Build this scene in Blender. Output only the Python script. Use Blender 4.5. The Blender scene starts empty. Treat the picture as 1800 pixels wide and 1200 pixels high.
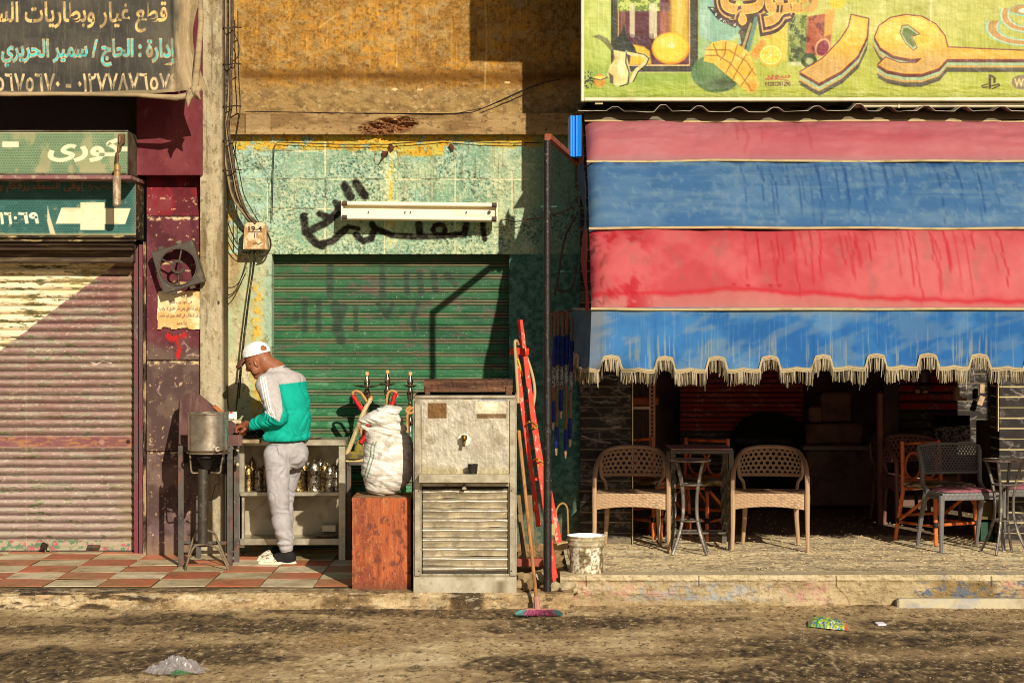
import bpy, math, random, unicodedata
import numpy as np
from mathutils import Vector, Matrix

sc = bpy.context.scene
COL = sc.collection
random.seed(7)

# ------------------------------------------------------------------ camera, sky, sun, exposure
H, F = 1.85, 3440.0                      # eye height above the tiled pavement (m), focal length in photo pixels
cam_d = bpy.data.cameras.new('camera'); cam = bpy.data.objects.new('camera', cam_d); COL.objects.link(cam)
cam.location = (0, 0, H); cam.rotation_euler = (math.radians(90), 0, 0)
cam_d.sensor_width = 36; cam_d.lens = 36 * F / 1800; cam_d.shift_y = -35 / 1800
cam_d.clip_start = .1; cam_d.clip_end = 500
sc.camera = cam
SUN = Vector((-.37, 1, -.5)).normalized()        # the way the sunlight travels
el = math.asin(-SUN.z); az = math.atan2(-SUN.x, -SUN.y)
w = bpy.data.worlds.new('World'); sc.world = w; w.use_nodes = True
sky = w.node_tree.nodes.new('ShaderNodeTexSky'); sky.sky_type = 'NISHITA'; sky.sun_disc = False
sky.sun_elevation = el; sky.sun_rotation = az
bg = w.node_tree.nodes['Background']; bg.inputs[1].default_value = .05
w.node_tree.links.new(sky.outputs[0], bg.inputs[0])
ld = bpy.data.lights.new('sun', 'SUN'); ld.energy = 5.0; ld.angle = math.radians(.5); ld.color = (1, .93, .80)
lo = bpy.data.objects.new('sun', ld); COL.objects.link(lo); lo.location = (6, -8, 12)
lo.rotation_euler = SUN.to_track_quat('-Z', 'Y').to_euler()
sc.view_settings.view_transform = 'Standard'; sc.view_settings.look = 'None'
sc.view_settings.exposure = .2; sc.view_settings.gamma = 1
sc.cycles.pixel_filter_type = 'BLACKMAN_HARRIS'; sc.cycles.filter_width = 1.0

# ------------------------------------------------------------------ coordinates
def WX(px, d): return (px - 900) * d / F
def WZ(py, d): return H - (py - 565) * d / F
def P(px, py, d): return Vector((WX(px, d), d, WZ(py, d)))

# ------------------------------------------------------------------ colours
def s2l(a):
    a = np.asarray(a, float)
    return np.where(a <= .04045, a / 12.92, ((a + .055) / 1.055) ** 2.4)
def hx(h):
    h = h.lstrip('#'); return np.array([int(h[i:i + 2], 16) / 255 for i in (0, 2, 4)])
def C(h, k=.9): return tuple(np.clip(s2l(hx(h)) * k, 0, .9)) + (1,)

# ------------------------------------------------------------------ mesh builder
class MB:
    def __init__(s): s.V = []; s.Fc = []; s.K = []; s.n = 0
    def add(s, v, f, col=None):
        v = np.asarray(v, float).reshape(-1, 3)
        if isinstance(f, np.ndarray): f = (f + s.n)
        else: f = [tuple(i + s.n for i in q) for q in f]
        s.V.append(v); s.Fc.append(f); s.n += len(v)
        if col is None: c = np.ones((len(v), 3))
        else:
            c = np.asarray(col, float); c = np.broadcast_to(c[..., :3], (len(v), 3)) if c.ndim == 1 else c[:, :3]
        s.K.append(c)
        return s
    def box(s, c, size, b=.004, rx=0, ry=0, rz=0, col=None, M=None):
        hxs = np.array(size, float) / 2; b = min(b, hxs.min() * .45)
        vs = []; idx = {}
        for sx in (-1, 1):
            for sy in (-1, 1):
                for sz in (-1, 1):
                    for a in range(3):
                        p = np.array([sx, sy, sz]) * (hxs - b); p[a] += (sx, sy, sz)[a] * b
                        idx[(sx, sy, sz, a)] = len(vs); vs.append(p)
        f = []
        for a in range(3):
            o = [i for i in range(3) if i != a]
            for sg in (-1, 1):
                q = []
                for u, w_ in ((-1, -1), (1, -1), (1, 1), (-1, 1)):
                    k = [0, 0, 0]; k[a] = sg; k[o[0]] = u; k[o[1]] = w_; q.append(idx[(*k, a)])
                flip = (sg < 0) ^ (a == 1)
                f.append(tuple(q[::-1]) if flip else tuple(q))
        for a in range(3):
            o = [i for i in range(3) if i != a]
            for u in (-1, 1):
                for w_ in (-1, 1):
                    def K(sa, ax):
                        k = [0, 0, 0]; k[a] = sa; k[o[0]] = u; k[o[1]] = w_; return idx[(*k, ax)]
                    q = (K(-1, o[0]), K(1, o[0]), K(1, o[1]), K(-1, o[1]))
                    f.append(q)
        for sx in (-1, 1):
            for sy in (-1, 1):
                for sz in (-1, 1):
                    f.append((idx[(sx, sy, sz, 0)], idx[(sx, sy, sz, 1)], idx[(sx, sy, sz, 2)]))
        vs = np.array(vs)
        if M is None: M = Matrix.Rotation(rz, 3, 'Z') @ Matrix.Rotation(ry, 3, 'Y') @ Matrix.Rotation(rx, 3, 'X')
        vs = vs @ np.array(M).T + np.array(c, float)
        return s.add(vs, f, col)
    def box2(s, x0, x1, y0, y1, z0, z1, b=.004, col=None):
        return s.box(((x0 + x1) / 2, (y0 + y1) / 2, (z0 + z1) / 2), (abs(x1 - x0), abs(y1 - y0), abs(z1 - z0)), b, col=col)
    def bar(s, a, b, w_, t, up=(0, 0, 1), bev=.003, col=None):
        a = Vector(a); b = Vector(b); z = (b - a); L = z.length; z = z.normalized()
        x = Vector(up).cross(z)
        if x.length < 1e-4: x = Vector((1, 0, 0)).cross(z)
        x.normalize(); y = z.cross(x)
        return s.box((a + b) / 2, (w_, t, L), bev, M=Matrix((x, y, z)).transposed(), col=col)
    def tube(s, pts, r, n=8, cap=True, closed=False, flat=1.0, twist=0, col=None):
        pts = [Vector(p) for p in pts]; m = len(pts)
        rs = [r] * m if not hasattr(r, '__len__') else list(r)
        T = []
        for i in range(m):
            if closed: t = pts[(i + 1) % m] - pts[i - 1]
            else: t = pts[min(i + 1, m - 1)] - pts[max(i - 1, 0)]
            T.append(t.normalized() if t.length > 1e-9 else Vector((0, 0, 1)))
        u = T[0].orthogonal().normalized(); vs = []
        if abs(T[0].z) < .9: u = (Vector((0, 0, 1)) - T[0] * T[0].z).normalized()
        else: u = (Vector((1, 0, 0)) - T[0] * T[0].x).normalized()
        for i in range(m):
            u = (u - T[i] * u.dot(T[i])).normalized(); v = T[i].cross(u)
            for k in range(n):
                a = 2 * math.pi * k / n + twist * i
                vs.append(pts[i] + (u * math.cos(a) + v * math.sin(a) * flat) * rs[i])
        f = []
        for i in range(m if closed else m - 1):
            j = (i + 1) % m
            for k in range(n):
                k2 = (k + 1) % n
                f.append((i * n + k, i * n + k2, j * n + k2, j * n + k))
        if cap and not closed:
            f.append(tuple(range(n - 1, -1, -1))); f.append(tuple((m - 1) * n + k for k in range(n)))
        return s.add([tuple(v) for v in vs], f, col)
    def lathe(s, c, prof, n=24, M=None, col=None, sq=(1, 1)):
        vs = []; f = []
        for r, z in prof:
            for k in range(n):
                a = 2 * math.pi * k / n; vs.append((r * math.cos(a) * sq[0], r * math.sin(a) * sq[1], z))
        for i in range(len(prof) - 1):
            for k in range(n):
                k2 = (k + 1) % n; f.append((i * n + k, i * n + k2, (i + 1) * n + k2, (i + 1) * n + k))
        if prof[0][0] > 1e-6: f.append(tuple(range(n - 1, -1, -1)))
        if prof[-1][0] > 1e-6: f.append(tuple((len(prof) - 1) * n + k for k in range(n)))
        vs = np.array(vs)
        if M is not None: vs = vs @ np.array(M).T
        return s.add(vs + np.array(c, float), f, col)
    def prism(s, poly, y0, y1, col=None):            # poly in (x, z)
        n = len(poly); vs = [(x, y0, z) for x, z in poly] + [(x, y1, z) for x, z in poly]
        ar = sum(poly[i][0] * poly[(i + 1) % n][1] - poly[(i + 1) % n][0] * poly[i][1] for i in range(n))
        fr = tuple(range(n)); bk = tuple(range(2 * n - 1, n - 1, -1))
        sd = [((i + 1) % n, i, n + i, n + (i + 1) % n) for i in range(n)]
        f = [fr, bk] + sd
        if ar < 0: f = [q[::-1] for q in f]
        return s.add(vs, f, col)
    def grid(s, Pt, col=None, flip=False, mask=None, closeu=False):   # Pt[nv, nu, 3]
        nv, nu = Pt.shape[:2]
        i = np.arange(nv * nu).reshape(nv, nu)
        if closeu: i = np.concatenate([i, i[:, :1]], 1)
        q = np.stack([i[:-1, :-1], i[:-1, 1:], i[1:, 1:], i[1:, :-1]], -1).reshape(-1, 4)
        if mask is not None: q = q[mask.reshape(-1)]
        if flip: q = q[:, ::-1]
        return s.add(Pt.reshape(-1, 3), q, None if col is None else np.asarray(col).reshape(-1, 3))

OFF = {}
def link(name, mb, mat, parent=None, smooth=False, angle=40, at=None):
    V = np.concatenate(mb.V)
    off = np.array(OFF.get(parent.name, (0, 0, 0)) if parent else (at if at is not None else (0, 0, 0)), float)
    V = V - off
    me = bpy.data.meshes.new(name)
    if all(isinstance(f, np.ndarray) and f.shape[1] == 4 for f in mb.Fc):
        q = np.concatenate(mb.Fc).astype(np.int32)
        me.vertices.add(len(V)); me.vertices.foreach_set('co', V.astype(np.float32).ravel())
        me.loops.add(q.size); me.loops.foreach_set('vertex_index', q.ravel())
        me.polygons.add(len(q)); me.polygons.foreach_set('loop_start', np.arange(0, q.size, 4, dtype=np.int32))
        me.polygons.foreach_set('loop_total', np.full(len(q), 4, dtype=np.int32))
        me.update(calc_edges=True)
    else:
        fs = []
        for f in mb.Fc: fs += f.tolist() if isinstance(f, np.ndarray) else f
        me.from_pydata(V.tolist(), [], fs); me.update()
    K = np.concatenate(mb.K)
    if K.min() < 1 or K.max() > 1:
        a = me.color_attributes.new('Col', 'FLOAT_COLOR', 'POINT')
        a.data.foreach_set('color', np.concatenate([K, np.ones((len(K), 1))], 1).astype(np.float32).ravel())
    me.polygons.foreach_set('use_smooth', np.full(len(me.polygons), bool(smooth)))
    if smooth and angle < 180 and len(me.polygons) < 60000: me.set_sharp_from_angle(angle=math.radians(angle))
    me.materials.append(mat)
    o = bpy.data.objects.new(name, me); COL.objects.link(o)
    if parent: o.parent = parent
    else: o.location = off
    OFF[o.name] = tuple(off)
    return o
def tag(o, label, cat, group=None):
    o['label'] = label; o['category'] = cat
    if group: o['group'] = group
    return o
def thing(name, label, cat, loc, group=None):
    o = bpy.data.objects.new(name, None); COL.objects.link(o); o.location = loc; o.empty_display_size = .1
    OFF[o.name] = tuple(loc); return tag(o, label, cat, group)
def struct(o, kind='structure'): o['kind'] = kind; return o
def dup(root, loc, rz=0, label=None, sc_=1.0):
    r = root.copy(); COL.objects.link(r); r.location = loc; r.rotation_euler = (0, 0, rz); r.scale = (sc_,) * 3
    if label: r['label'] = label
    for ch in list(root.children):
        c = ch.copy(); COL.objects.link(c); c.parent = r
        for g in list(ch.children):
            d = g.copy(); COL.objects.link(d); d.parent = c
    return r

# ------------------------------------------------------------------ materials
def mat(name, base, rough=.75, metal=0, layers=(), bump=None, attr=False, spec=.3, var=.0, aniso=None, trans=0, coord='Object', attr_mul=1.0):
    """base colour (or the painted 'Col' attribute) broken up by noise layers: (colour, scale, lo, hi, strength)"""
    m = bpy.data.materials.new(name); m.use_nodes = True; nt = m.node_tree; N = nt.nodes; L = nt.links
    bs = N['Principled BSDF']
    tc = N.new('ShaderNodeTexCoord')
    def noise(scale, detail=5, rough_=.6, seed=0):
        mp = N.new('ShaderNodeMapping'); L.new(tc.outputs[coord], mp.inputs[0])
        mp.inputs['Scale'].default_value = scale if hasattr(scale, '__len__') else (scale,) * 3
        mp.inputs['Location'].default_value = (seed * 3.7, seed * 1.3, seed * 2.1)
        n = N.new('ShaderNodeTexNoise'); n.inputs['Scale'].default_value = 1; n.inputs['Detail'].default_value = detail
        n.inputs['Roughness'].default_value = rough_; L.new(mp.outputs[0], n.inputs['Vector']); return n.outputs[0]
    if attr:
        a = N.new('ShaderNodeAttribute'); a.attribute_name = 'Col'; cur = a.outputs['Color']
    else:
        rgb = N.new('ShaderNodeRGB'); rgb.outputs[0].default_value = base; cur = rgb.outputs[0]
    def mix(fac, A, B, bt='MIX'):
        x = N.new('ShaderNodeMix'); x.data_type = 'RGBA'; x.blend_type = bt
        if isinstance(fac, float): x.inputs[0].default_value = fac
        else: L.new(fac, x.inputs[0])
        L.new(A, x.inputs[6])
        if isinstance(B, tuple): x.inputs[7].default_value = B
        else: L.new(B, x.inputs[7])
        return x.outputs[2]
    k = 1
    for col, scale, lo_, hi_, st in layers:
        n = noise(scale, seed=k); k += 1
        mr = N.new('ShaderNodeMapRange'); L.new(n, mr.inputs[0]); mr.inputs[1].default_value = lo_; mr.inputs[2].default_value = hi_
        mr.inputs[3].default_value = 0; mr.inputs[4].default_value = st
        cur = mix(mr.outputs[0], cur, col)
    if var:
        n = noise(9, seed=11); mr = N.new('ShaderNodeMapRange'); L.new(n, mr.inputs[0])
        mr.inputs[1].default_value = .3; mr.inputs[2].default_value = .7; mr.inputs[3].default_value = 1 - var; mr.inputs[4].default_value = 1 + var
        vm = N.new('ShaderNodeVectorMath'); vm.operation = 'SCALE'; L.new(cur, vm.inputs[0]); L.new(mr.outputs[0], vm.inputs['Scale']); cur = vm.outputs[0]
    L.new(cur, bs.inputs['Base Color'])
    bs.inputs['Metallic'].default_value = metal
    bs.inputs['Specular IOR Level'].default_value = spec
    n = noise(14, seed=5); mr = N.new('ShaderNodeMapRange'); L.new(n, mr.inputs[0]); mr.inputs[1].default_value = .3; mr.inputs[2].default_value = .7
    mr.inputs[3].default_value = max(rough - .12, .05); mr.inputs[4].default_value = min(rough + .12, 1); L.new(mr.outputs[0], bs.inputs['Roughness'])
    if bump:
        b = N.new('ShaderNodeBump'); n = noise(bump[0], detail=6, seed=9); L.new(n, b.inputs['Height'])
        b.inputs['Strength'].default_value = bump[1]; b.inputs['Distance'].default_value = bump[2]; L.new(b.outputs[0], bs.inputs['Normal'])
    if trans:
        t = N.new('ShaderNodeBsdfTranslucent'); L.new(cur, t.inputs[0]); ms = N.new('ShaderNodeMixShader'); ms.inputs[0].default_value = trans
        L.new(bs.outputs[0], ms.inputs[1]); L.new(t.outputs[0], ms.inputs[2]); L.new(ms.outputs[0], N['Material Output'].inputs[0])
    return m

# ------------------------------------------------------------------ noise in numpy, for paint, dirt and relief
def vnoise(x, y, seed=0):
    g = np.random.RandomState(seed).rand(256, 256)
    xi = np.floor(x).astype(int); yi = np.floor(y).astype(int); fx = x - xi; fy = y - yi
    fx = fx * fx * (3 - 2 * fx); fy = fy * fy * (3 - 2 * fy)
    a = g[yi & 255, xi & 255]; b = g[yi & 255, (xi + 1) & 255]; c = g[(yi + 1) & 255, xi & 255]; d = g[(yi + 1) & 255, (xi + 1) & 255]
    return (a * (1 - fx) + b * fx) * (1 - fy) + (c * (1 - fx) + d * fx) * fy
def fbm(x, y, sx, sy=None, o=4, seed=0, gain=.55):
    sy = sx if sy is None else sy; t = 0; amp = 1; tot = 0
    for i in range(o):
        t = t + amp * vnoise(x / sx * 2 ** i + 17.3 * i, y / sy * 2 ** i + 9.1 * i, seed + i); tot += amp; amp *= gain
    return t / tot
def cells(x, y, sx, sy, seed=0):
    """distance to the nearest of jittered points (in cell units) and that point's random value"""
    u = x / sx; v = y / sy; iu = np.floor(u).astype(int); iv = np.floor(v).astype(int); best = np.full(x.shape, 9.0); val = np.zeros(x.shape)
    g = np.random.RandomState(seed).rand(3, 128, 128)
    for a in (-1, 0, 1):
        for b in (-1, 0, 1):
            cu = (iu + a) & 127; cv = (iv + b) & 127; d = np.hypot(u - (iu + a + g[0, cv, cu]), v - (iv + b + g[1, cv, cu])); m = d < best; best[m] = d[m]; val[m] = g[2, cv, cu][m]
    return best, val
def sstep(a, b, x):
    t = np.clip((x - a) / (b - a), 0, 1); return t * t * (3 - 2 * t)

# ------------------------------------------------------------------ lettering
LA = {'ا': 0xFEFB, 'أ': 0xFEF7, 'إ': 0xFEF9, 'آ': 0xFEF5}
FORMS = {}
for u in range(0xFE80, 0xFEF5):
    dc = unicodedata.decomposition(chr(u)).split()
    if len(dc) == 2: FORMS.setdefault(chr(int(dc[1], 16)), {})[dc[0].strip('<>')] = chr(u)
def shape_ar(s):
    out = []; prev = False; i = 0
    while i < len(s):
        ch = s[i]
        if ch == 'ل' and i + 1 < len(s) and s[i + 1] in LA:
            out.append(chr(LA[s[i + 1]] + (1 if prev else 0))); prev = False; i += 2; continue
        fm = FORMS.get(ch)
        if fm is None:
            if ch == 'ـ': out.append(ch); prev = True
            else: out.append(ch); prev = False
            i += 1; continue
        nx = i + 1 < len(s) and (s[i + 1] in FORMS and 'final' in FORMS[s[i + 1]] or s[i + 1] == 'ـ')
        can = 'initial' in fm
        if prev and can and nx: out.append(fm.get('medial')); prev = True
        elif prev: out.append(fm.get('final', fm['isolated'])); prev = False
        elif can and nx: out.append(fm['initial']); prev = True
        else: out.append(fm['isolated']); prev = False
        i += 1
    return ''.join(out)[::-1]
_tc = {}
def text_tris(s, off=0.0):
    k = (s, off)
    if k in _tc: return _tc[k]
    c = bpy.data.curves.new('lettering', 'FONT'); c.body = s; c.offset = off; c.resolution_u = 4
    o = bpy.data.objects.new('lettering', c); COL.objects.link(o)
    dg = bpy.context.evaluated_depsgraph_get(); dg.update()
    me = bpy.data.meshes.new_from_object(o.evaluated_get(dg)); me.calc_loop_triangles()
    v = np.array([x.co[:2] for x in me.vertices]); t = np.array([x.vertices[:] for x in me.loop_triangles])
    bpy.data.objects.remove(o); bpy.data.curves.remove(c); bpy.data.meshes.remove(me)
    _tc[k] = (v, t); return v, t

# ------------------------------------------------------------------ paint on a rectangle of a flat surface, in photo pixels
class Canvas:
    def __init__(s, x0, y0, x1, y1, st=1.0, col='#808080'):
        s.x0, s.y0, s.st = x0, y0, st
        s.nx = int(round((x1 - x0) / st)) + 1; s.ny = int(round((y1 - y0) / st)) + 1
        s.X, s.Y = np.meshgrid(x0 + np.arange(s.nx) * st, y0 + np.arange(s.ny) * st)
        s.a = np.ones((s.ny, s.nx, 3)) * hx(col)
    def mix(s, m, col):
        c = hx(col) if isinstance(col, str) else col
        s.a += np.clip(m, 0, 1)[..., None] * (c - s.a); return s
    def noise(s, sx, sy=None, o=4, seed=0): return fbm(s.X + 1000, s.Y + 1000, sx, sy, o + 2, seed, .62)
    def rect(s, x0, y0, x1, y1, col, a=1, soft=.7):
        m = sstep(x0 - soft, x0 + soft, s.X) * (1 - sstep(x1 - soft, x1 + soft, s.X)) * sstep(y0 - soft, y0 + soft, s.Y) * (1 - sstep(y1 - soft, y1 + soft, s.Y))
        return s.mix(m * a, col)
    def ell(s, cx, cy, rx, ry, col, a=1, soft=.06, rot=0):
        dx = s.X - cx; dy = s.Y - cy; c, n = math.cos(rot), math.sin(rot)
        r = np.hypot((dx * c + dy * n) / rx, (dy * c - dx * n) / ry); return s.mix((1 - sstep(1 - soft, 1 + soft, r)) * a, col)
    def segd(s, pts):
        d = np.full(s.X.shape, 1e9)
        for (ax, ay), (bx, by) in zip(pts[:-1], pts[1:]):
            vx, vy = bx - ax, by - ay; L2 = vx * vx + vy * vy + 1e-9
            t = np.clip(((s.X - ax) * vx + (s.Y - ay) * vy) / L2, 0, 1)
            d = np.minimum(d, np.hypot(s.X - ax - t * vx, s.Y - ay - t * vy))
        return d
    def stroke(s, pts, r, col, a=1, soft=.8): return s.mix((1 - sstep(r - soft, r + soft, s.segd(pts))) * a, col)
    def inside(s, pts):
        ins = np.zeros(s.X.shape, bool); n = len(pts)
        for i in range(n):
            (xa, ya), (xb, yb) = pts[i], pts[(i + 1) % n]
            if ya == yb: continue
            c = (ya > s.Y) != (yb > s.Y)
            ins ^= c & (s.X < (xb - xa) * (s.Y - ya) / (yb - ya) + xa)
        return ins
    def poly(s, pts, col, a=1, soft=.8, grow=0):
        d = s.segd(list(pts) + [pts[0]]); sd = np.where(s.inside(pts), -d, d) - grow
        return s.mix((1 - sstep(-soft, soft, sd)) * a, col)
    def text(s, t, x0, y0, x1, y1, col, a=1, bold=.0, outline=None, oc=None, dx=0, dy=0, wear=None):
        t = shape_ar(t) if any(ch in FORMS for ch in t) else t
        v0, _ = text_tris(t, 0.0); lo_ = v0.min(0); hi_ = v0.max(0)
        def ras(off):
            v, tr = text_tris(t, off); q = np.empty_like(v)
            q[:, 0] = (x0 + (v[:, 0] - lo_[0]) / (hi_[0] - lo_[0]) * (x1 - x0) + dx - s.x0) / s.st
            q[:, 1] = (y1 - (v[:, 1] - lo_[1]) / (hi_[1] - lo_[1]) * (y1 - y0) + dy - s.y0) / s.st
            ss = 3; buf = np.zeros((s.ny * ss, s.nx * ss), bool); q = q * ss + ss / 2
            for A, B, D in q[tr]:
                xa = int(max(min(A[0], B[0], D[0]), 0)); xb = int(min(max(A[0], B[0], D[0]) + 1, s.nx * ss - 1))
                ya = int(max(min(A[1], B[1], D[1]), 0)); yb = int(min(max(A[1], B[1], D[1]) + 1, s.ny * ss - 1))
                if xa > xb or ya > yb: continue
                X, Y = np.meshgrid(np.arange(xa, xb + 1), np.arange(ya, yb + 1))
                e = lambda p, r: (r[0] - p[0]) * (Y - p[1]) - (r[1] - p[1]) * (X - p[0])
                e1, e2, e3 = e(A, B), e(B, D), e(D, A)
                buf[ya:yb + 1, xa:xb + 1] |= ((e1 >= 0) & (e2 >= 0) & (e3 >= 0)) | ((e1 <= 0) & (e2 <= 0) & (e3 <= 0))
            return buf.reshape(s.ny, ss, s.nx, ss).mean((1, 3))
        W = 1 if wear is None else wear
        if outline: s.mix(ras(outline) * a * W, oc)
        m = ras(bold) * a * W
        s.mix(m, col); return m
    def lin(s, k=.9): return np.clip(s2l(np.clip(s.a, 0, 1)) * k, 0.002, .88)
    def sheet(s, mb, d, k=.9, disp=None, skirt=.1, mask=None):
        """lay the painted rectangle into the scene as a relief standing at depth d (disp > 0 comes forward)"""
        D = np.full(s.X.shape, float(d)) if not hasattr(d, 'shape') else d
        Xw = (s.X - 900) * D / F; Zw = H - (s.Y - 565) * D / F
        Yw = D - (disp if disp is not None else 0)
        Pt = np.stack([Xw, Yw, Zw], -1); col = s.lin(k)
        mb.grid(Pt, col, flip=True, mask=mask)
        if skirt:
            for e, ec, fl in ((Pt[0], col[0], False), (Pt[-1], col[-1], True), (Pt[:, 0], col[:, 0], True), (Pt[:, -1], col[:, -1], False)):
                bk = e.copy(); bk[:, 1] = D.mean() + skirt
                mb.grid(np.stack([bk, e]), np.stack([ec, ec]), flip=fl)
        return mb
# ================================================================== GROUND
ROAD = -.12; TERR = .076
m_ground = mat('road_dirt', None, .85, attr=True, var=.25, bump=(110, .7, .014), layers=[(C('#c9ab74', .9), 90, .62, .7, .45), (C('#1d150c', .6), 75, .6, .7, .7), (C('#2a2014', .7), (14, 30, 14), .58, .72, .45)])
def gpx(x, y, z):       # photo pixel of a ground point: only used to place the stains the photo shows
    return 900 + x * F / y, 565 + (H - z) * F / y

def road():
    st = .011
    xs = np.arange(-4.6, 4.601, st); ys = np.arange(10.2, 13.62, st)
    X, Y = np.meshgrid(xs, ys)
    wx = fbm(X + 40, Y + 40, .5, .5, 4, 3) - .5; wy = fbm(X + 40, Y + 40, .5, .5, 4, 8) - .5
    px, py = gpx(X + wx * .45, Y + wy * .55, ROAD)
    dark = np.zeros(X.shape); light = np.zeros(X.shape)
    def blob(T, cx, cy, rx, ry, a): T += a * (1 - sstep(.55, 1.25, np.hypot((px - cx) / rx, (py - cy) / ry)))
    for b in ((60, 1108, 150, 11, .8), (230, 1088, 150, 10, .9), (110, 1168, 200, 26, .95), (330, 1150, 150, 22, .75), (430, 1104, 200, 12, .7),
              (555, 1072, 120, 12, 1), (700, 1078, 190, 8, .8), (500, 1155, 80, 7, .6), (850, 1082, 110, 9, .9), (960, 1168, 140, 14, .9), (1040, 1190, 160, 12, .9),
              (1260, 1148, 240, 12, .75), (1500, 1124, 320, 17, .7), (1620, 1176, 330, 26, 1), (1330, 1192, 300, 13, .95), (1110, 1093, 220, 7, .6), (860, 1165, 60, 12, .7),
              (1700, 1098, 200, 6, .6), (820, 1050, 46, 26, 1), (20, 1190, 120, 12, .6), (980, 1100, 150, 8, .5)): blob(dark, *b)
    for b in ((90, 1076, 130, 6, .8), (50, 1133, 70, 8, .7), (370, 1070, 100, 7, .9), (700, 1160, 200, 16, .9), (830, 1133, 150, 13, .8), (1060, 1134, 150, 14, .9),
              (1180, 1160, 130, 12, .7), (620, 1190, 190, 12, .8), (1200, 1112, 190, 6, .5), (1540, 1160, 60, 4, .7), (300, 1196, 120, 8, .5), (1010, 1082, 60, 6, .5)): blob(light, *b)
    n1 = fbm(X + 9, Y + 9, .42, .85, 7, 21, .64); n2 = fbm(X + 9, Y + 9, .045, .11, 5, 31, .7); n3 = fbm(X + 3, Y + 3, 1.2, .5, 5, 41)
    n4 = fbm(X + 21, Y + 4, .10, .30, 5, 91, .66); n5 = fbm(X + 2, Y + 8, .026, .06, 3, 95, .7)
    def ramp(t, stops): return np.stack([np.interp(t, [q_[0] for q_ in stops], [hx(q_[1])[i_] for q_ in stops]) for i_ in range(3)], -1)
    dry = ramp(.55 + light * .3 - dark * .12 + (n1 - .5) * .8 + (n2 - .5) * .4 + (n5 - .5) * .3, [(0, '#5c4930'), (.3, '#7f6746'), (.55, '#9b8058'), (.8, '#b39a6e'), (1.1, '#ccb68c')])
    damp = ramp(.5 + (n2 - .5) * 1.6 + (n5 - .5) * 1.1, [(0, '#2e2317'), (.35, '#4a3a24'), (.6, '#624e32'), (1, '#866d48')])
    f_ = -.02 + dark * .78 - light * .5 + (n1 - .5) * 1.25 + (n4 - .5) * .5 + (n5 - .5) * .25
    wm = (.72 * sstep(.16, .46, f_) + .28 * sstep(-.05, .3, f_))[..., None]
    col = dry * (1 - wm * .92) + damp * wm * .92
    spk = (n5 > .69)[..., None] * (n3[..., None] > .42); col = np.where(spk, col * .5 + hx('#d8c49a') * .5, col); spd = (n5 < .30)[..., None]; col = np.where(spd, col * .55, col)
    z = ROAD + (n1 - .5) * .016 + (n2 - .5) * .012 + (n5 - .5) * .006 + np.clip(Y - 13.1, 0, .4) * .045
    mb = MB(); lin = np.clip(s2l(col) * 1.25, .004, .8)
    mb.grid(np.stack([X, Y, z], -1), lin)
    c = lin.mean((0, 1))
    X0, X1, Y0, Y1 = xs[0], xs[-1], ys[0], ys[-1]
    for a, b, cc, d in ((-60, 60, -40, Y0), (-60, X0, Y0, Y1), (X1, 60, Y0, Y1), (-60, 60, Y1, 60)):
        mb.add([(a, cc, ROAD), (b, cc, ROAD), (b, d, ROAD), (a, d, ROAD)], np.array([[0, 1, 2, 3]]), c)
    struct(link('road', mb, m_ground, smooth=True, angle=180))
road()

m_stone = mat('pale_grit', None, .9, attr=True)
def gravel():
    rs = np.random.RandomState(5); mb = MB()
    n = 7500; k = 0
    oc = np.array([(1, 0, 0), (-1, 0, 0), (0, 1, 0), (0, -1, 0), (0, 0, 1), (0, 0, -1)], float)
    fc = [(0, 2, 4), (2, 1, 4), (1, 3, 4), (3, 0, 4), (2, 0, 5), (1, 2, 5), (3, 1, 5), (0, 3, 5)]
    while k < n:
        y = rs.uniform(10.4, 13.42); x = rs.uniform(-3.7, 3.7)
        near = math.exp(-(13.35 - y) / .22)
        if x < .1: near *= .35
        if rs.rand() > .55 + near: continue
        if fbm(np.array([x + 50]), np.array([y]), .4, .25, 3, 77)[0] < .42 and rs.rand() < .8: continue
        s_ = rs.uniform(.0016, .0046) * (1.35 if near > .4 else 1)
        v = oc * s_ * rs.uniform(.6, 1.5, (6, 1)) * np.array([1.3, 1, .6]); a = rs.uniform(0, 6.28)
        R = np.array([[math.cos(a), -math.sin(a), 0], [math.sin(a), math.cos(a), 0], [0, 0, 1]])
        c = s2l(hx(rs.choice(['#a98e62', '#8a6e48', '#b89c6c', '#57432a', '#c8b48c', '#33261a', '#6e573a']))) * 1.0
        mb.add(v @ R.T + (x, y, ROAD + .004 + max(0, y - 13.1) * .045), fc, np.clip(c, 0, .8)); k += 1
    struct(link('gravel', mb, m_stone), 'stuff')
gravel()

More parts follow.
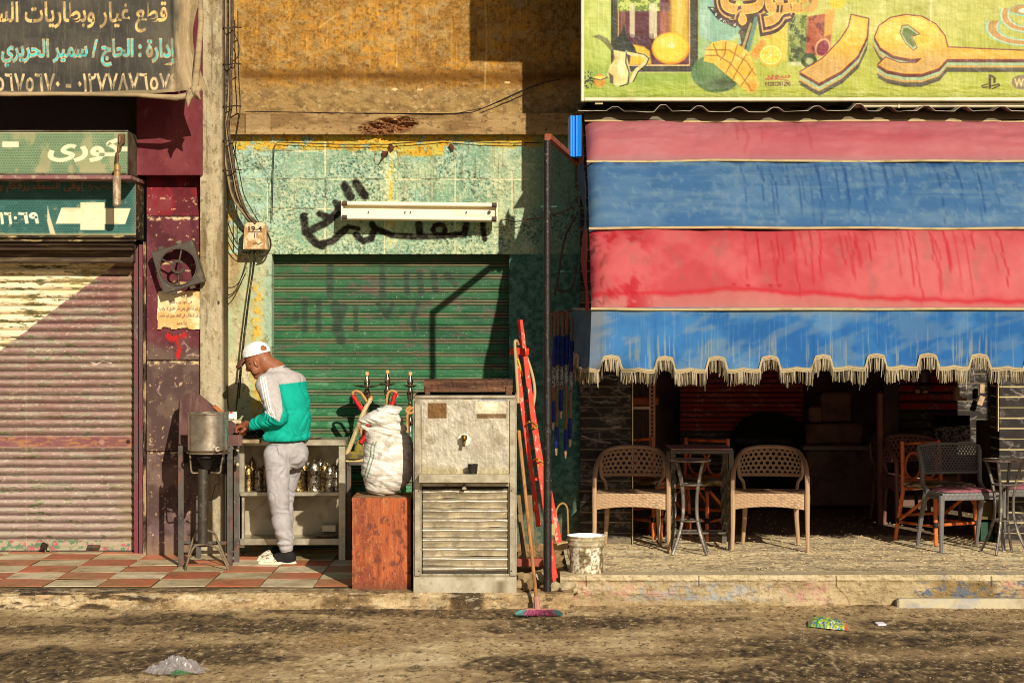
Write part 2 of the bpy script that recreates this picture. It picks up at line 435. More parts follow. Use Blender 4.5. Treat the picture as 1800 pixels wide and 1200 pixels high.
# ------------------------------------------------------------------ left pavement: concrete kerb and checker tiles
m_conc = mat('kerb_concrete', None, .9, attr=True, var=.2, bump=(60, .9, .016), layers=[(C('#5b4526', 1), 9, .52, .68, .6), (C('#2c2014', 1), 40, .6, .7, .6), (C('#d8c49c', 1), 60, .62, .7, .5)])
def kerb():
    mb = MB(); xs = np.arange(-4.6, .43, .008)
    prof = [(13.34, ROAD - .03), (13.335, ROAD + .0), (13.36, -.085), (13.375, -.05), (13.39, -.022), (13.41, -.008), (13.45, -.002), (13.6, -.003), (13.78, -.004)]
    pr = []
    for (a, b), (c, d) in zip(prof[:-1], prof[1:]):
        for t in np.linspace(0, 1, 5, endpoint=False): pr.append((a + (c - a) * t, b + (d - b) * t))
    pr.append(prof[-1]); pr = np.array(pr)
    X, I = np.meshgrid(xs, np.arange(len(pr))); Yp = pr[I, 0]; Zp = pr[I, 1]
    n = fbm(X + 30, I * .012 + 5, .3, .12, 7, 5, .66) - .5; n2 = fbm(X + 30, I * .012, .04, .04, 5, 15, .7) - .5
    face = sstep(.0, .5, 1 - np.abs(I / len(pr) - .35) * 2.2)
    Y = Yp + (n * .05 + n2 * .016) * face; Z = Zp + (n2 * .012) * face
    Z = Z - .02 * face * sstep(.1, .3, n)
    px = 900 + X * F / Y; py = 565 + (H - Z) * F / Y
    t = .60 + n * .8 + n2 * .7 + .14 * face - .5 * (I < 4)
    t = t - .55 * sstep(290, 240, px) * sstep(.5, .62, fbm(X + 7, I * .02, .22, .09, 4, 51)) * 1.3
    t = t - .4 * (1 - sstep(30, 60, np.abs(px - 610))) * sstep(1040, 1058, py) - .6 * (1 - sstep(22, 34, np.abs(px - 820)))
    t = t - .25 * (1 - sstep(.0, .05, np.abs(I / len(pr) - .62))) * sstep(.4, .6, fbm(X, I * 0, .3, 1, 3, 9))
    t = t + .28 * sstep(270, 230, px) * sstep(.5, .6, fbm(X + 3, I * .02, .15, .07, 3, 81))
    st_ = [(-.1, '#2a2014'), (.25, '#54422a'), (.5, '#806644'), (.75, '#a28860'), (1.1, '#bfaa84')]
    col = np.stack([np.interp(t, [q[0] for q in st_], [hx(q[1])[i] for q in st_]) for i in range(3)], -1)
    n3 = fbm(X + 3, I * .012 + 2, .09, .05, 6, 33, .68); dk_ = sstep(.63, .69, n3 + .15 * sstep(1046, 1038, py) * sstep(420, 380, px))[..., None]; col = col * (1 - dk_ * .62) + hx('#332618') * dk_ * .62; lt_ = sstep(.60, .66, fbm(X + 31, I * .012 + 9, .12, .06, 6, 37, .68))[..., None]; col = col * (1 - lt_ * .6) + hx('#cdbd9c') * lt_ * .6
    mb.grid(np.stack([X, Y, Z], -1), np.clip(s2l(col) * 1.05, .004, .8))
    struct(link('kerb', mb, m_conc, smooth=True, angle=180))
kerb()

m_tile = mat('cement_tiles', None, .55, attr=True, var=.12, spec=.4, bump=(30, .15, .01), layers=[(C('#8a7048', 1), 2.6, .42, .66, .75), (C('#3a2a18', 1), 9, .56, .72, .6), (C('#a88c60', 1), 30, .5, .7, .4)])
def pavement():
    rs = np.random.RandomState(3); mb = MB(); T = .378
    x0 = -3.276 - 5 * T; y0 = 13.66
    for i in range(16):
        for j in range(7):
            xa = x0 + i * T; ya = y0 + j * T
            if xa + T > .42: continue
            red = (i + j) % 2 == 0
            c = hx(rs.choice(['#b06848', '#ad5d3c', '#bf7452', '#a05238', '#a86444'] if red else ['#c6b592', '#b6a47e', '#cfc09e', '#b9aa86']))
            g = .0035; z = .001 + rs.uniform(-.002, .003); tx, ty = rs.uniform(-.004, .004, 2)
            vs = []; 
            for q, zz in ((0, 0), (g * 1.2, .004)):
                for u, v in ((0, 0), (1, 0), (1, 1), (0, 1)):
                    vs.append((xa + g + q + u * (T - 2 * g - 2 * q), ya + g + q + v * (T - 2 * g - 2 * q), z + zz + (u - .5) * tx + (v - .5) * ty))
            mb.add(vs, [(4, 5, 6, 7), (0, 1, 5, 4), (1, 2, 6, 5), (2, 3, 7, 6), (3, 0, 4, 7)], np.clip(s2l(c) * 1.15, 0, .75))
    mb.add([(-4.9, 13.6, -.003), (.42, 13.6, -.003), (.42, 16.4, -.003), (-4.9, 16.4, -.003)], [(0, 1, 2, 3)], s2l(hx('#4a3a26')))
    struct(link('pavement', mb, m_tile))
pavement()

# ------------------------------------------------------------------ cafe terrace: raised slab strewn with sawdust
m_terr = mat('terrace_sawdust', None, .95, attr=True, var=.2, bump=(120, .6, .012), layers=[(C('#e0c58c', 1), (60, 90, 60), .6, .7, .5), (C('#6b5330', 1), (40, 90, 40), .64, .74, .5)])
m_terr_edge = mat('terrace_edge', None, .9, attr=True, var=.15, bump=(50, .9, .014), layers=[(C('#5b4526', 1), 45, .6, .7, .6), (C('#d8c49c', 1), 70, .62, .7, .5), (C('#6c5434', 1), 7, .56, .72, .5)])
def terrace():
    mb = MB(); st = .014
    xs = np.arange(.40, 4.9, st); ys = np.arange(13.5, 19.3, st * 1.3)
    X, Y = np.meshgrid(xs, ys); px, py = gpx(X, Y, TERR)
    n1 = fbm(X + 5, Y + 5, .6, .13, 7, 61, .66); n2 = fbm(X + 5, Y + 5, .05, .04, 5, 63, .7); n3 = fbm(X, Y, 1.1, .3, 3, 66)
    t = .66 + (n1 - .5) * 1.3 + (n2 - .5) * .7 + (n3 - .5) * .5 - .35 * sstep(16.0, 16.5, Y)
    st_ = [(0, '#625640'), (.3, '#8e7f62'), (.55, '#b5a07a'), (.8, '#cfb88a'), (1.1, '#e2cfa6')]
    col = np.stack([np.interp(t, [q[0] for q in st_], [hx(q[1])[i] for q in st_]) for i in range(3)], -1)
    n6 = fbm(X + 12, Y + 3, .30, .07, 6, 67, .66); bare = sstep(.56, .66, n6 + .06 * sstep(13.75, 13.5, Y))[..., None]; col = col * (1 - bare * .6) + hx('#857a66') * bare * .6; n7 = fbm(X, Y, .022, .03, 2, 68)[..., None]; col = np.where(n7 > .68, col * .6 + hx('#efdcb0') * .4, np.where(n7 < .3, col * .68, col))
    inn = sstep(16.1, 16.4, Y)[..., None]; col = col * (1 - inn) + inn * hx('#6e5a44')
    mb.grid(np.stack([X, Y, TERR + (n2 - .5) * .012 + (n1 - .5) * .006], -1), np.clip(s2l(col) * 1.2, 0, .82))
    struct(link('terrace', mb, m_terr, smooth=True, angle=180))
    mb = MB(); cv = Canvas(985, 1010, 1860, 1095, 1.25, '#a8936c')
    n = cv.noise(60, 18, 5, 3); n2 = cv.noise(9, 9, 4, 7)
    cv.mix(sstep(.5, .7, n) * .6, '#bda884').mix(sstep(.52, .36, n) * .6, '#8c7652').mix(sstep(.6, .75, n2) * .5, '#6c583c')
    for cx, rx, c, s_ in ((1030, 60, '#b76f6a', 1), (1180, 130, '#8f96a0', 2), (1270, 140, '#8e97a6', 5), (1420, 60, '#b87a78', 3), (1130, 90, '#b98078', 6), (1780, 40, '#b87068', 8)):
        cv.mix((1 - sstep(.4, 1.2, np.hypot((cv.X - cx) / rx, (cv.Y - 1040) / 26))) * sstep(.5, .66, cv.noise(14, 9, 5, 20 + s_)) * .5, c)
    cv.mix(sstep(1620, 1660, cv.X) * (1 - sstep(1740, 1760, cv.X)) * sstep(1020, 1026, cv.Y) * .8, '#7c6238')
    cv.mix(sstep(1600, 1620, cv.X) * sstep(.52, .64, cv.noise(14, 9, 5, 44)) * .8, '#525c70')
    cv.mix((1 - sstep(1018, 1022, cv.Y)) * .7, '#c8b58e')
    for x in (1030, 1228, 1470, 1742): cv.stroke([(x, 1012), (x + 1, 1030)], 1.0, '#3c2e1c', .8)
    cv.stroke([(1470, 1030), (1490, 1050), (1500, 1080)], .9, '#5c4628', .6)
    cv.mix(sstep(1056, 1078, cv.Y) * .6, '#9a7c4c')
    disp = (n - .5) * .05 + (n2 - .5) * .02 - .012 * sstep(1019, 1023, cv.Y) + .03 * sstep(1055, 1085, cv.Y)
    cv.sheet(mb, 13.47, .95, disp=disp, skirt=.2)
    struct(link('terrace_edge', mb, m_terr_edge, smooth=True, angle=180))
    # pale block laid as a low step
    mb = MB(); mb.box2(WX(1578, 13.37), 4.6, 13.37, 13.46, ROAD - .02, ROAD + .075, .012)
    o = link('kerb_block', mb, mat('kerb_block', C('#bdb090', .9), .9, layers=[(C('#8c96a8', .8), 9, .5, .65, .5), (C('#7c6440', .8), 5, .5, .7, .6)], bump=(40, .6, .01)))
    struct(o)
terrace()
def straw():
    rs = np.random.RandomState(15); mb = MB()
    for _ in range(2200):
        x = rs.uniform(.62, 4.2); y = rs.uniform(13.5, 16.2) if rs.rand() < .8 else rs.uniform(16, 18)
        a = rs.normal(0, .5); L = rs.uniform(.003, .009); wd = rs.uniform(.0012, .0026); c, s_ = math.cos(a), math.sin(a); z = TERR + .007 + rs.uniform(0, .006)
        v = [(x + c * u - s_ * t, y + s_ * u + c * t, z + h) for u, t, h in ((-L, -wd, 0), (L, -wd, .002), (L, wd, .005), (-L, wd, .003))]
        k = s2l(hx(rs.choice(['#c4ac7c', '#b0966a', '#bea474', '#94784a', '#6f5836'])))
        mb.add(v, [(0, 1, 2, 3)], np.clip(k * 1.2, 0, .85))
    struct(link('straw', mb, m_stone), 'stuff')
straw()
# ================================================================== LEFT SHOP
m_paint = mat('old_wall_paint', None, .8, attr=True, var=.08, bump=(45, .5, .006), spec=.2)
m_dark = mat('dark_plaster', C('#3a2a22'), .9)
m_iron = mat('weathered_iron', C('#4a4038'), .65, .3, layers=[(C('#7a4a2a'), 12, .5, .7, .7), (C('#8a8274'), 30, .6, .75, .6)], bump=(60, .4, .004))
m_shut = mat('shutter_paint', None, .6, attr=True, var=.06, spec=.3, bump=(90, .2, .003))

def left_shop():
    root = thing('shop_building', 'maroon painted shopfront with closed corrugated shutter under hanging signs', 'building', (WX(130, 15.6), 15.6, 0))
    # upper wall in the shade of the banner, with its projecting beam
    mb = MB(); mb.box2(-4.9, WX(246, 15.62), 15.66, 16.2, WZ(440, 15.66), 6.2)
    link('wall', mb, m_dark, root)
    mb = MB(); cv = Canvas(240, -60, 356, 308, 1.5, '#6c2c30')
    n = cv.noise(40, 60, 4, 3); cv.mix(sstep(.45, .7, n) * .5, '#84403e').mix(sstep(.5, .35, n) * .5, '#5e2028'); cv.mix(sstep(.66, .74, cv.noise(8, 14, 4, 5)) * .3, '#a45c52')
    cv.sheet(mb, 15.44, .85, disp=(n - .5) * .01, skirt=.5)
    link('beam', mb, m_paint, root, smooth=True)
    # pillar: sloping shoulder, then a plumb face in three worn blocks
    mb = MB(); cv = Canvas(258, 306, 372, 990, 1.25, '#6a2c32')
    n = cv.noise(30, 40, 5, 13); n2 = cv.noise(7, 7, 4, 17)
    cv.rect(250, 300, 380, 382, '#7c1c22', .9); cv.rect(250, 382, 380, 640, '#643034', .8)
    cv.mix(sstep(.5, .7, n) * .5, '#784442').mix(sstep(.5, .36, n) * .6, '#451c20')
    low = sstep(585, 640, cv.Y + (n - .5) * 60)
    cv.mix(low * .9, '#54423a'); cv.mix(low * sstep(.5, .66, n) * .6, '#74604e')
    cv.mix(sstep(790, 800, cv.Y) * sstep(.4, .6, n) * .7, '#7c6256'); cv.mix(sstep(800, 985, cv.Y) * sstep(.52, .64, cv.noise(24, 40, 4, 4)) * .55, '#7c6468')
    cv.mix(sstep(930, 985, cv.Y) * .6, '#8a6f4c')
    for y in (383, 636, 796):
        m = 1 - sstep(1.2, 4, np.abs(cv.Y - y - (cv.noise(25, 9, 3, int(y)) - .5) * 12)); cv.mix(m * sstep(.42, .5, n2) * .95, '#d8bc8c'); cv.mix((1 - sstep(.6, 1.6, np.abs(cv.Y - y + 3))) * .9, '#22150f')
    cv.mix(sstep(.7, .76, n2) * .6, '#c9a878'); cv.mix(sstep(.72, .76, cv.noise(11, 9, 3, 88)) * .8, '#d2b183')
    for a, b in (((346, 446), (366, 442)), ((352, 507), (368, 505)), ((284, 463), (302, 462)), ((305, 497), (330, 498))): cv.stroke([a, b], 2.2, '#d6b27a', .9, 1.2)
    # red brush mark and scratched scribble
    tm = np.maximum(1 - sstep(2.5, 6, cv.segd([(294, 590), (302, 596), (325, 588)]) + (n2 - .5) * 9), 1 - sstep(2.2, 5.5, cv.segd([(311, 594), (314, 612), (313, 630)]) + (n2 - .5) * 9)); cv.mix(tm * (.55 + .45 * sstep(.4, .55, cv.noise(3, 12, 4, 29))), '#bf221e')
    for p in ([(322, 600), (331, 610), (327, 618), (334, 612)], [(328, 625), (340, 622), (349, 626), (356, 618)], [(276, 686), (281, 676), (278, 690), (283, 694)]): cv.stroke(p, .8, '#c9a79a', .7, .7)
    D = np.where(cv.Y < 382, 15.66 - (cv.Y - 306) / 76 * .15, 15.51)
    rec = (1 - sstep(1, 3, np.abs(cv.Y - 636))) * .012 + (1 - sstep(1, 3, np.abs(cv.Y - 796))) * .012
    cv.sheet(mb, D, .85, disp=(n - .5) * .012 - rec, skirt=.35)
    link('pillar', mb, m_paint, root, smooth=True)
    # shutter guide: two steel channels and the worn reveal
    mb = MB()
    mb.box2(WX(236, 15.62), WX(244, 15.62), 15.6, 15.8, 0, WZ(430, 15.6), .004); mb.box2(WX(245, 15.6), WX(252, 15.6), 15.57, 15.8, 0, WZ(430, 15.6), .004)
    link('guide_rail', mb, mat('guide_rail', C('#5c4540'), .6, .1, layers=[(C('#7a3038'), (6, 6, 1.2), .45, .6, .9), (C('#8b8072'), (20, 20, 8), .58, .7, .6)], bump=(50, .5, .006)), root)
    mb = MB(); cv = Canvas(252, 425, 262, 985, 1.5, '#5a4632'); n = cv.noise(8, 30, 4, 2)
    cv.mix(sstep(.5, .62, n), '#a58a60').mix(sstep(.5, .36, n), '#2e1e16'); cv.sheet(mb, 15.55, .85, disp=(n - .5) * .04, skirt=.3)
    link('jamb', mb, m_paint, root, smooth=True)
    # the shutter: half-round corrugations, cream triangle peeling over maroon, lock bar and bottom bar
    x0, x1, y0, y1 = -40, 238, 425, 968
    cv = Canvas(x0, y0, x1, y1, 1.0, '#917064')
    pit = 14.0; ph = (cv.Y - 455) / pit; fr = ph - np.floor(ph); row = np.floor(ph)
    bump = np.abs(np.sin(math.pi * fr)) ** .8
    na = cv.noise(46, 5, 4, 3); nb = cv.noise(16, 3, 4, 7); nc = cv.noise(120, 60, 3, 9); nd = cv.noise(5, 2.5, 3, 12)
    lowm = sstep(740, 940, cv.Y)
    cv.mix(sstep(.4, .7, nc) * .5, '#a08076'); cv.mix((1 - sstep(470, 640, cv.Y)) * .55, '#8c5650'); cv.mix(lowm * .6, '#b09c92')
    worn = sstep(.47, .6, na * .55 + nb * .3 + bump * -.10 + .16 + lowm * .03)
    cv.mix(worn * .78, '#a09680'); cv.mix(worn * sstep(.56, .68, nb) * .7, '#5f5a34')
    cv.mix(sstep(.63, .72, nb) * sstep(.5, .6, nc) * .6, '#5c7a4c'); cv.mix(sstep(.64, .72, nd) * .55, '#d9c6a2')
    cv.mix((1 - sstep(.06, .2, fr)) * .75, '#3c2420'); cv.mix(np.exp(-((fr - .42) / .14) ** 2) * sstep(.4, .6, nb) * .3, '#d8c4b0')  # crest highlights and dark grooves between slats painted into the colour
    cv.mix(sstep(195, 232, cv.X + (nb - .5) * 40) * .5, '#96805e')
    # cream triangle
    edge = cv.X + (cv.Y - 470) * 1.33 - 195 + (cv.noise(20, 14, 2, 70) - .5) * 6
    tri = (1 - sstep(-1, 1, edge)) * sstep(455, 466, cv.Y)
    cr = np.ones_like(cv.a) * hx('#ecdcb4'); peel = sstep(.53, .58, na * .6 + nb * .4 + (fr > .55) * .06 - .01)
    cr = cr + peel[..., None] * (hx('#8d7f4e') - cr); pk = (peel * sstep(.55, .62, nb))[..., None]; cr = cr + pk * (hx('#565232') - cr)
    sand = sstep(.5, .62, cv.noise(80, 9, 3, 31))[..., None] * .5; cr = cr + sand * (hx('#d9bd84') - cr)
    cv.a += (tri * .97)[..., None] * (cr - cv.a)
    bar = sstep(766, 768, cv.Y) * (1 - sstep(784, 786, cv.Y)); cv.mix(bar * .9, '#7c4a48'); cv.mix(bar * sstep(.5, .62, nb), '#a06c48')
    cv.ell(226, 776, 4, 4, '#2a1a12', .9); cv.ell(180, 776, 5, 5, '#b08678', .8)
    bot = sstep(948, 950, cv.Y); cv.mix(bot * .9, '#a79a7c'); cv.mix(bot * sstep(.52, .6, cv.noise(9, 6, 4, 41)), '#5c7a58'); cv.mix(bot * sstep(.58, .66, cv.noise(7, 6, 4, 45)), '#b35a5e')
    for x in range(-30, 236, 18): cv.ell(x, 955, 2, 2, '#c98f86', .8)
    cv.stroke([(160, 636), (170, 640), (182, 634), (196, 638)], 1.1, '#dcc6b4', .8)
    cv.mix((cv.X > 46) * (cv.X < 48) * sstep(620, 630, cv.Y) * .35, '#d0b890')
    rowj = vnoise(row * 7.3 + 3, row * 0 + 1.5, 5) - .5; dis = (nc - .5) * .03 + rowj * .006 + bump * .027 * (1 - bar) * (1 - bot) + bar * .022 + bot * .012 + (na - .5) * .004
    mb = MB(); cv.sheet(mb, 15.73, .86, disp=dis, skirt=.05)
    sh = link('roller_shutter', mb, m_shut, root, smooth=True)
    mb = MB(); mb.box2(-4.9, WX(234, 15.6), 15.70, 15.72, -.01, .015)
    link('sill', mb, m_iron, root)
    mb = MB(); mb.box2(WX(155, 15.7), WX(177, 15.7), 15.66, 15.70, WZ(962, 15.7), WZ(957, 15.7)); link('handle', mb, m_iron, sh)
    mb = MB(); mb.box2(-6, -4.9, 15.4, 16.4, -.1, 6.2); mb.box2(-4.895, WX(-39, 15.73), 15.58, 16.2, -.1, WZ(441, 15.66), .01); link('side_wall', mb, m_dark, root)
left_shop()

def padlock():
    o = P(78, 962, 15.62); mb = MB(); mb.box(o + Vector((0, 0, .012)), (.055, .03, .05), .008, ry=.5)
    t = link('padlock', mb, mat('padlock_steel', C('#3a2c22'), .5, .6), at=tuple(o)); tag(t, 'small dark padlock hanging at the foot of the corrugated shutter', 'padlock')
    mb = MB(); mb.tube([o + Vector((.03 + .022 * math.cos(a), -.005, -.02 + .03 * math.sin(a))) for a in np.linspace(0, 6.28, 13)[:-1]], .006, 6, closed=True)
    link('shackle', mb, mat('shackle_steel', C('#b8ac94'), .35, .9), t, smooth=True)
padlock()

# ------------------------------------------------------------------ black cloth banner
def banner():
    d = 14.83; root = thing('banner', 'dark cloth shop banner with cream and turquoise Arabic lettering', 'banner', (WX(150, d), d, WZ(160, d)))
    cv = Canvas(-110, -90, 352, 164, 1.0, '#45413a')
    n = cv.noise(60, 90, 4, 2); n2 = cv.noise(3, 30, 3, 6); n3 = cv.noise(200, 60, 3, 8)
    cv.mix(sstep(.4, .7, n) * .5, '#615a4a').mix(sstep(.5, .36, n3) * .5, '#34322e').mix(sstep(.55, .7, n2) * .35, '#756a54')
    edge = sstep(304, 328, cv.X + (n - .5) * 36 + sstep(100, 165, cv.Y) * 16)
    cv.mix(sstep(215, 300, cv.X) * .35, '#6e644e')
    wear = .55 + .45 * sstep(.42, .55, cv.noise(10, 14, 4, 9)); wear = np.minimum(wear, 1 - .75 * edge)
    cv.text('قطع غيار وبطاريات السيارات', -88, 4, 294, 57, '#e8bd74', 1, .022, wear=wear)
    cv.text('إدارة : الحاج / سمير الحريري وشركاه', -82, 70, 307, 117, '#4fc3c0', 1, .012, outline=.05, oc='#d9b27c', wear=wear)
    cv.text('٠١٥٦٧٥٦٧٠ - ٠١٢٧٧٨٧٦٥٧٩', -26, 129, 312, 158, '#d9bc8a', 1, .02, wear=wear)
    cv.mix(edge * .92, '#a48d68'); cv.mix(edge * sstep(.5, .65, n2) * .5, '#c2a77c'); cv.mix(sstep(157, 160, cv.Y) * .85, '#9a8560')
    dx = sstep(298, 310, cv.X)
    fold = .03 * np.sin((cv.X - 300 - (cv.Y - 80) * .12) / 8.5) * dx + .02 * np.sin(cv.X / 34 + cv.Y / 90) * sstep(120, 260, cv.X) + (n - .5) * .035 + .012 * np.sin((cv.X + cv.Y * .8) / 23) * sstep(200, 280, cv.X)
    D = d + .0 * cv.X
    Xw = (cv.X - 900) * d / F; Zw = H - (cv.Y - 565) * d / F
    sag = sstep(120, 164, cv.Y) * (.03 * np.sin((cv.X + 30) / 90) - .02 * sstep(270, 345, cv.X)); pull = sstep(300, 352, cv.X) * .06 * np.sin(cv.Y / 40)
    Pt = np.stack([Xw - pull, d - fold, Zw - sag * .5], -1); mb = MB(); mb.grid(Pt, cv.lin(.85), flip=True)
    link('cloth', mb, mat('banner_cloth', None, .9, attr=True, var=.08, bump=(200, .25, .003)), root, smooth=True, angle=180)
    # rolled hem along the foot, knotted at the corner
    m_hem = mat('hem_cloth', C('#b59c74', .8), .9, bump=(60, .6, .01), layers=[(C('#6a5a42'), (4, 4, 20), .45, .65, .6)])
    mb = MB(); pts = [(-130, 166), (-60, 165), (20, 166), (100, 165), (180, 166), (240, 167), (280, 170), (310, 172), (330, 168), (346, 160)]
    mb.tube([P(x, y, d - .02) for x, y in pts], [.016] * 6 + [.02, .024, .026, .02], 8)
    mb.tube([P(350, -90, d), P(353, 40, d + .01), P(347, 110, d - .01), P(342, 160, d)], [.02, .022, .025, .03], 8)
    rs = np.random.RandomState(2)
    for _ in range(7):
        a = P(345 + rs.uniform(-12, 6), 162 + rs.uniform(-8, 6), d - .03)
        b = a + Vector((rs.uniform(-.05, .09), rs.uniform(-.03, .03), rs.uniform(-.14, -.02)))
        mb.tube([a, (a + b) / 2 + Vector((rs.uniform(-.02, .02), -.02, 0)), b], [.03, .024, .004], 6)
    link('hem', mb, m_hem, root, smooth=True, angle=70)
banner()

def dots(cv, col, a, pit=4.6, r=.42):
    u = cv.X / pit; v = cv.Y / pit * 1.0; off = (np.floor(v) % 2) * .5
    du = (u + off) - np.floor(u + off) - .5; dv = v - np.floor(v) - .5
    cv.mix((np.hypot(du, dv) < r) * a, col)
m_sign = mat('sign_face', None, .55, attr=True, var=.08, spec=.35)
m_signbox = mat('sign_box_tin', C('#6c6450', .8), .6, .3, layers=[(C('#38291c'), 6, .45, .62, .8), (C('#c4ad7c'), 14, .6, .75, .6)], bump=(40, .4, .005))
def signs():
    d = 15.08; root = thing('sign_box', 'faded green sign box with cream Arabic word and dash, upper of two', 'sign', (WX(110, d), d, WZ(306, d)))
    cv = Canvas(-70, 231, 224, 305, 1.0, '#7d8a62'); n = cv.noise(40, 26, 4, 2); n2 = cv.noise(24, 40, 4, 12)
    cv.mix(sstep(.4, .65, n) * .7, '#9aa078'); dots(cv, '#4c7250', .75); cv.mix(sstep(.52, .64, n2) * .8, '#9b9668'); cv.mix(sstep(272, 305, cv.Y) * sstep(.45, .6, n2) * .7, '#a39a70')
    cv.rect(4, 249, 33, 259, '#e9dcb6', .95); cv.text('كورى', 86, 242, 214, 283, '#e8d9b0', .97, .035)
    cv.stroke([(210, 262), (226, 262)], 4, '#e8d9b0', .9); cv.mix((1 - sstep(232, 236, cv.Y)) * .8, '#b9ad84')
    mb = MB(); cv.sheet(mb, d - .004, .85, skirt=0); link('face', mb, m_sign, root)
    mb = MB(); x0, x1 = WX(-90, d), WX(225, d); mb.box2(x0, x1, d, 15.62, WZ(306, d), WZ(230, d), .006)
    mb.box2(x0, x1 + .003, d - .012, d - .001, WZ(308, d), WZ(304, d), .002); mb.box2(x0, x1 + .003, d - .012, d - .001, WZ(232, d), WZ(229, d), .002)
    link('box', mb, m_signbox, root)
    mb = MB(); mb.box2(x0, WX(242, 15.3), 15.02, 15.6, WZ(316, 15.08), WZ(309, 15.08), .004)
    link('shelf', mb, mat('shelf_tin', C('#8a5c58', .8), .6, layers=[(C('#c2a98c'), 9, .5, .65, .7)]), root)
    d = 15.31; root = thing('sign_box', 'teal green sign box with cream bowtie emblem and Arabic digits, lower of two', 'sign', (WX(110, d), d, WZ(424, d)))
    cv = Canvas(-70, 318, 239, 413, 1.0, '#2f665c'); n = cv.noise(50, 30, 4, 4)
    dots(cv, '#1c4640', .85, 4.6, .44); cv.mix(sstep(.5, .7, n) * .35, '#5a8474'); cv.mix(sstep(225, 240, cv.X) * .4, '#8a8468')
    cv.text('(وفى السماء رزقكم وما توعدون', -76, 319, 147, 339, '#a85c3c', .9, .01)
    for i in range(6): cv.stroke([(155 + i * 7, 330), (158 + i * 7, 324 + (i % 3) * 3), (162 + i * 7, 334 - (i % 2) * 4)], .8, '#9c5a40', .8)
    cv.text('٦٩', 33, 374, 67, 392, '#f0e4c0', .97, .04); cv.ell(27, 383, 2.6, 3, '#f0e4c0'); cv.text('٢١٦', -14, 374, 20, 393, '#f0e4c0', .97, .04)
    z_ = 2.7264; pl = [(295, 996), (385, 996), (385, 970), (501, 970), (501, 998), (626, 998), (600, 1074), (501, 1074), (501, 1102), (385, 1102), (385, 1072), (267, 1072)]
    cv.poly([(a / z_, b / z_) for a, b in pl], '#f0ddae', 1); cv.mix((1 - sstep(316, 360, cv.Y)) * 0, '#000000')
    cv.poly([(228 / z_, 985 / z_), (240 / z_, 1040 / z_), (268 / z_, 1128 / z_), (240 / z_, 1120 / z_), (226 / z_, 1060 / z_)], '#d9c8a0', .95)
    cv.mix(sstep(.66, .72, cv.noise(20, 12, 4, 8)) * .4, '#b9a67c'); cv.mix(sstep(408, 413, cv.Y) * .8, '#c2a972')
    mb = MB(); cv.sheet(mb, d - .004, .85, skirt=0); link('face', mb, m_sign, root)
    mb = MB(); x0, x1 = WX(-90, d), WX(239, d)
    mb.box2(x0, x1, d, 15.64, WZ(420, d), WZ(312, d), .005)
    for y in (414, 421): mb.box2(x0, WX(240, d), d - .025, d - .002, WZ(y + 4, d), WZ(y, d), .003)
    link('box', mb, mat('sign_frame', C('#54462e', .8), .55, .3, layers=[(C('#1e1712'), 5, .42, .6, .9), (C('#cdb27a'), (8, 8, 30), .55, .68, .8)], bump=(40, .4, .005)), root)
    mb = MB(); mb.box2(-4.9, WX(234, 15.5), 15.5, 15.69, WZ(462, 15.5), WZ(428, 15.5), .01); mb.box2(-4.9, WX(236, 15.42), 15.38, 15.5, WZ(440, 15.42), WZ(426, 15.42), .01)
    link('shutter_housing', mb, mat('shutter_housing', C('#4c3a2a', .8), .7, layers=[(C('#8a7450'), (3, 9, 30), .5, .66, .7)]), root)
signs()

def sign_lamp():
    d = 14.98; o = P(210, 240, d); t = thing('sign_lamp', 'rusty bracket lamp with hanging ribbed glass bulb in front of two green signs', 'lamp', tuple(o))
    mb = MB(); mb.box(P(214, 244, 15.05), (.05, .03, .075), .006)
    mb.tube([P(216, 240, d + .04), P(214, 252, d), P(209, 258, d), P(207, 270, d), P(206, 290, d)], [.012, .014, .014, .011, .010], 8); link('bracket', mb, mat('rust', C('#6b4a30'), .7, .3, layers=[(C('#b08c5c'), 25, .5, .65, .7)]), t, smooth=True)
    mb = MB(); mb.lathe(P(206, 308, d), [(.012, .09), (.026, .07), (.026, .0), (.03, -.005)], 14); link('socket', mb, mat('brass_socket', C('#a5804c'), .5, .4, layers=[(C('#4a3420'), 20, .5, .65, .8)]), t, smooth=True)
    mb = MB(); prof = [(.031, 0)] + [(.031 + .003 * (i % 2), -.012 * (i + 1)) for i in range(18)] + [(.024, -.235), (.0, -.245)]
    mb.lathe(P(205.5, 309, d), prof, 16); link('bulb', mb, mat('dusty_glass_bulb', C('#8c7358'), .25, 0, layers=[(C('#d6c0a0'), (30, 30, 8), .5, .65, .7)], spec=.6), t, smooth=True)
sign_lamp()

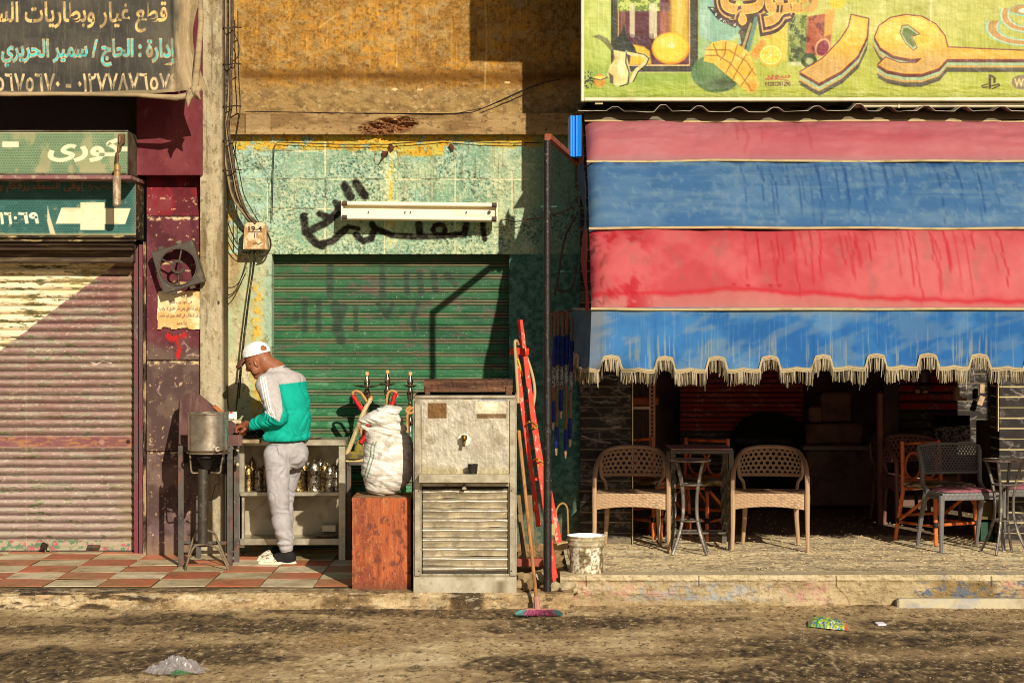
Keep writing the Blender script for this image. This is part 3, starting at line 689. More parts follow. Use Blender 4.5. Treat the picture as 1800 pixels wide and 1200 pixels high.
def fan_shroud():
    d = 15.36; c = P(313, 469, d); t = thing('fan_shroud', 'tilted square black plastic fan frame with broken hub hanging on maroon pillar', 'fan frame', tuple(c))
    m = mat('black_plastic', C('#453a2c'), .5, 0, spec=.5, layers=[(C('#a08c66'), 7, .52, .72, .6)])
    M = Matrix.Rotation(math.radians(-17), 3, 'Y').inverted() if False else Matrix.Rotation(math.radians(-17), 3, 'Y')
    hw = .168; R = .145; mb = MB(); n = 48; vs = []; f = []
    for yy in (0, .012):
        for k in range(n):
            a = 2 * math.pi * k / n; ca, sa = math.cos(a), math.sin(a); q = hw / max(abs(ca), abs(sa)); vs.append((q * ca, yy, q * sa)); vs.append((R * ca, yy, R * sa))
    for k in range(n):
        j = (k + 1) % n
        f.append((2 * k, 2 * k + 1, 2 * j + 1, 2 * j)); f.append((2 * n + 2 * j, 2 * n + 2 * j + 1, 2 * n + 2 * k + 1, 2 * n + 2 * k)); f.append((2 * k, 2 * j, 2 * n + 2 * j, 2 * n + 2 * k))
    mb.add(np.array(vs) @ np.array(M).T + np.array(c), f)
    for sx in (-1, 1):
        for k in (0, 1):
            off = M @ Vector((sx * hw if not k else 0, .035, 0 if not k else sx * hw)); mb.box(c + off, (.006, .07, 2 * hw) if not k else (2 * hw, .07, .006), .002, M=M)
    for sx in (-.09, .06, ):
        for sz in (-1, 1): mb.box(c + M @ Vector((sx, .02, sz * (hw + .014))), (.045, .02, .03), .004, M=M)
    link('plate', mb, m, t)
    mb = MB(); mb.tube([c + M @ Vector((R * math.cos(a), -.004, R * math.sin(a))) for a in np.linspace(0, 2 * math.pi, 41)[:-1]], .006, 6, closed=True, flat=1.0); link('ring', mb, m, t, smooth=True)
    for a in (138, 62, 255): mb = MB(); a = math.radians(a); mb.bar(c + M @ Vector((.048 * math.cos(a), 0, .048 * math.sin(a))), c + M @ Vector((R * math.cos(a), .01, R * math.sin(a))), .013, .014, up=(0, 1, 0)); link('spoke', mb, m, t)
    mb = MB()
    for rr, y in ((.05, -.01), (.04, -.016)): mb.tube([c + M @ Vector((rr * math.cos(a), y, rr * math.sin(a))) for a in np.linspace(math.radians(12), math.radians(325), 20)], .0065, 6)
    link('hub', mb, m, t, smooth=True)
fan_shroud()

def poster():
    d = 15.492; cv = Canvas(274, 508, 364, 582, .8, '#e8cc98'); n = cv.noise(26, 20, 4, 4); cv.mix(sstep(.48, .64, n) * .7, '#d29a54').mix(sstep(.5, .38, n) * .5, '#f2dfb4')
    for t, x0, x1, y in (('بسم الله', 318, 336, 517), ('قل أعوذ برب الفلق', 297, 337, 526), ('من شر ما خلق ومن شر غاسق إذا وقب', 280, 355, 538), ('ومن شر النفاثات في العقد ومن شر حاسد', 280, 358, 551), ('إذا حسد', 310, 328, 564)):
        cv.text(t, x0, y, x1, y + 9, '#2a1c16', .9, .012)
    b = cv.noise(9, 9, 3, 6) * 4 - 2
    keep = (cv.X > 276 + b) & (cv.X < 362 + b + (cv.Y > 520) * 1) & (cv.Y > 511 + b) & (cv.Y < 578 + b * 1.5 - 3 * ((cv.X > 284) & (cv.X < 300)) - 3 * ((cv.X > 318) & (cv.X < 330)))
    mb = MB(); cv.sheet(mb, d, .85, disp=(n - .5) * .006, skirt=0, mask=keep[:-1, :-1])
    o = link('poster', mb, mat('old_paper', None, .9, attr=True, bump=(80, .3, .003)), smooth=True, at=tuple(P(318, 545, d))); tag(o, 'stained paper notice with lines of small Arabic script on maroon pillar', 'poster')
poster()
# ================================================================== MIDDLE BUILDING: ochre wall, ledge, green stucco, green shutter
m_stucco = mat('stucco_paint', None, .85, attr=True, var=.1, spec=.15, bump=(70, .8, .01))
CELLS = cells
def middle():
    root = thing('shop_building', 'ochre and flaking green stucco shopfront with closed dark green shutter', 'building', (WX(690, 15.7), 15.7, 0))
    # beige plaster pilaster
    mb = MB(); cv = Canvas(352, -80, 394, 1000, 1.4, '#b3a27e'); n = cv.noise(14, 90, 5, 2); n2 = cv.noise(6, 11, 4, 5)
    cv.mix(sstep(.48, .6, cv.noise(22, 50, 4, 61)) * .6, '#c8bb98'); cv.mix(sstep(.56, .66, cv.noise(9, 26, 4, 63)) * .75, '#857254'); cv.mix(sstep(.6, .7, cv.noise(4, 60, 4, 65)) * .5, '#5c4a34'); cv.mix(sstep(620, 980, cv.Y) * sstep(.45, .6, n2) * .5, '#6e5c44')
    cv.mix(sstep(.45, .7, n) * .7, '#c8b48c').mix(sstep(.5, .36, n) * .6, '#8a734c').mix(sstep(.64, .72, n2) * .5, '#6a5638'); cv.mix((1 - sstep(388, 391, cv.X)) * 0, '#000000')
    cv.mix(sstep(389, 393, cv.X) * .7, '#3a2c1c'); cv.mix(sstep(470, 700, cv.Y) * .35, '#ccbfa0'); cv.ell(384, 532, 2, 4, '#2c2018', .8)  # right edge darkened as painted shade of the cable recess
    cv.sheet(mb, 15.47, .74, disp=(n - .5) * .012 + (n2 - .5) * .012, skirt=.4); link('pilaster', mb, m_stucco, root, smooth=True)
    # ochre upper wall
    mb = MB(); cv = Canvas(390, -110, 1030, 212, 1.6, '#a0702c')
    n = cv.noise(60, 40, 5, 3); n2 = cv.noise(4, 5, 3, 7); n3 = cv.noise(160, 24, 4, 9); n4 = cv.noise(12, 8, 4, 19); vv = cv.noise(3, 60, 3, 33)
    cv.mix(sstep(.44, .72, n) * .7, '#b47e2c').mix(sstep(.54, .36, n) * .75, '#7e5a2a'); cv.mix(sstep(.48, .66, n4) * .8, '#8a7048'); cv.mix(sstep(.53, .64, n2) * .65, '#64461c'); cv.mix(sstep(.5, .66, cv.noise(3, 2.2, 3, 87)) * .4, '#b48c4c'); cv.mix(sstep(.6, .7, vv) * .35, '#d09a3c')
    cv.mix(sstep(.56, .66, cv.noise(22, 14, 5, 27)) * .5, '#a58a5c')
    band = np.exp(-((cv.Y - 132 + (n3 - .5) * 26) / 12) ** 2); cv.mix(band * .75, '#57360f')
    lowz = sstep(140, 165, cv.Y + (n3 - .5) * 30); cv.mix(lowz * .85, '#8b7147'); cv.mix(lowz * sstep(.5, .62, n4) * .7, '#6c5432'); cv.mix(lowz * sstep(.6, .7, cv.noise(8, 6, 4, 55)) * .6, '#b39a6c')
    cv.mix((1 - sstep(395, 432, cv.X + (n - .5) * 30)) * .8, '#a58c5e')
    for p in ([(746, 10), (750, 22), (752, 32)], [(698, 90), (697, 118)], [(852, 0), (856, 60), (852, 160)], [(562, 48), (590, 28)], [(690, 200), (840, 198)]): cv.stroke(p, 1.1, '#cfae72', .55, 1.2)
    for p in ((738, 158), (892, 145), (694, 157)): cv.ell(p[0], p[1], 5, 2, '#dcc084', .8)
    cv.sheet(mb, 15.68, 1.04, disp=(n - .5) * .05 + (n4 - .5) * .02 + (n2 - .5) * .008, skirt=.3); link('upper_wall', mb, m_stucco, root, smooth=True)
    # concrete ledge, broken away in the middle
    mb = MB(); cv = Canvas(404, 199, 1022, 236, 1.2, '#8c6f46'); n = cv.noise(60, 14, 5, 13); n2 = cv.noise(7, 5, 4, 17)
    cv.mix(sstep(.45, .65, n) * .7, '#a88a5c').mix(sstep(.5, .36, n) * .6, '#6a5030').mix(sstep(.6, .7, n2) * .5, '#4a3620')
    cv.rect(430, 200, 475, 233, '#b0956a', .45); cv.stroke([(431, 201), (431, 235)], .9, '#3c2c1a', .8)
    hole = (1 - sstep(.6, 1.05, np.hypot((cv.X - 685 + (n2 - .5) * 40) / 58, (cv.Y - 222 + (cv.X - 685) * .12) / 17))); rub = cv.noise(12, 5, 4, 23)
    cv.mix(hole * .9, '#8a5c38'); cv.mix(hole * sstep(.5, .6, rub), '#4c2e18'); cv.mix(hole * sstep(.6, .7, rub), '#b98c5c')
    cv.sheet(mb, 15.61, 1.0, disp=(n - .5) * .02 + hole * (rub - .75) * .16, skirt=.2); link('ledge', mb, m_stucco, root, smooth=True)
    # green pitted stucco
    mb = MB(); cv = Canvas(386, 232, 1030, 446, 1.1, '#88a689')
    n = cv.noise(45, 40, 5, 3); pits = fbm(cv.X + 900, cv.Y + 900, 5.2, 4.0, 3, 5, .5); fine = fbm(cv.X + 900, cv.Y + 900, 2.4, 2.0, 2, 6); cells = cv.noise(110, 70, 3, 8); dr = cv.noise(4, 90, 3, 14)
    cv.mix(sstep(.42, .66, n) * .6, '#94b6a2').mix(sstep(.54, .36, n) * .6, '#7c9f7e'); cv.mix(sstep(.48, .66, cv.noise(70, 50, 4, 21)) * .6, '#b2ba8c')
    f1, fr1 = CELLS(cv.X + (pits - .5) * 9, cv.Y + (fine - .5) * 7, 5.0, 4.0, 4); rough_ = .2 + .8 * sstep(.40, .62, cells + (n - .5) * .5); cv.mix(sstep(.45, .8, f1) * .6 * rough_, '#dcd9b2'); deep = (1 - sstep(.14, .42, f1 / (.5 + fr1))) * sstep(.25, .6, fr1) * rough_; cv.mix(deep * .72, '#35523f'); cv.mix(sstep(.52, .7, pits) * .45, '#d2d0a8'); cv.mix(sstep(.64, .78, fine) * .5, '#e6deb4')
    cv.mix(sstep(.62, .7, dr) * (1 - sstep(300, 420, cv.Y)) * .4, '#6c5230')
    yb = 262 + (cv.noise(60, 20, 3, 71) - .5) * 20 + (cv.X > 700) * 10 - (cv.X > 780) * 14
    yel = (1 - sstep(yb - 3, yb + 3, cv.Y)) * sstep(.36, .46, cv.noise(20, 14, 4, 73)); cv.mix(yel * .95, '#d6a22e'); cv.mix(yel * sstep(.5, .6, cv.noise(14, 9, 4, 75)) * .8, '#b9b45a'); cv.mix(yel * sstep(.6, .68, pits) * .6, '#7c5a20')
    cv.mix((1 - sstep(236, 243, cv.Y)) * sstep(640, 760, cv.X) * .5, '#7c7a3c')
    for cx, w_, a_ in ((690, 12, .6), (683, 6, .5), (880, 18, .45)):
        cv.mix(np.exp(-((cv.X - cx + (n - .5) * 14) / w_) ** 2) * sstep(.4, .55, cv.noise(10, 26, 4, int(cx))) * a_ * sstep(250, 270, cv.Y), '#dcdba8')
    cv.mix(np.exp(-((cv.X - 686) / 5) ** 2) * sstep(.5, .6, cv.noise(8, 16, 3, 91)) * .8, '#d9b43a')
    lefty = 1 - sstep(398, 425, cv.X + (n - .5) * 50); cv.mix(lefty * .8, '#b9a56c'); cv.mix(lefty * sstep(.5, .6, cv.noise(12, 40, 4, 95)), '#cf9a34'); cv.mix((1 - sstep(470, 500, cv.X)) * sstep(.55, .64, cv.noise(16, 12, 4, 97)) * .8, '#a8c4b0')
    cv.mix(sstep(920, 960, cv.X) * .5, '#3c6a5e')  # shade at the right end painted into the stucco colour
    joint = np.zeros_like(cv.X)
    for x, a_, b_ in ((572, 248, 446), (800, 262, 446), (470, 300, 446), (676, 372, 446), (900, 300, 380)): joint = np.maximum(joint, (np.abs(cv.X - x) < 1.3) * (cv.Y > a_) * (cv.Y < b_))
    for y, a_, b_ in ((315, 430, 930), (367, 478, 740), (266, 480, 560)): joint = np.maximum(joint, (np.abs(cv.Y - y) < 1.1) * (cv.X > a_) * (cv.X < b_))
    cv.mix(joint * .85, '#ddd5a8'); cv.mix((joint > 0) * sstep(.5, .6, n) * .7, '#3c4a38')
    br = cv.noise(3.2, 2.6, 2, 101)
    def spray(pts, r):
        m = 1 - sstep(r * .62, r * 1.25, cv.segd(pts) + (br - .5) * 2.6); cv.mix(m * (.8 + .2 * sstep(.62, .5, pits)), '#221e17')
    for p, r in (([(606, 326), (616, 346)], 8), ([(626, 322), (641, 344)], 8), ([(534, 380), (537, 408), (556, 428), (566, 432)], 7), ([(560, 430), (584, 424), (607, 403)], 6.5), ([(545, 405), (572, 392), (592, 375), (600, 360)], 7), ([(562, 376), (582, 384)], 6), ([(590, 356), (600, 372)], 6),
                 ([(626, 413), (638, 424), (652, 420), (659, 402), (654, 394)], 6), ([(660, 402), (690, 414), (726, 416), (758, 416), (800, 413), (816, 412), (820, 392)], 5.5), ([(736, 394), (738, 412)], 6.5), ([(772 + 11 * math.cos(a), 404 + 10 * math.sin(a)) for a in np.linspace(0, 6.28, 9)], 4.5), ([(848, 394), (852, 420)], 5), ([(612, 398), (630, 402)], 4)): spray(p, r)
    disp = (n - .5) * .02 - deep * .010 + sstep(.5, .66, pits) * .004 - joint * .004 - .05 * np.exp(-((cv.X - 450) / 16) ** 2 - ((cv.Y - 300) / 9) ** 2)
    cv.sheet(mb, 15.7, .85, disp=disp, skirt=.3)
    # door jambs either side of the shutter, the right one's shade in its colour
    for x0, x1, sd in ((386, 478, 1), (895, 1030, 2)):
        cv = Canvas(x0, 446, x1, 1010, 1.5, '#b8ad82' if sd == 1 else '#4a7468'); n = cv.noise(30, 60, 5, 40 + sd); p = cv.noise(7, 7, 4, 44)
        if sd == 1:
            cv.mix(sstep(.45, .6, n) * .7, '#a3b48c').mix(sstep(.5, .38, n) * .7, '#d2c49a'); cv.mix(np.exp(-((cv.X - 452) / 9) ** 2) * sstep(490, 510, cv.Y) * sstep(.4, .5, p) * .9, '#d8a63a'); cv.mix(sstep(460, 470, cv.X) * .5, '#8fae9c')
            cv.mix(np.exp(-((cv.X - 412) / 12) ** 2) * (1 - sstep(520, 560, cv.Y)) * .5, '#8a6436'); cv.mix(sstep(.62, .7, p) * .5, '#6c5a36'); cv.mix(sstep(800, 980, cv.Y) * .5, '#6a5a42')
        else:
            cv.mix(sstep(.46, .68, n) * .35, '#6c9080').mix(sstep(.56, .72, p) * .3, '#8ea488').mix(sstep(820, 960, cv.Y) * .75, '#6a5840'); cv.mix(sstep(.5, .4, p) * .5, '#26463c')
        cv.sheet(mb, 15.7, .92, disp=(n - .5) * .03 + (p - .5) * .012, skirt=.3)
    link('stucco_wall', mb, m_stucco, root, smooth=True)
    # soffit of the lintel
    mb = MB(); mb.box2(WX(470, 15.7), WX(905, 15.7), 15.72, 16.1, WZ(446, 15.7), WZ(436, 15.7)); mb.box2(-2.5, 0.7, 16.05, 16.3, -.1, 6.2)
    link('inner_wall', mb, m_dark, root)
    # green roller shutter
    cv = Canvas(474, 440, 900, 985, 1.0, '#225a34'); pit = 22.6; fr = (cv.Y - 459) / pit; row = np.floor(fr); fr = fr - row
    na = cv.noise(70, 9, 4, 3); nb = cv.noise(14, 6, 4, 5); nd = cv.noise(3.5, 3, 2, 7); nc = cv.noise(150, 80, 3, 9)
    cv.mix(sstep(.42, .68, na) * .6, '#307042').mix(sstep(.5, .36, nc) * .6, '#15482f'); cv.mix(sstep(.52, .68, nb) * .3, '#44724a'); cv.mix(sstep(.72, .76, nd) * .6, '#9fae86')
    low = sstep(600, 700, cv.Y); cv.mix(low * sstep(.56, .66, cv.noise(22, 6, 5, 33)) * .6, '#9aa888'); cv.mix(low * .35, '#2c7a48')  # pale scuffs, and reflected light painted as brighter green low down
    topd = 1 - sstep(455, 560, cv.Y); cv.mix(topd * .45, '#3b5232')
    # two slim ribs between the slats, worn to brown
    rib = (np.exp(-((fr - .10) / .055) ** 2) + np.exp(-((fr - .32) / .055) ** 2)); gro = np.exp(-((fr - .21) / .05) ** 2) + np.exp(-((fr - .43) / .03) ** 2) * .6 + np.exp(-((fr - .0) / .03) ** 2) * .8
    cv.mix(np.clip(rib, 0, 1) * (.5 + .5 * sstep(.4, .55, na)), '#8f7c58'); cv.mix(np.clip(gro, 0, 1) * .85, '#2a1c14')
    cv.mix(sstep(.6, .68, cv.noise(30, 12, 4, 61)) * (1 - low) * .5, '#6f4a44')
    for p, r in (([(580, 470), (580, 520)], 7), ([(672, 470), (672, 520)], 6), ([(714, 480), (716, 515)], 6), ([(738, 480), (740, 515)], 6), ([(762, 480), (766, 512)], 6), ([(785, 482), (800, 500)], 6), ([(520, 552), (520, 562)], 6), ([(536, 532), (536, 580)], 6), ([(560, 532), (560, 580)], 5.5), ([(590, 535), (592, 560), (600, 600)], 9), ([(605, 540), (590, 580)], 8), ([(625, 540), (626, 580)], 5), ([(665, 535), (680, 555), (690, 535)], 5), ([(735, 534), (726, 560), (728, 580)], 5)):
        cv.mix((1 - sstep(r * .5, r * 1.3, cv.segd(p) + (nb - .5) * 5)) * .72, '#2a3a2a')
    dis = (nc - .5) * .02 + (vnoise(row * 5.1 + 2, row * 0 + .5, 9) - .5) * .005 + .010 * sstep(.45, .52, fr) * (1 - sstep(.93, 1, fr)) + rib * .012 + (na - .5) * .005
    mb = MB(); cv.sheet(mb, 15.86, .85, disp=dis, skirt=.05)
    sh = link('roller_shutter', mb, m_shut, root, smooth=True)
    # wires tacked over the stucco
    m_wire = mat('black_wire', C('#1d1611'), .6)
    for pts in ([(478, 388), (480, 300), (482, 256), (488, 250), (540, 252), (600, 254), (680, 254), (740, 249), (780, 246), (840, 250), (900, 252), (960, 250)],):
        mb = MB(); mb.tube([P(x, y, 15.66) for x, y in pts], .004, 5); link('wire', mb, m_wire, root, smooth=True)
    mb = MB(); mb.tube([P(x, y, 15.61) for x, y in ((430, 196), (600, 199), (760, 201), (830, 198), (880, 178), (950, 146), (985, 140))], .004, 5); mb.tube([P(x, y, 15.6) for x, y in ((640, 199), (800, 200), (850, 190), (920, 158), (960, 146))], .003, 5)
    link('wire', mb, m_wire, root, smooth=True)
    mb = MB(); mb.tube([P(x, y, 15.6) for x, y in ((878, 388), (890, 386), (905, 390), (930, 386), (960, 382), (990, 372), (1018, 362))], .004, 5)
    link('wire', mb, mat('red_wire', C('#6a3a30'), .6), root, smooth=True)
    rs = np.random.RandomState(4); m_an = mat('anchor_rust', C('#5a3020'), .8)
    for (x, y) in ((688, 258), (677, 269), (794, 258)): mb = MB(); mb.box(P(x, y, 15.67), (.05, .012, .03), .004, ry=rs.uniform(-1, 1)); link('rusty_anchor', mb, m_an, root)
    mb = MB(); mb.tube([P(686, 262, 15.64), P(676, 272, 15.63), P(668, 284, 15.65)], .006, 5); link('rusty_anchor', mb, m_an, root)
middle()

def cables():
    t = thing('cable_bundle', 'thick bundle of dusty electric cables running down to the meter box', 'cables', tuple(P(405, 430, 15.55)))
    rs = np.random.RandomState(12)
    ms = [mat('cable_sheath', C(c), .7, layers=[(C('#a08c64'), 30, .5, .7, .5)]) for c in ('#4a3a28', '#8a7450', '#2a2018', '#6a5436')]
    base = [(402, -60), (403, 60), (401, 130), (400, 190), (396, 215), (400, 250), (407, 300), (416, 345), (432, 375), (446, 394)]
    for k in range(9):
        ox, oy, od = rs.uniform(-7, 7), 0, rs.uniform(-.03, .03); end = rs.uniform(-8, 14)
        pts = [P(x + ox * (1 if i < 8 else .6) + rs.uniform(-1.2, 1.2) + (end if i == 9 else 0), y, 15.52 + od) for i, (x, y) in enumerate(base)]
        mb = MB(); mb.tube(smooth_path(pts, 4), rs.uniform(.006, .012), 6); link('cable', mb, ms[k % 4], t, smooth=True)
    loops = ([(392, 330), (393, 380), (400, 410), (415, 436), (432, 444), (448, 440)], [(397, 360), (402, 395), (415, 425), (430, 440)], [(408, 250), (420, 300), (428, 340), (440, 365), (456, 392)], [(412, 60), (420, 80), (418, 100), (405, 110)], [(418, 20), (419, 120), (422, 190), (416, 235), (412, 300), (416, 360), (417, 430)],
             [(387, 495), (397, 505), (415, 502), (428, 480), (440, 440)], [(386, 490), (390, 512), (398, 524), (415, 512), (432, 480)], [(396, -40), (394, 100), (392, 260), (390, 400), (388, 490)], [(447, 440), (444, 475), (436, 530), (425, 620), (415, 720)], [(450, 440), (446, 470), (438, 525), (428, 610), (420, 700)],
             [(466, 405), (474, 420), (474, 438), (462, 448), (455, 440)], [(462, 395), (476, 425), (470, 446), (456, 452)])
    for i, l in enumerate(loops):
        mb = MB(); mb.tube(smooth_path([P(x, y, 15.56 + .01 * (i % 3)) for x, y in l], 5), .0045 if i < 8 else .006, 5); link('cable', mb, ms[2], t, smooth=True)
    for y in (49, 113, 187, 247, 299):
        mb = MB(); mb.tube([P(392, y, 15.46), P(402, y + 1, 15.44), P(414, y - 1, 15.46), P(424, y, 15.52)], .006, 5); link('clamp', mb, ms[2], t, smooth=True)
    t2 = thing('meter_box', 'small cream electric meter box marked 19-4 above 11 with cables behind', 'electric box', tuple(P(448, 440, 15.6)))
    d = 15.5; mb = MB(); mb.prism([(WX(x, d), WZ(y, d)) for x, y in ((427, 438), (430, 396), (434, 391), (462, 391), (466, 396), (469, 438))], d, 15.68)
    link('case', mb, mat('meter_case', C('#c8a97c'), .6, layers=[(C('#9a6a34'), (9, 9, 14), .48, .66, .8), (C('#e6d2ac'), 12, .52, .64, .6)], bump=(40, .3, .004)), t2)
    cv = Canvas(430, 394, 466, 437, .5, '#d2b488'); n = cv.noise(8, 12, 4, 3); cv.mix(sstep(.48, .64, n) * .7, '#a5763e').mix(sstep(.5, .38, n) * .6, '#e6d6b2')
    cv.text('19-4', 437, 398, 460, 406, '#2a1a10', .95, .03); cv.stroke([(437, 408), (460, 408)], .7, '#2a1a10', .9); cv.text('11', 447, 410, 452, 418, '#2a1a10', .95, .03); cv.stroke([(445, 429), (450, 427), (454, 430), (460, 426)], .8, '#3a2818', .8)
    mb = MB(); cv.sheet(mb, d - .004, .85, skirt=0); link('plate', mb, m_paint, t2)
def smooth_path(pts, n=4):
    pts = [Vector(p) for p in pts]; out = []
    for i in range(len(pts) - 1):
        p0, p1, p2, p3 = pts[max(i - 1, 0)], pts[i], pts[i + 1], pts[min(i + 2, len(pts) - 1)]
        for k in range(n):
            t = k / n; out.append(.5 * ((2 * p1) + (p2 - p0) * t + (2 * p0 - 5 * p1 + 4 * p2 - p3) * t * t + (3 * p1 - p0 - 3 * p2 + p3) * t ** 3))
    out.append(pts[-1]); return out

cables()

def tube_light():
    d = 15.55; c = P(738, 372, d); t = thing('tube_light', 'white twin fluorescent batten mounted over spray painted graffiti', 'light fitting', tuple(c))
    m = mat('white_enamel', C('#efe2bc', .95), .5, layers=[(C('#a58448'), (2, 9, 14), .56, .72, .6), (C('#3a2c18'), 60, .74, .78, .8)], spec=.4); rot = .012
    mb = MB(); R = Matrix.Rotation(rot, 3, 'Y'); L = WX(875, d) - WX(600, d)
    mb.box(c, (L, .05, .15), .006, M=R)
    for s_ in (-1, 1): mb.box(c + R @ Vector((0, -.03, s_ * .058)), (L, .018, .030), .004, M=R)
    for s_ in (-1, 1): mb.box(c + R @ Vector((s_ * (L / 2 - .008), -.035, 0)), (.016, .05, .155), .004, M=R)
    link('housing', mb, m, t)
    for s_ in (-1, 1):
        mb = MB(); mb.tube([c + R @ Vector((x, -.062, s_ * .055)) for x in (-L / 2 + .03, L / 2 - .03)], .0165, 12); o = link('tube', mb, mat('tube_glass', C('#f2e6c4', .95), .25, spec=.6, layers=[(C('#b89a60'), (2, 20, 20), .58, .7, .4)]), t, smooth=True)
        mb = MB()
        for x in (-L / 2 + .03, L / 2 - .03): mb.tube([c + R @ Vector((x - .02, -.062, s_ * .055)), c + R @ Vector((x + .02, -.062, s_ * .055))], .019, 12)
        link('end_cap', mb, m_iron, o, smooth=True)
    mb = MB()
    for x in (648, 712, 722, 860, 820): mb.tube([P(x, 373, d - .03), P(x, 373, d - .042)], .007 if x != 860 else .014, 8)
    link('screw', mb, m_iron, t)
tube_light()
# ================================================================== CAFE: billboard, roof sheet, awning, tiled columns and dark interior
def cafe():
    root = thing('cafe_building', 'open fronted cafe with black marble tiled columns and dim interior', 'building', (WX(1400, 15.7), 15.7, TERR))
    m_marb = mat('black_marble_tile', None, .5, attr=True, spec=.12)
    def marble(x0, x1, y0, y1, d, name, st=1.2, pit=18.4, red=None, seed=1, pale=0, depth=.3):
        cv = Canvas(x0, y0, x1, y1, st, '#2b2521' if depth == .3 and not red else '#453b34'); n = cv.noise(40, 20, 4, seed)
        cv.mix(sstep(.5, .7, n) * .5, '#3a332c')
        if red: cv.mix((1 - sstep(red - 1, red + 1, cv.Y)) * .9, '#b02a22')
        rs = np.random.RandomState(seed); w_ = x1 - x0
        for i in range(int((y1 - y0) / 22)):
            x = x0 + rs.uniform(0, w_ * .7); y = y0 + rs.uniform(0, y1 - y0); L = rs.uniform(.25, .8) * min(w_, 100); sl = rs.uniform(-.55, .55); p = [(x, y)]
            for k in range(7): p.append((p[-1][0] + L / 7, p[-1][1] + sl * L / 7 + rs.uniform(-1.6, 1.6)))
            cv.stroke(p, rs.uniform(.35, 1.0), '#d6cabc' if not red else '#c59a90', .7, .9)
            cv.stroke([(a, b + 3) for a, b in p[2:6]], .4, '#a89888', .6, 1)
        rv = (1 - np.abs(2 * fbm(cv.X + cv.Y * .6 + 500, cv.Y * 1.4 - cv.X * .35 + 700, 60, 46, 6, seed + 40, .6) - 1)) ** 26; cv.mix(rv * .55, '#c8bcae'); cv.mix(sstep(.5, .7, cv.noise(9, 7, 4, seed + 3)) * .35, '#4a423a')
        fr = (cv.Y - y0) / pit; fr = fr - np.floor(fr); g = (fr < (.09 if not red else .28)) * 1.0; cv.mix(g * .85, ('#8a7a60' if not pale else '#d8c690') if not red else '#241a16')
        cv.mix(sstep(y1 - 16, y1 - 10, cv.Y) * (.7 if depth else 0), '#8a7a60')
        mb = MB(); cv.sheet(mb, d, .8, disp=-g * .003, skirt=depth); return link(name, mb, m_marb, root)
    marble(1020, 1110, 200, 958, 15.62, 'column', seed=3)
    marble(1757, 1960, 200, 962, 15.62, 'column', seed=8, pit=18.4, pale=1)
    m_tr = mat('trim_aluminium', C('#b5a88e'), .4, .8)
    for a_, b_, z_ in ((1111, 1113, 0), (1754, 1756, .9)): mb = MB(); mb.box2(WX(a_, 15.6), WX(b_, 15.6), 15.6, 15.66, TERR + z_, 3.3, .001); link('corner_trim', mb, m_tr, root)
    # shell of the room
    mk = mat('dim_plaster', C('#6e564a', .9), .9, layers=[(C('#4a382e', .8), 3, .45, .65, .8)])
    mb = MB(); mb.box2(.52, .64, 15.95, 19.4, 0, 3.4); mb.box2(5.2, 5.35, 15.7, 19.4, 0, 3.4); mb.box2(.5, 5.35, 19.4, 19.6, 0, 3.4); mb.box2(.5, 5.35, 15.9, 19.6, 3.0, 3.15); mb.box2(.5, 6.5, 15.7, 15.9, 2.75, 6.4)
    mb.box2(5.3, 7, 15.3, 16.4, 0, 6.4); link('room_wall', mb, mk, root)
    marble(1196, 1412, 560, 900, 19.0, 'wall_tiling', st=1.5, pit=8.6, red=756, seed=12, depth=.1)
    marble(1578, 1682, 560, 800, 17.6, 'wall_tiling', st=1.2, pit=16, red=719, seed=15, depth=.3)
    marble(1682, 1758, 560, 800, 17.9, 'wall_tiling', st=1.2, pit=16, seed=19, depth=.3)
    cv = Canvas(1643, 750, 1706, 776, .8, '#b4a396'); n = cv.noise(2.6, 2.6, 3, 4); cv.mix(sstep(.5, .56, n), '#2c2420'); mb = MB(); cv.sheet(mb, 17.5, .8, skirt=.08)
    link('granite_panel', mb, m_marb, root)
    mb = MB(); mb.box2(WX(1643, 17.5), WX(1706, 17.5), 17.52, 17.58, WZ(749, 17.5), WZ(730, 17.5), .004); link('dark_panel', mb, mat('dark_glass', C('#171210'), .2), root)
    m_beige = mat('beige_plastic', C('#c2a07a', .9), .5, layers=[(C('#7a5c3c'), 14, .5, .7, .5)])
    mb = MB()
    for x in (1613, 1626): mb.box(P(x, 687, 17.55), (.045, .03, .04), .005)
    link('socket', mb, m_beige, root)
    mb = MB(); mb.lathe(P(1613, 687, 17.53), [(.006, -.004), (.006, .004)], 8, M=Matrix.Rotation(math.pi / 2, 3, 'X')); 
    # bracket with a rounded cut, two switch plates
    mb = MB(); q = [(1678, 680), (1686, 680), (1686, 690)] + [(1686 + 9 * (1 - math.cos(a)), 690 + 9 * math.sin(a)) for a in np.linspace(.2, 1.5, 6)] + [(1699, 699), (1699, 704), (1678, 704)]
    mb.prism([(WX(x, 17.4), WZ(y, 17.4)) for x, y in q], 17.38, 17.46); link('bracket', mb, m_beige, root)
    mb = MB(); mb.box(P(1726, 683, 17.8), (.045, .03, .085), .005, ry=.05); mb.box(P(1724, 704, 17.8), (.05, .03, .09), .005, ry=.35); link('switch_plate', mb, m_beige, root)
    mb = MB(); mb.lathe(P(1625, 676, 17.5), [(.06, 0), (.085, -.01), (.07, -.04), (.05, -.05)], 14)
    mb.lathe(P(1625, 660, 17.5), [(.05, -.06), (.055, 0), (.04, .05)], 14); link('extractor', mb, mat('extractor_grey', C('#6a5650'), .5, .4), root, smooth=True)
    mb = MB(); mb.box2(WX(1543, 17), WX(1553, 17), 17, 17.1, TERR, WZ(690, 17), .01); link('door_post', mb, mat('door_post', C('#7a4c40', .8), .8, layers=[(C('#3c2822'), (9, 9, 2), .5, .7, .7)]), root)
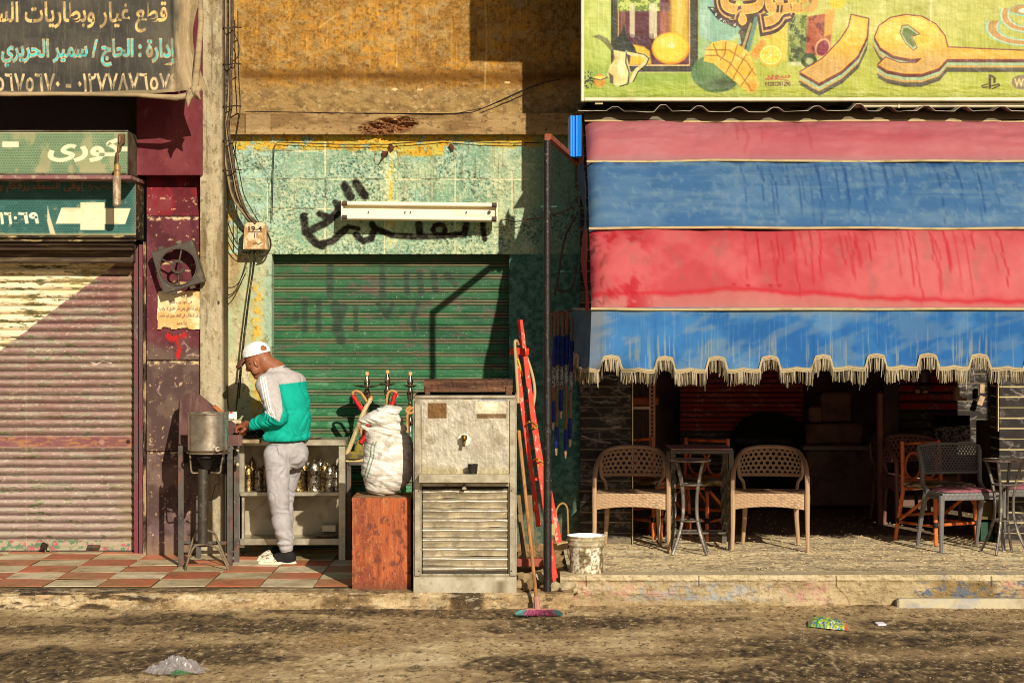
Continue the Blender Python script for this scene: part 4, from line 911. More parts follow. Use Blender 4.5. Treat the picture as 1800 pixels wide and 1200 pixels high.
    mb = MB(); mb.box2(WX(1553, 17.3), WX(1580, 17.3), 17.3, 17.5, TERR, 3); mb.box2(WX(1725, 17), WX(1745, 17), 17.05, 17.2, TERR, WZ(740, 17), .01); link('door_frame', mb, mat('door_frame_brown', C('#3e2c24', .8), .7, layers=[(C('#6a4a38'), (9, 9, 1), .5, .7, .6)]), root)
    # round-topped slab at the back, an opening's darkness put into its colour
    mb = MB(); d = 18.9; q = [(1290, 900), (1290, 770)] + [(1352 - 62 * math.cos(a), 768 - 44 * math.sin(a)) for a in np.linspace(0, math.pi, 17)] + [(1414, 900)]
    mb.prism([(WX(x, d), WZ(y, d)) for x, y in q], d - .1, d + .05); link('dark_arch', mb, mat('arch_black', C('#0d0a09'), .9), root)
    mb = MB(); mb.box2(.62, 5.3, 18.9, 19.05, TERR - .02, TERR + .1, .01); link('skirting', mb, mk, root)
cafe()

def cabinet():
    t = thing('cabinet', 'dark stacked cabinet with stone slab front at back of the cafe', 'cabinet', tuple(P(1480, 890, 18.6)))
    m = mat('cabinet_brown', C('#7c5e4c', .9), .7, layers=[(C('#4a362c'), 5, .45, .65, .8), (C('#7c604c'), (14, 14, 3), .6, .75, .5)])
    d = 18.6
    mb = MB(); mb.box2(WX(1418, d), WX(1536, d), d, d + .5, WZ(890, d), WZ(790, d), .02); link('body', mb, m, t)
    mb = MB(); mb.box2(WX(1412, d - .1), WX(1540, d - .1), d - .1, d + .5, WZ(790, d), WZ(782, d), .01); link('top', mb, mat('slab_stone', C('#94826f', .8), .6), t)
    mb = MB(); mb.box2(WX(1420, d), WX(1520, d), d + .1, d + .4, WZ(782, d), WZ(745, d), .02); mb.box2(WX(1422, d), WX(1446, d), d, d + .3, WZ(742, d), WZ(714, d), .02); mb.box2(WX(1446, d), WX(1500, d), d + .1, d + .3, WZ(742, d), WZ(690, d), .02)
    link('shelf_box', mb, mat('box_brown', C('#8a6450', .9), .8, layers=[(C('#5a4034'), 6, .45, .65, .8)]), t)
cabinet()

def shelf_rack():
    d = 16.6; t = thing('shelf_rack', 'slotted metal shelf upright with wooden board behind black marble column', 'shelf', tuple(P(1146, 790, d)))
    mb = MB(); x0, x1 = WX(1141, d), WX(1152, d); z0, z1 = WZ(785, d), WZ(600, d)
    xs = [x0, x0 + (x1 - x0) * .32, x0 + (x1 - x0) * .68, x1]; k = 26
    for i in range(k):
        za = z0 + (z1 - z0) * i / k; zb = z0 + (z1 - z0) * (i + 1) / k; zm = za + (zb - za) * .35
        mb.box2(xs[0], xs[1], d, d + .003, za, zb, .0005); mb.box2(xs[2], xs[3], d, d + .003, za, zb, .0005); mb.box2(xs[1], xs[2], d, d + .003, za, zm, .0005)
    link('upright', mb, mat('slotted_angle', C('#c08a70', .9), .5, .2), t)
    mb = MB(); mb.box2(WX(1100, d), WX(1142, d), d - .01, d + .4, WZ(719, d), WZ(714, d), .002); link('shelf', mb, mat('shelf_tin_pale', C('#d8b8a0', .9), .5), t)
    mb = MB(); mb.box2(WX(1100, d), WX(1158, d), d + .03, d + .35, WZ(713, d), WZ(698, d), .01); link('board', mb, mat('orange_wood', C('#a85a30', .8), .7, layers=[(C('#6a3418'), (3, 20, 20), .45, .65, .7)]), t)
    mb = MB(); mb.box2(WX(1128, d + .5), WX(1131, d + .5), d + .5, d + .52, TERR, WZ(640, d), .001); link('rear_upright', mb, m_iron, t)
shelf_rack()

# ------------------------------------------------------------------ billboard
def billboard():
    d = 14.55; t = thing('billboard', 'large green juice bar billboard with gold Arabic letters and printed fruit', 'billboard', (WX(1430, d), d, WZ(176, d)))
    cv = Canvas(1026, -130, 1960, 173, 1.0, '#acb042'); X, Y = cv.X, cv.Y
    n = cv.noise(70, 50, 4, 3); n2 = cv.noise(8, 2.2, 3, 5); n3 = cv.noise(240, 120, 3, 8); wv = cv.noise(2.4, 26, 3, 15)
    lf = 1 - sstep(1060, 1420, X + (n - .5) * 120); cv.mix(lf * .75, '#9db13c'); cv.mix(sstep(.45, .65, n) * .5, '#c6c468').mix(sstep(.52, .38, n3) * .4, '#98a53c')
    cv.mix(np.exp(-((X - 1060) / 30) ** 2) * (1 - sstep(60, 160, Y)) * .6, '#d2d88a'); cv.mix(sstep(1250, 1450, X) * (1 - sstep(20, 120, Y)) * .35, '#d9d090')
    cv.mix(np.exp(-((Y - 135) / 16) ** 2) * (1 - sstep(1180, 1300, X)) * .5, '#74983a')
    # framed juice glasses
    cv.rect(1074, -140, 1227, 127, '#34302a', 1, 1); cv.rect(1078, -140, 1223, 124, '#4a4438', .6, 1); cv.rect(1086, -140, 1213, 116, '#c9a86a', 1, .8); cv.rect(1088, -140, 1211, 114, '#5a2c34', 1, .8)
    cv.rect(1090, -140, 1100, 70, '#8a5c4c', .7, 3); cv.rect(1160, 20, 1180, 80, '#a5502c', .8, 5); cv.rect(1178, -140, 1211, 92, '#d8b83a', .9, 6); cv.rect(1190, 0, 1198, 60, '#efe09a', .5, 4)
    cv.rect(1086, -140, 1160, 20, '#6f8a34', .9, 4); cv.mix(cv.inside([(1086, 0), (1160, 0), (1160, 20), (1086, 20)]) * sstep(.5, .6, cv.noise(7, 7, 3, 31)), '#b9c460')
    for x0, x1, y1 in ((1107, 1116, 62), (1141, 1155, 64)): cv.rect(x0, 6, x1, y1, '#d6cfa4', .85, 1.5); cv.ell((x0 + x1) / 2, y1, (x1 - x0) / 2, 5, '#d6cfa4', .8)
    cv.rect(1160, 5, 1175, 70, '#b9a58c', .25, 3); cv.mix(cv.inside([(1088, 60), (1150, 60), (1150, 114), (1088, 114)]) * .35, '#3a1c24')
    cv.rect(1100, 76, 1145, 114, '#4a2a2c', .8, 4); cv.poly([(1112, 78), (1131, 82), (1142, 90), (1145, 114), (1106, 114)], '#e2b536', 1, 2)
    cv.ell(1179, 86, 33, 28, '#d98a24', 1); cv.ell(1178, 84, 31, 26, '#f0c436', 1, .1); cv.ell(1172, 74, 16, 9, '#f7de7c', .6, .6); cv.ell(1180, 80, 6, 4, '#fbeebc', .7, .5)
    cv.rect(1088, 114, 1212, 116.5, '#d8b878', .9); cv.rect(1076, 126, 1228, 128.5, '#c9c07c', .6)
    # brass coffee pot
    cv.poly([(1041, 65), (1052, 61), (1068, 68), (1078, 84), (1074, 90), (1060, 74), (1050, 68)], '#6a6a3a', .9, 1.5)
    cv.poly([(1078, 88), (1100, 92), (1104, 108), (1108, 126), (1106, 140), (1096, 150), (1084, 152), (1073, 146), (1067, 130), (1072, 116), (1081, 104)], '#e0d08c', 1, 1.4)
    cv.poly([(1080, 92), (1090, 95), (1086, 120), (1090, 148), (1076, 146), (1069, 130), (1076, 114)], '#c9b46a', .55, 3); cv.ell(1092, 118, 6, 14, '#f0e8bc', .6, .5)
    cv.poly([(1076, 74), (1086, 66), (1092, 58), (1097, 42), (1100, 58), (1106, 70), (1116, 84), (1119, 93), (1104, 92), (1082, 88)], '#262a1e', 1, 1.2)
    cv.stroke([(1102, 92), (1112, 96), (1130, 97), (1138, 102), (1134, 112), (1118, 124), (1110, 142)], 3.2, '#d6c888', 1, 1); cv.stroke([(1102, 90), (1118, 93), (1132, 96), (1141, 103), (1136, 114), (1122, 126), (1113, 144)], .9, '#22241a', .9)
    cv.stroke([(1101, 93), (1100, 110), (1106, 128), (1104, 148), (1090, 152)], 1, '#24241a', .9)
    cv.ell(1054, 142, 11, 12, '#c08a24', 1); cv.ell(1054, 137, 11, 3.5, '#e8cc60', .9); cv.stroke([(1042, 138), (1056, 141), (1068, 136)], .8, '#22201a', .9); cv.mix((1 - sstep(.6, 1.1, np.hypot((X - 1034) / 12, (Y - 140) / 18))) * sstep(.45, .55, cv.noise(3, 3, 2, 61)), '#2c2418')
    cv.poly([(1070, 128), (1078, 134), (1078, 148), (1072, 146)], '#3a3018', .8, 1.5)
    # teal cup and slanted frame
    cv.rect(1228, -140, 1262, 108, '#7ea88c', .55, 5); cv.poly([(1296, 30), (1336, 20), (1316, 92), (1300, 92)], '#3c3428', .95, 1); cv.poly([(1318, 40), (1322, 42), (1308, 86), (1304, 84)], '#c9a86a', .8, .8); cv.poly([(1326, 30), (1334, 30), (1320, 90), (1310, 92)], '#6f9a84', .8, 1)
    cv.poly([(1238, -20), (1262, 12), (1300, 46), (1302, 52), (1284, 70), (1268, 76), (1246, 72), (1230, 62), (1229, 0)], '#86b09a', 1, 2); cv.ell(1240, 40, 9, 34, '#b6cfb8', .6, .6); cv.poly([(1243, 12), (1262, 14), (1298, 44), (1292, 50), (1262, 36)], '#2e342a', 1, 1.4)
    cv.mix(cv.inside([(1246, 14), (1262, 16), (1296, 44), (1290, 48), (1264, 36)]) * sstep(.55, .6, cv.noise(3, 2, 2, 71)), '#d6d9c4'); cv.stroke([(1286, 70), (1298, 62), (1300, 76), (1288, 84)], 2.6, '#9ac0a4', .95); cv.rect(1229, 78, 1250, 100, '#9cb68c', .5, 5)
    # mango
    cv.ell(1258, 130, 43, 33, '#4a6a3a', 1, .05, .1); cv.ell(1252, 120, 24, 18, '#7a9a5c', .55, .6); cv.ell(1270, 148, 24, 10, '#39402a', .6, .6)
    mg = [(1237, 108), (1240, 88), (1252, 75), (1272, 71), (1298, 78), (1316, 92), (1327, 120), (1334, 150), (1328, 161), (1316, 163), (1302, 152), (1280, 134), (1254, 112)]
    cv.poly(mg, '#e0b23c', 1, 1.2); ins = cv.inside(mg); cv.mix(ins * sstep(.5, .65, cv.noise(14, 12, 3, 81)) * .6, '#f0d06c'); cv.ell(1322, 152, 9, 11, '#c98a2a', .6, .6)
    for p in ([(1240, 98), (1262, 98), (1284, 112), (1304, 134), (1322, 160)], [(1254, 78), (1262, 98)], [(1276, 74), (1274, 96), (1266, 106)], [(1296, 80), (1288, 106), (1276, 128)], [(1312, 96), (1300, 116), (1288, 140)], [(1324, 120), (1312, 138), (1302, 152)], [(1240, 88), (1280, 88), (1312, 108), (1328, 132)]): cv.stroke(p, 1.1, '#9a6420', .85, 1)
    # citrus, tall glasses
    cv.rect(1340, 30, 1384, 108, '#d9c04a', .75, 4); cv.rect(1343, 34, 1356, 68, '#e2a63c', .8, 2); cv.poly([(1318, 94), (1340, 68), (1347, 76), (1328, 108)], '#d98c2c', .9, 1.4)
    cv.ell(1355, 98, 21, 20, '#d8b02c', 1); cv.ell(1355, 97, 18.5, 17, '#f2e49a', 1); cv.ell(1355, 97, 16.5, 15, '#ecc83c', 1)
    for a in np.arange(0, 6.28, .785): cv.stroke([(1355, 97), (1355 + 15 * math.cos(a), 97 + 14 * math.sin(a))], .6, '#f6eaa8', .8)
    cv.rect(1386, 28, 1418, 110, '#5a6a34', .9, 3); cv.mix(cv.inside([(1386, 28), (1418, 28), (1416, 110), (1388, 110)]) * sstep(.5, .6, cv.noise(9, 10, 3, 91)) * .8, '#a8b060'); cv.mix(cv.inside([(1386, 28), (1418, 28), (1416, 110), (1388, 110)]) * sstep(.58, .66, cv.noise(8, 10, 3, 93)) * .8, '#2e3a20'); cv.ell(1401, 112, 16, 4, '#d0d0a8', .7, .4)
    cv.poly([(1420, 30), (1464, 22), (1458, 100), (1416, 96)], '#a84a38', .9, 2); cv.mix(cv.inside([(1420, 30), (1464, 22), (1458, 100), (1416, 96)]) * sstep(.5, .62, cv.noise(10, 12, 3, 95)) * .7, '#5c2024'); cv.poly([(1450, 18), (1468, 16), (1462, 60), (1448, 66)], '#e2a848', .85, 2); cv.ell(1472, 4, 14, 12, '#e8c030', .9); cv.ell(1446, 84, 13, 17, '#d8a878', .9, .1, .4); cv.ell(1446, 85, 10, 14, '#7c2430', 1, .1, .4); cv.ell(1422, 107, 14, 13, '#33401f', 1); cv.ell(1423, 108, 7, 6, '#c9cf8c', .8, .4)
    cv.text('سوبر', 1345, 132, 1388, 140, '#b04a34', .9, .04); cv.stroke([(1346, 141), (1362, 139), (1386, 142)], .9, '#a8482c', .8); cv.text('01282201290', 1345, 144, 1389, 151, '#5c3a26', .95, .04)
    # word at the top, cut by the frame of the photo
    for r_, c_ in ((.20, '#4a2f30'), (.14, '#d0a860'), (.105, '#53302e'), (.05, '#e8c454')): cv.text('شوب', 1270, -46, 1436, 42, c_, 1, r_)
    cv.text('شوب', 1270, -46, 1436, 42, '#cfa050', 1, .03)
    # the big word
    re = [(1497, 27), (1526, 34), (1523, 66), (1508, 98), (1480, 124), (1440, 146), (1407, 127), (1446, 104), (1478, 70), (1492, 48)]
    wa = [(1538, 66), (1546, 46), (1566, 32), (1592, 27), (1620, 30), (1645, 44), (1660, 64), (1665, 84), (1810, 90), (1990, 92), (1990, 104), (1810, 104), (1664, 104), (1650, 120), (1620, 130), (1590, 130), (1560, 124), (1544, 114), (1557, 102), (1582, 112), (1610, 112), (1622, 102), (1600, 104), (1570, 98), (1548, 84)]
    for p in (re, wa):
        for dx, dy, c_, g in ((0, 22, '#4a4434', 1), (-1, 17, '#5c5038', 2), (-1, 13, '#c8a258', 2), (0, 9, '#9dbb8c', 2), (0, 4, '#5c2e28', 2), (0, 0, '#7c3a34', 2.2)): cv.poly([(x + dx, y + dy) for x, y in p], c_, .95, 1, g)
        cv.poly(p, '#e2b43c', 1, .8); ins = cv.inside(p); cv.mix(ins * sstep(70, 120, Y + (n - .5) * 30) * .85, '#c4985a'); cv.mix(ins * sstep(.5, .66, cv.noise(24, 14, 3, 97)) * (1 - sstep(60, 100, Y)) * .7, '#f4e07a'); cv.mix(ins * np.exp(-((Y - 50) / 20) ** 2) * .4, '#f4dc80')
        d_ = cv.segd(list(p) + [p[0]]); cv.mix((1 - sstep(.4, 1.3, np.abs(d_ - 1.6))) * ins * .8, '#e8a838')
    ho = [(1583, 58), (1586, 46), (1596, 45), (1616, 60), (1602, 64), (1611, 84), (1606, 88), (1592, 76)]
    cv.poly(ho, '#8a4a30', 1, 1, 1.5); cv.poly(ho, '#a8c08c', 1, .8, 0); cv.poly([(x * .8 + 1598 * .2, y * .8 + 66 * .2) for x, y in ho], '#6a7a40', 1, 1)
    # cup emblem, pad emblem and wifi mark
    for cx, cy, rx, ry, w_ in ((1800, 48, 56, 27, 9), (1806, 26, 40, 26, 9)):
        for q, c_ in ((w_ + 3, '#7cc0b0'), (w_, '#f0ead0'), (w_ - 2, '#b98a44')):
            r = np.hypot((X - cx) / rx, (Y - cy) / ry); cv.mix((1 - sstep(q / 2 - 1.2, q / 2 + 1.2, np.abs(r - 1) * min(rx, ry))) * (Y > cy - 12) * .9, c_)
    cv.ell(1806, 18, 34, 11, '#8cc4b4', .9); cv.ell(1806, 17, 31, 9, '#b98a44', .9); cv.ell(1808, 19, 18, 5, '#efe8d4', .9)
    cv.rect(1738, 131, 1742.5, 156, '#4a3426', .95, .7); cv.poly([(1738, 130), (1746, 133), (1751, 138), (1750, 146), (1746, 147), (1746, 138), (1742, 135)], '#4a3426', .95, .7); cv.stroke([(1736, 148), (1726, 151), (1728, 154), (1736, 153)], 1.2, '#4a3426', .9); cv.stroke([(1744, 151), (1756, 148), (1757, 151), (1745, 156)], 1.2, '#4a3426', .9)
    cv.ell(1796, 145, 18, 13, '#7c6a4c', .95); cv.text('WiFi', 1783, 139, 1812, 152, '#d8c080', .95, .04)
    # sun-bleaching, weave and grime of the cloth itself
    cv.mix(sstep(.5, .7, wv) * .09, '#efe6b4'); cv.mix(sstep(.5, .36, wv) * .12, '#5a5a2c'); cv.mix(sstep(.55, .7, n) * .10, '#e8dfa0'); cv.mix(sstep(160, 173, Y + (n2 - .5) * 10) * .4, '#5c6a2a'); cv.stroke([(1636, -130), (1636, 40)], .9, '#efe2bc', .7)
    wr = (n - .5) * .03 + (cv.noise(30, 6, 3, 99) - .5) * .02 * sstep(130, 170, Y); mb = MB(); cv.sheet(mb, d, .80, disp=wr, skirt=.04)
    link('printed_sheet', mb, mat('vinyl_print', None, .6, attr=True, spec=.3), t, smooth=True)
    m = mat('frame_aluminium', C('#cdbf9c', .9), .45, .3, layers=[(C('#7c6a4a'), (3, 9, 9), .55, .72, .6)])
    mb = MB(); mb.box2(WX(1021, d), WX(1027, d), d - .03, d + .06, WZ(179, d), WZ(-130, d), .004); mb.box2(WX(1027, d), WX(1960, d), d - .03, d + .06, WZ(178.5, d), WZ(172, d), .004); link('frame', mb, m, t)
    mb = MB(); mb.box2(WX(1500, d), WX(1960, d), d + .03, d + .12, WZ(188, d), WZ(180, d), .006); mb.box2(WX(1580, d), WX(1583, d), d + .02, d + .03, WZ(189, d), WZ(180, d), .001); link('lower_strip', mb, m, t); mb = MB(); mb.box2(WX(1046, d), WX(1060, d), d - .0, d + .06, WZ(183, d), WZ(179, d), .002); link('clip', mb, m, t)
    mb = MB(); mb.box2(WX(1030, d), WX(1960, d), d + .07, d + .11, WZ(176, d), WZ(-130, d)); mb.box2(WX(1030, d), WX(1036, d), d + .11, 15.7, WZ(170, d), WZ(-130, d)); link('backing', mb, m_dark, t)
    # upper-floor signboard above the photo, whose shadow falls on the ochre wall
    t2 = thing('balcony', 'projecting upper floor balcony slab above the billboard', 'balcony', (2.6, 13.9, 4.86))
    mb = MB(); mb.box2(.352, 6.5, 13.8, 15.7, 4.863, 5.0, .01); link('slab', mb, m_conc_plain, t2); mb = MB(); mb.box2(.352, 6.5, 13.8, 13.9, 5.0, 5.9, .01); link('parapet', mb, m_conc_plain, t2)
m_conc_plain = mat('plain_concrete', C('#9a8660', .8), .9, bump=(20, .5, .01))
billboard()

def roof_sheet():
    t = None; d = 14.42; mb = MB(); rs = np.random.RandomState(9)
    xs = []; zs = []; px = 1018.0
    pk = [1082, 1166, 1230, 1300, 1364, 1436, 1510, 1562, 1628, 1694, 1762, 1830, 1900]
    xs = np.arange(1016, 1960, 2.0); z = np.full(xs.shape, 195.0) + (fbm(xs, xs * 0, 60, 60, 3, 4) - .5) * 4
    for p in pk:
        h = rs.uniform(9, 14) * (1.25 if p in (1166, 1510) else 1); w_ = 13
        z -= np.clip(1.25 - np.abs(xs - p) / w_, 0, .85) * h
    prof = np.stack([WX(xs, d), z * 0, WZ(z, d)], -1)
    rows = []
    for y, dz in ((d, -.004), (d, 0), (d + .6, .05), (15.65, .12)):
        r = prof.copy(); r[:, 1] = y + (fbm(xs, xs * 0, 40, 40, 2, 8) - .5) * .06 * (y == d); r[:, 2] += dz; rows.append(r)
    und = prof.copy(); und[:, 1] = 15.65; und[:, 2] += .11; rows.insert(0, und)
    mb.grid(np.stack(rows))
    o = link('roof_sheet', mb, mat('galvanised_sheet', C('#a89c88', .8), .5, .3, layers=[(C('#4a3c2c'), 5, .45, .65, .8), (C('#7a4a2c'), 12, .6, .72, .7)]), at=(WX(1430, d), d, WZ(195, d)))
    tag(o, 'rusty corrugated metal roof sheet with wavy edge between billboard and awning', 'roof sheet')
roof_sheet()

# ------------------------------------------------------------------ awning
AX0 = .545; AX1 = 4.6
def awning():
    t = thing('awning', 'faded pink red and blue striped cloth awning with scalloped fringed valance', 'awning', (2.4, 13.4, 1.45))
    m = mat('awning_cloth', None, .85, attr=True, spec=.15, trans=.12, bump=(220, .2, .003))
    m_pipe = mat('cream_piping', C('#b8a274', .9), .8, layers=[(C('#7a6038'), (9, 20, 20), .5, .68, .6)])
    prof = [(14.62, 3.395), (14.55, 3.335), (14.18, 3.01), (14.18, 3.01), (13.785, 2.50), (13.785, 2.50), (13.405, 1.925), (13.40, 1.915)]
    def stripe(name, a, b, col, bulge, paint, seed):
        xs = np.arange(0, 1.0001, .0034) ** 1.0 * (AX1 - AX0) + AX0; vs = np.linspace(0, 1, 46)
        X, V = np.meshgrid(xs, vs); u = (X - AX0) * 255          # ~ photo pixels along the stripe
        y = a[0] + (b[0] - a[0]) * V; z = a[1] + (b[1] - a[1]) * V
        L = math.hypot(b[0] - a[0], b[1] - a[1]); ny, nz = -(a[1] - b[1]) / L, (a[0] - b[0]) / L
        endr = 1 - np.exp(-(X - AX0) / .05); n = fbm(u + 60, V * 90 + 7, 90, 50, 4, seed); n2 = fbm(u, V * 90, 26, 20, 3, seed + 3)
        bl = bulge * np.sin(math.pi * V) ** .7 * (.35 + .65 * endr) + (n - .5) * .045 * endr + (n2 - .5) * .013 - .045 * np.exp(-(X - AX0) / .03)
        Pt = np.stack([X, y + ny * bl, z + nz * bl - .012 * (X - AX0) * 0], -1)
        c = np.ones(X.shape + (3,)) * hx(col)
        def mix(mk, cc): c[...] += np.clip(mk, 0, 1)[..., None] * (hx(cc) - c)
        paint(u, V, mix, seed)
        mb = MB(); mb.grid(Pt, np.clip(s2l(np.clip(c, 0, 1)) * .63, .003, .85)); link(name, mb, m, t, smooth=True, angle=180)
    def drips(u, V, mix, col, seed, n, x0, x1, w_=1.3, full=.8):
        rs = np.random.RandomState(seed)
        for _ in range(n):
            x = rs.uniform(x0, x1); L = rs.uniform(.3, 1.0); wob = (fbm(V * 60 + x, V * 0 + x, 22, 22, 3, int(x) % 97) - .5) * 13; top = rs.uniform(0, .25) if rs.rand() < .6 else 0
            mix((1 - sstep(w_ * .4, w_ * 1.5, np.abs(u - x - wob))) * sstep(top - .02, top + .02, V) * (1 - sstep(L - .05, L + .02, V)) * full * rs.uniform(.4, 1), col)
    def p_pink(u, V, mix, s_):
        n = fbm(u, V * 60, 120, 14, 7, s_, .64); mix(sstep(.42, .66, n) * .6, '#d98a8c'); mix(sstep(.5, .34, fbm(u, V * 60, 200, 14, 3, s_ + 4)) * .5, '#c2646c'); mix(sstep(230, 330, u) * (1 - sstep(600, 720, u)) * np.exp(-((V - .5) / .22) ** 2) * sstep(.4, .6, n) * .7, '#c75660')
        mix((1 - sstep(20, 80, u)) * .35, '#cc7878'); drips(u, V, mix, '#b84a54', s_, 9, 250, 420, 2.4, .5); mix(sstep(.86, .97, V) * .45, '#b08a88')
    def p_blue(u, V, mix, s_):
        n = fbm(u, V * 90, 90, 20, 7, s_, .66); n2 = fbm(u, V * 90, 10, 8, 6, s_ + 3, .64); mix(sstep(.42, .68, n) * .45, '#7094b4'); mix(sstep(.54, .36, n) * .5, '#3c6ca0'); mix(sstep(.56, .66, n2) * .4, '#8aa4b4'); mix((1 - sstep(10, 50, u)) * .4, '#5c7c98')
        mix((1 - sstep(.02, .14, V)) * sstep(.45, .6, fbm(u, V, 20, 9, 3, 5)) * .8, '#24508c'); drips(u, V, mix, '#2a5088', s_, 44, 280, 760, 1.5, .75); mix(sstep(.5, .7, fbm(u, V * 90, 160, 7, 6, s_ + 8, .62)) * .3, '#8ca4b0'); mix(sstep(.93, .99, V) * .5, '#4f6a94')
    def p_red(u, V, mix, s_):
        n = fbm(u, V * 120, 80, 46, 7, s_, .64); mix(sstep(.42, .66, n) * .5, '#e87c78'); mix(sstep(.52, .34, n) * .5, '#cc4a50'); mix(sstep(400, 600, u) * np.exp(-((V - .5) / .35) ** 2) * .4, '#ea9088'); mix(sstep(.56, .68, fbm(u, V * 120, 26, 40, 6, 66, .65)) * .35, '#b4746c')
        ed = .84 + .07 * sstep(250, 700, u) - .10 * (1 - sstep(0, 180, np.abs(u - 250) * .0 + np.abs(u - 150))) * 0 + (fbm(u, u * 0, 30, 30, 3, 9) - .5) * .06 - .05 * np.exp(-((u - 300) / 130) ** 2)
        mix(np.exp(-((V - ed) / .025) ** 2) * .8, '#d63038'); mix(sstep(ed, ed + .05, V) * .75, '#d8837c'); mix(sstep(ed + .07, 1.0, V) * .4, '#c59a88')
        drips(u, V, mix, '#cf2c36', s_, 36, 270, 760, 1.7, .8)
        sc_ = (1 - sstep(60, 130, u)) * sstep(.5, .62, fbm(u, V * 120, 40, 34, 7, 77, .66)); mix(sc_ * .8, '#c4202c'); mix((1 - sstep(8, 40, u)) * sstep(.5, .6, fbm(u, V * 120, 9, 12, 4, 78)) * .8, '#8a3a34'); mix((1 - sstep(.6, 1, np.hypot((u - 92) / 24, (V - .12) / .1))) * sstep(.4, .55, n) * .8, '#a03038')
        for x in (250, 275, 315, 330): mix((1 - sstep(.5, 1.2, np.hypot((u - x) / 5, (V - .74) / .02))) * .8, '#c42830')
        mix((1 - sstep(.01, .07, V)) * .5, '#cf4a4c')
    stripe('red_stripe', prof[1], prof[2], '#d07478', .055, p_pink, 21)
    stripe('blue_stripe', prof[3], prof[4], '#527ca6', .06, p_blue, 31)
    stripe('red_stripe', prof[5], prof[6], '#de5c60', .065, p_red, 41)
    # grey hem under the roof sheet
    mb = MB(); xs = np.arange(AX0 - .01, AX1, .02); r = np.stack([np.stack([xs, xs * 0 + a, xs * 0 + b], -1) for a, b in ((14.75, 3.45), (14.60, 3.40), (14.545, 3.345))]); r[1:, :, 2] += (fbm(xs, xs * 0, .3, .3, 3, 4) - .5)[None] * .02
    mb.grid(r, np.ones(r.shape) * s2l(hx('#8f8268')) * .7); link('top_hem', mb, m, t, smooth=True)
    for (a, b) in ((prof[1], 2), (((prof[2][0] + prof[3][0]) / 2 - .02, (prof[2][1] + prof[3][1]) / 2), 5), (((prof[4][0] + prof[5][0]) / 2 - .025, (prof[4][1] + prof[5][1]) / 2 + .005), 7), ((13.385, 1.932), 9)):
        mb = MB(); xs = np.arange(AX0 - .005, AX1, .05); mb.tube([(x, a[0] - .006 + (vnoise(np.array([x * 3.]), np.array([1.]), b)[0] - .5) * .012, a[1] + (vnoise(np.array([x * 2.]), np.array([3.]), b)[0] - .5) * .014) for x in xs], .010, 6)
        if b == 9: mb.tube([(AX0, 13.385, 1.932), (AX0 - .03, 14.2, 1.94), (AX0 - .07, 15.4, 1.95)], .008, 6)
        link('piping', mb, m_pipe, t, smooth=True)
    # side panel under the slope, front stripes darkened to hold the side's shade
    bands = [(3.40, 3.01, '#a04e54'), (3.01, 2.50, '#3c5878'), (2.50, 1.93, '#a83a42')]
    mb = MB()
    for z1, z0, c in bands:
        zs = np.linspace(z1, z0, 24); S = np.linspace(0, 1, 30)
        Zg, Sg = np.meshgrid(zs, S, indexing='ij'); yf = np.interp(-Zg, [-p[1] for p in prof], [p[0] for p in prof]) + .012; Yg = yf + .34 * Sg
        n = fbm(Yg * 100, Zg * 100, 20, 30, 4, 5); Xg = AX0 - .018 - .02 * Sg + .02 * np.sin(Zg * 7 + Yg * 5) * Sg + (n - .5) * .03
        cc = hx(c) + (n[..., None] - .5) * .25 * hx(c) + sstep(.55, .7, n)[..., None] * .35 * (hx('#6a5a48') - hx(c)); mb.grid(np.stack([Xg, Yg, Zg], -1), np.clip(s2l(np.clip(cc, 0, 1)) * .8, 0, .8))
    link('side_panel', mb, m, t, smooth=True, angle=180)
    # valance with square-topped scallops, front and side
    P_ = 92.5 / 3440 * 13.4
    def low(s_):                      # lower edge height below the piping (m) at distance s_ along the edge from the corner
        ph = ((s_ - .135) / P_ + .5) % 1.0 - .5; w_ = abs(ph) * P_
        notch = 1 - sstep(.048, .078, w_); sag = .012 * (1 - (abs(ph) * 2 - .5) ** 2 * 4) if abs(ph) * 2 > 0 else 0
        return .425 + .010 * math.sin(s_ * 2.1) + max(sag, -.02) - .082 * float(notch)
    def edge(side):
        n_ = 760 if not side else 200; S = np.linspace(0, AX1 - AX0 if not side else 2.0, n_); V = np.linspace(0, 1, 34)
        Lw = np.array([low(s_ + (0 if not side else .18)) for s_ in S]); Sg, Vg = np.meshgrid(S, V); Lg = np.broadcast_to(Lw, Sg.shape)
        u = Sg * 255; dn = Vg * Lg; n = fbm(u + (200 if side else 0), dn * 255, 60, 60, 3, 51)
        cor = np.exp(-Sg / .3); fold = (.022 * np.sin(u / 26 + dn * 6 + 2 * np.sin(u / 90)) + .02 * np.sin(u / 61)) * Vg * (1.8 * np.exp(-Sg / .9) + .8) + (n - .5) * .04 * Vg + .03 * Vg * cor * np.sin((u + dn * 400) / 20)
        if not side: Pt = np.stack([AX0 - .0 + Sg - .02 * Vg * np.exp(-Sg / .08), 13.395 - fold - .025 * Vg, 1.945 - dn], -1)
        else: Pt = np.stack([AX0 - .004 - .035 * Sg - .03 * Vg + fold * .9, 13.40 + Sg - .02 * Vg, 1.945 - dn + .01 * Sg], -1)
        c = np.ones(Sg.shape + (3,)) * hx('#3773b0')
        def mix(mk, cc): c[...] += np.clip(mk, 0, 1)[..., None] * (hx(cc) - c)
        n1 = fbm(u, dn * 255, 70, 60, 4, 53); dg = fbm(u * .8 - dn * 255 * .7, u * .4 + dn * 255, 60, 22, 4, 55); st_ = fbm(u, dn * 255, 2.2, 70, 3, 57)
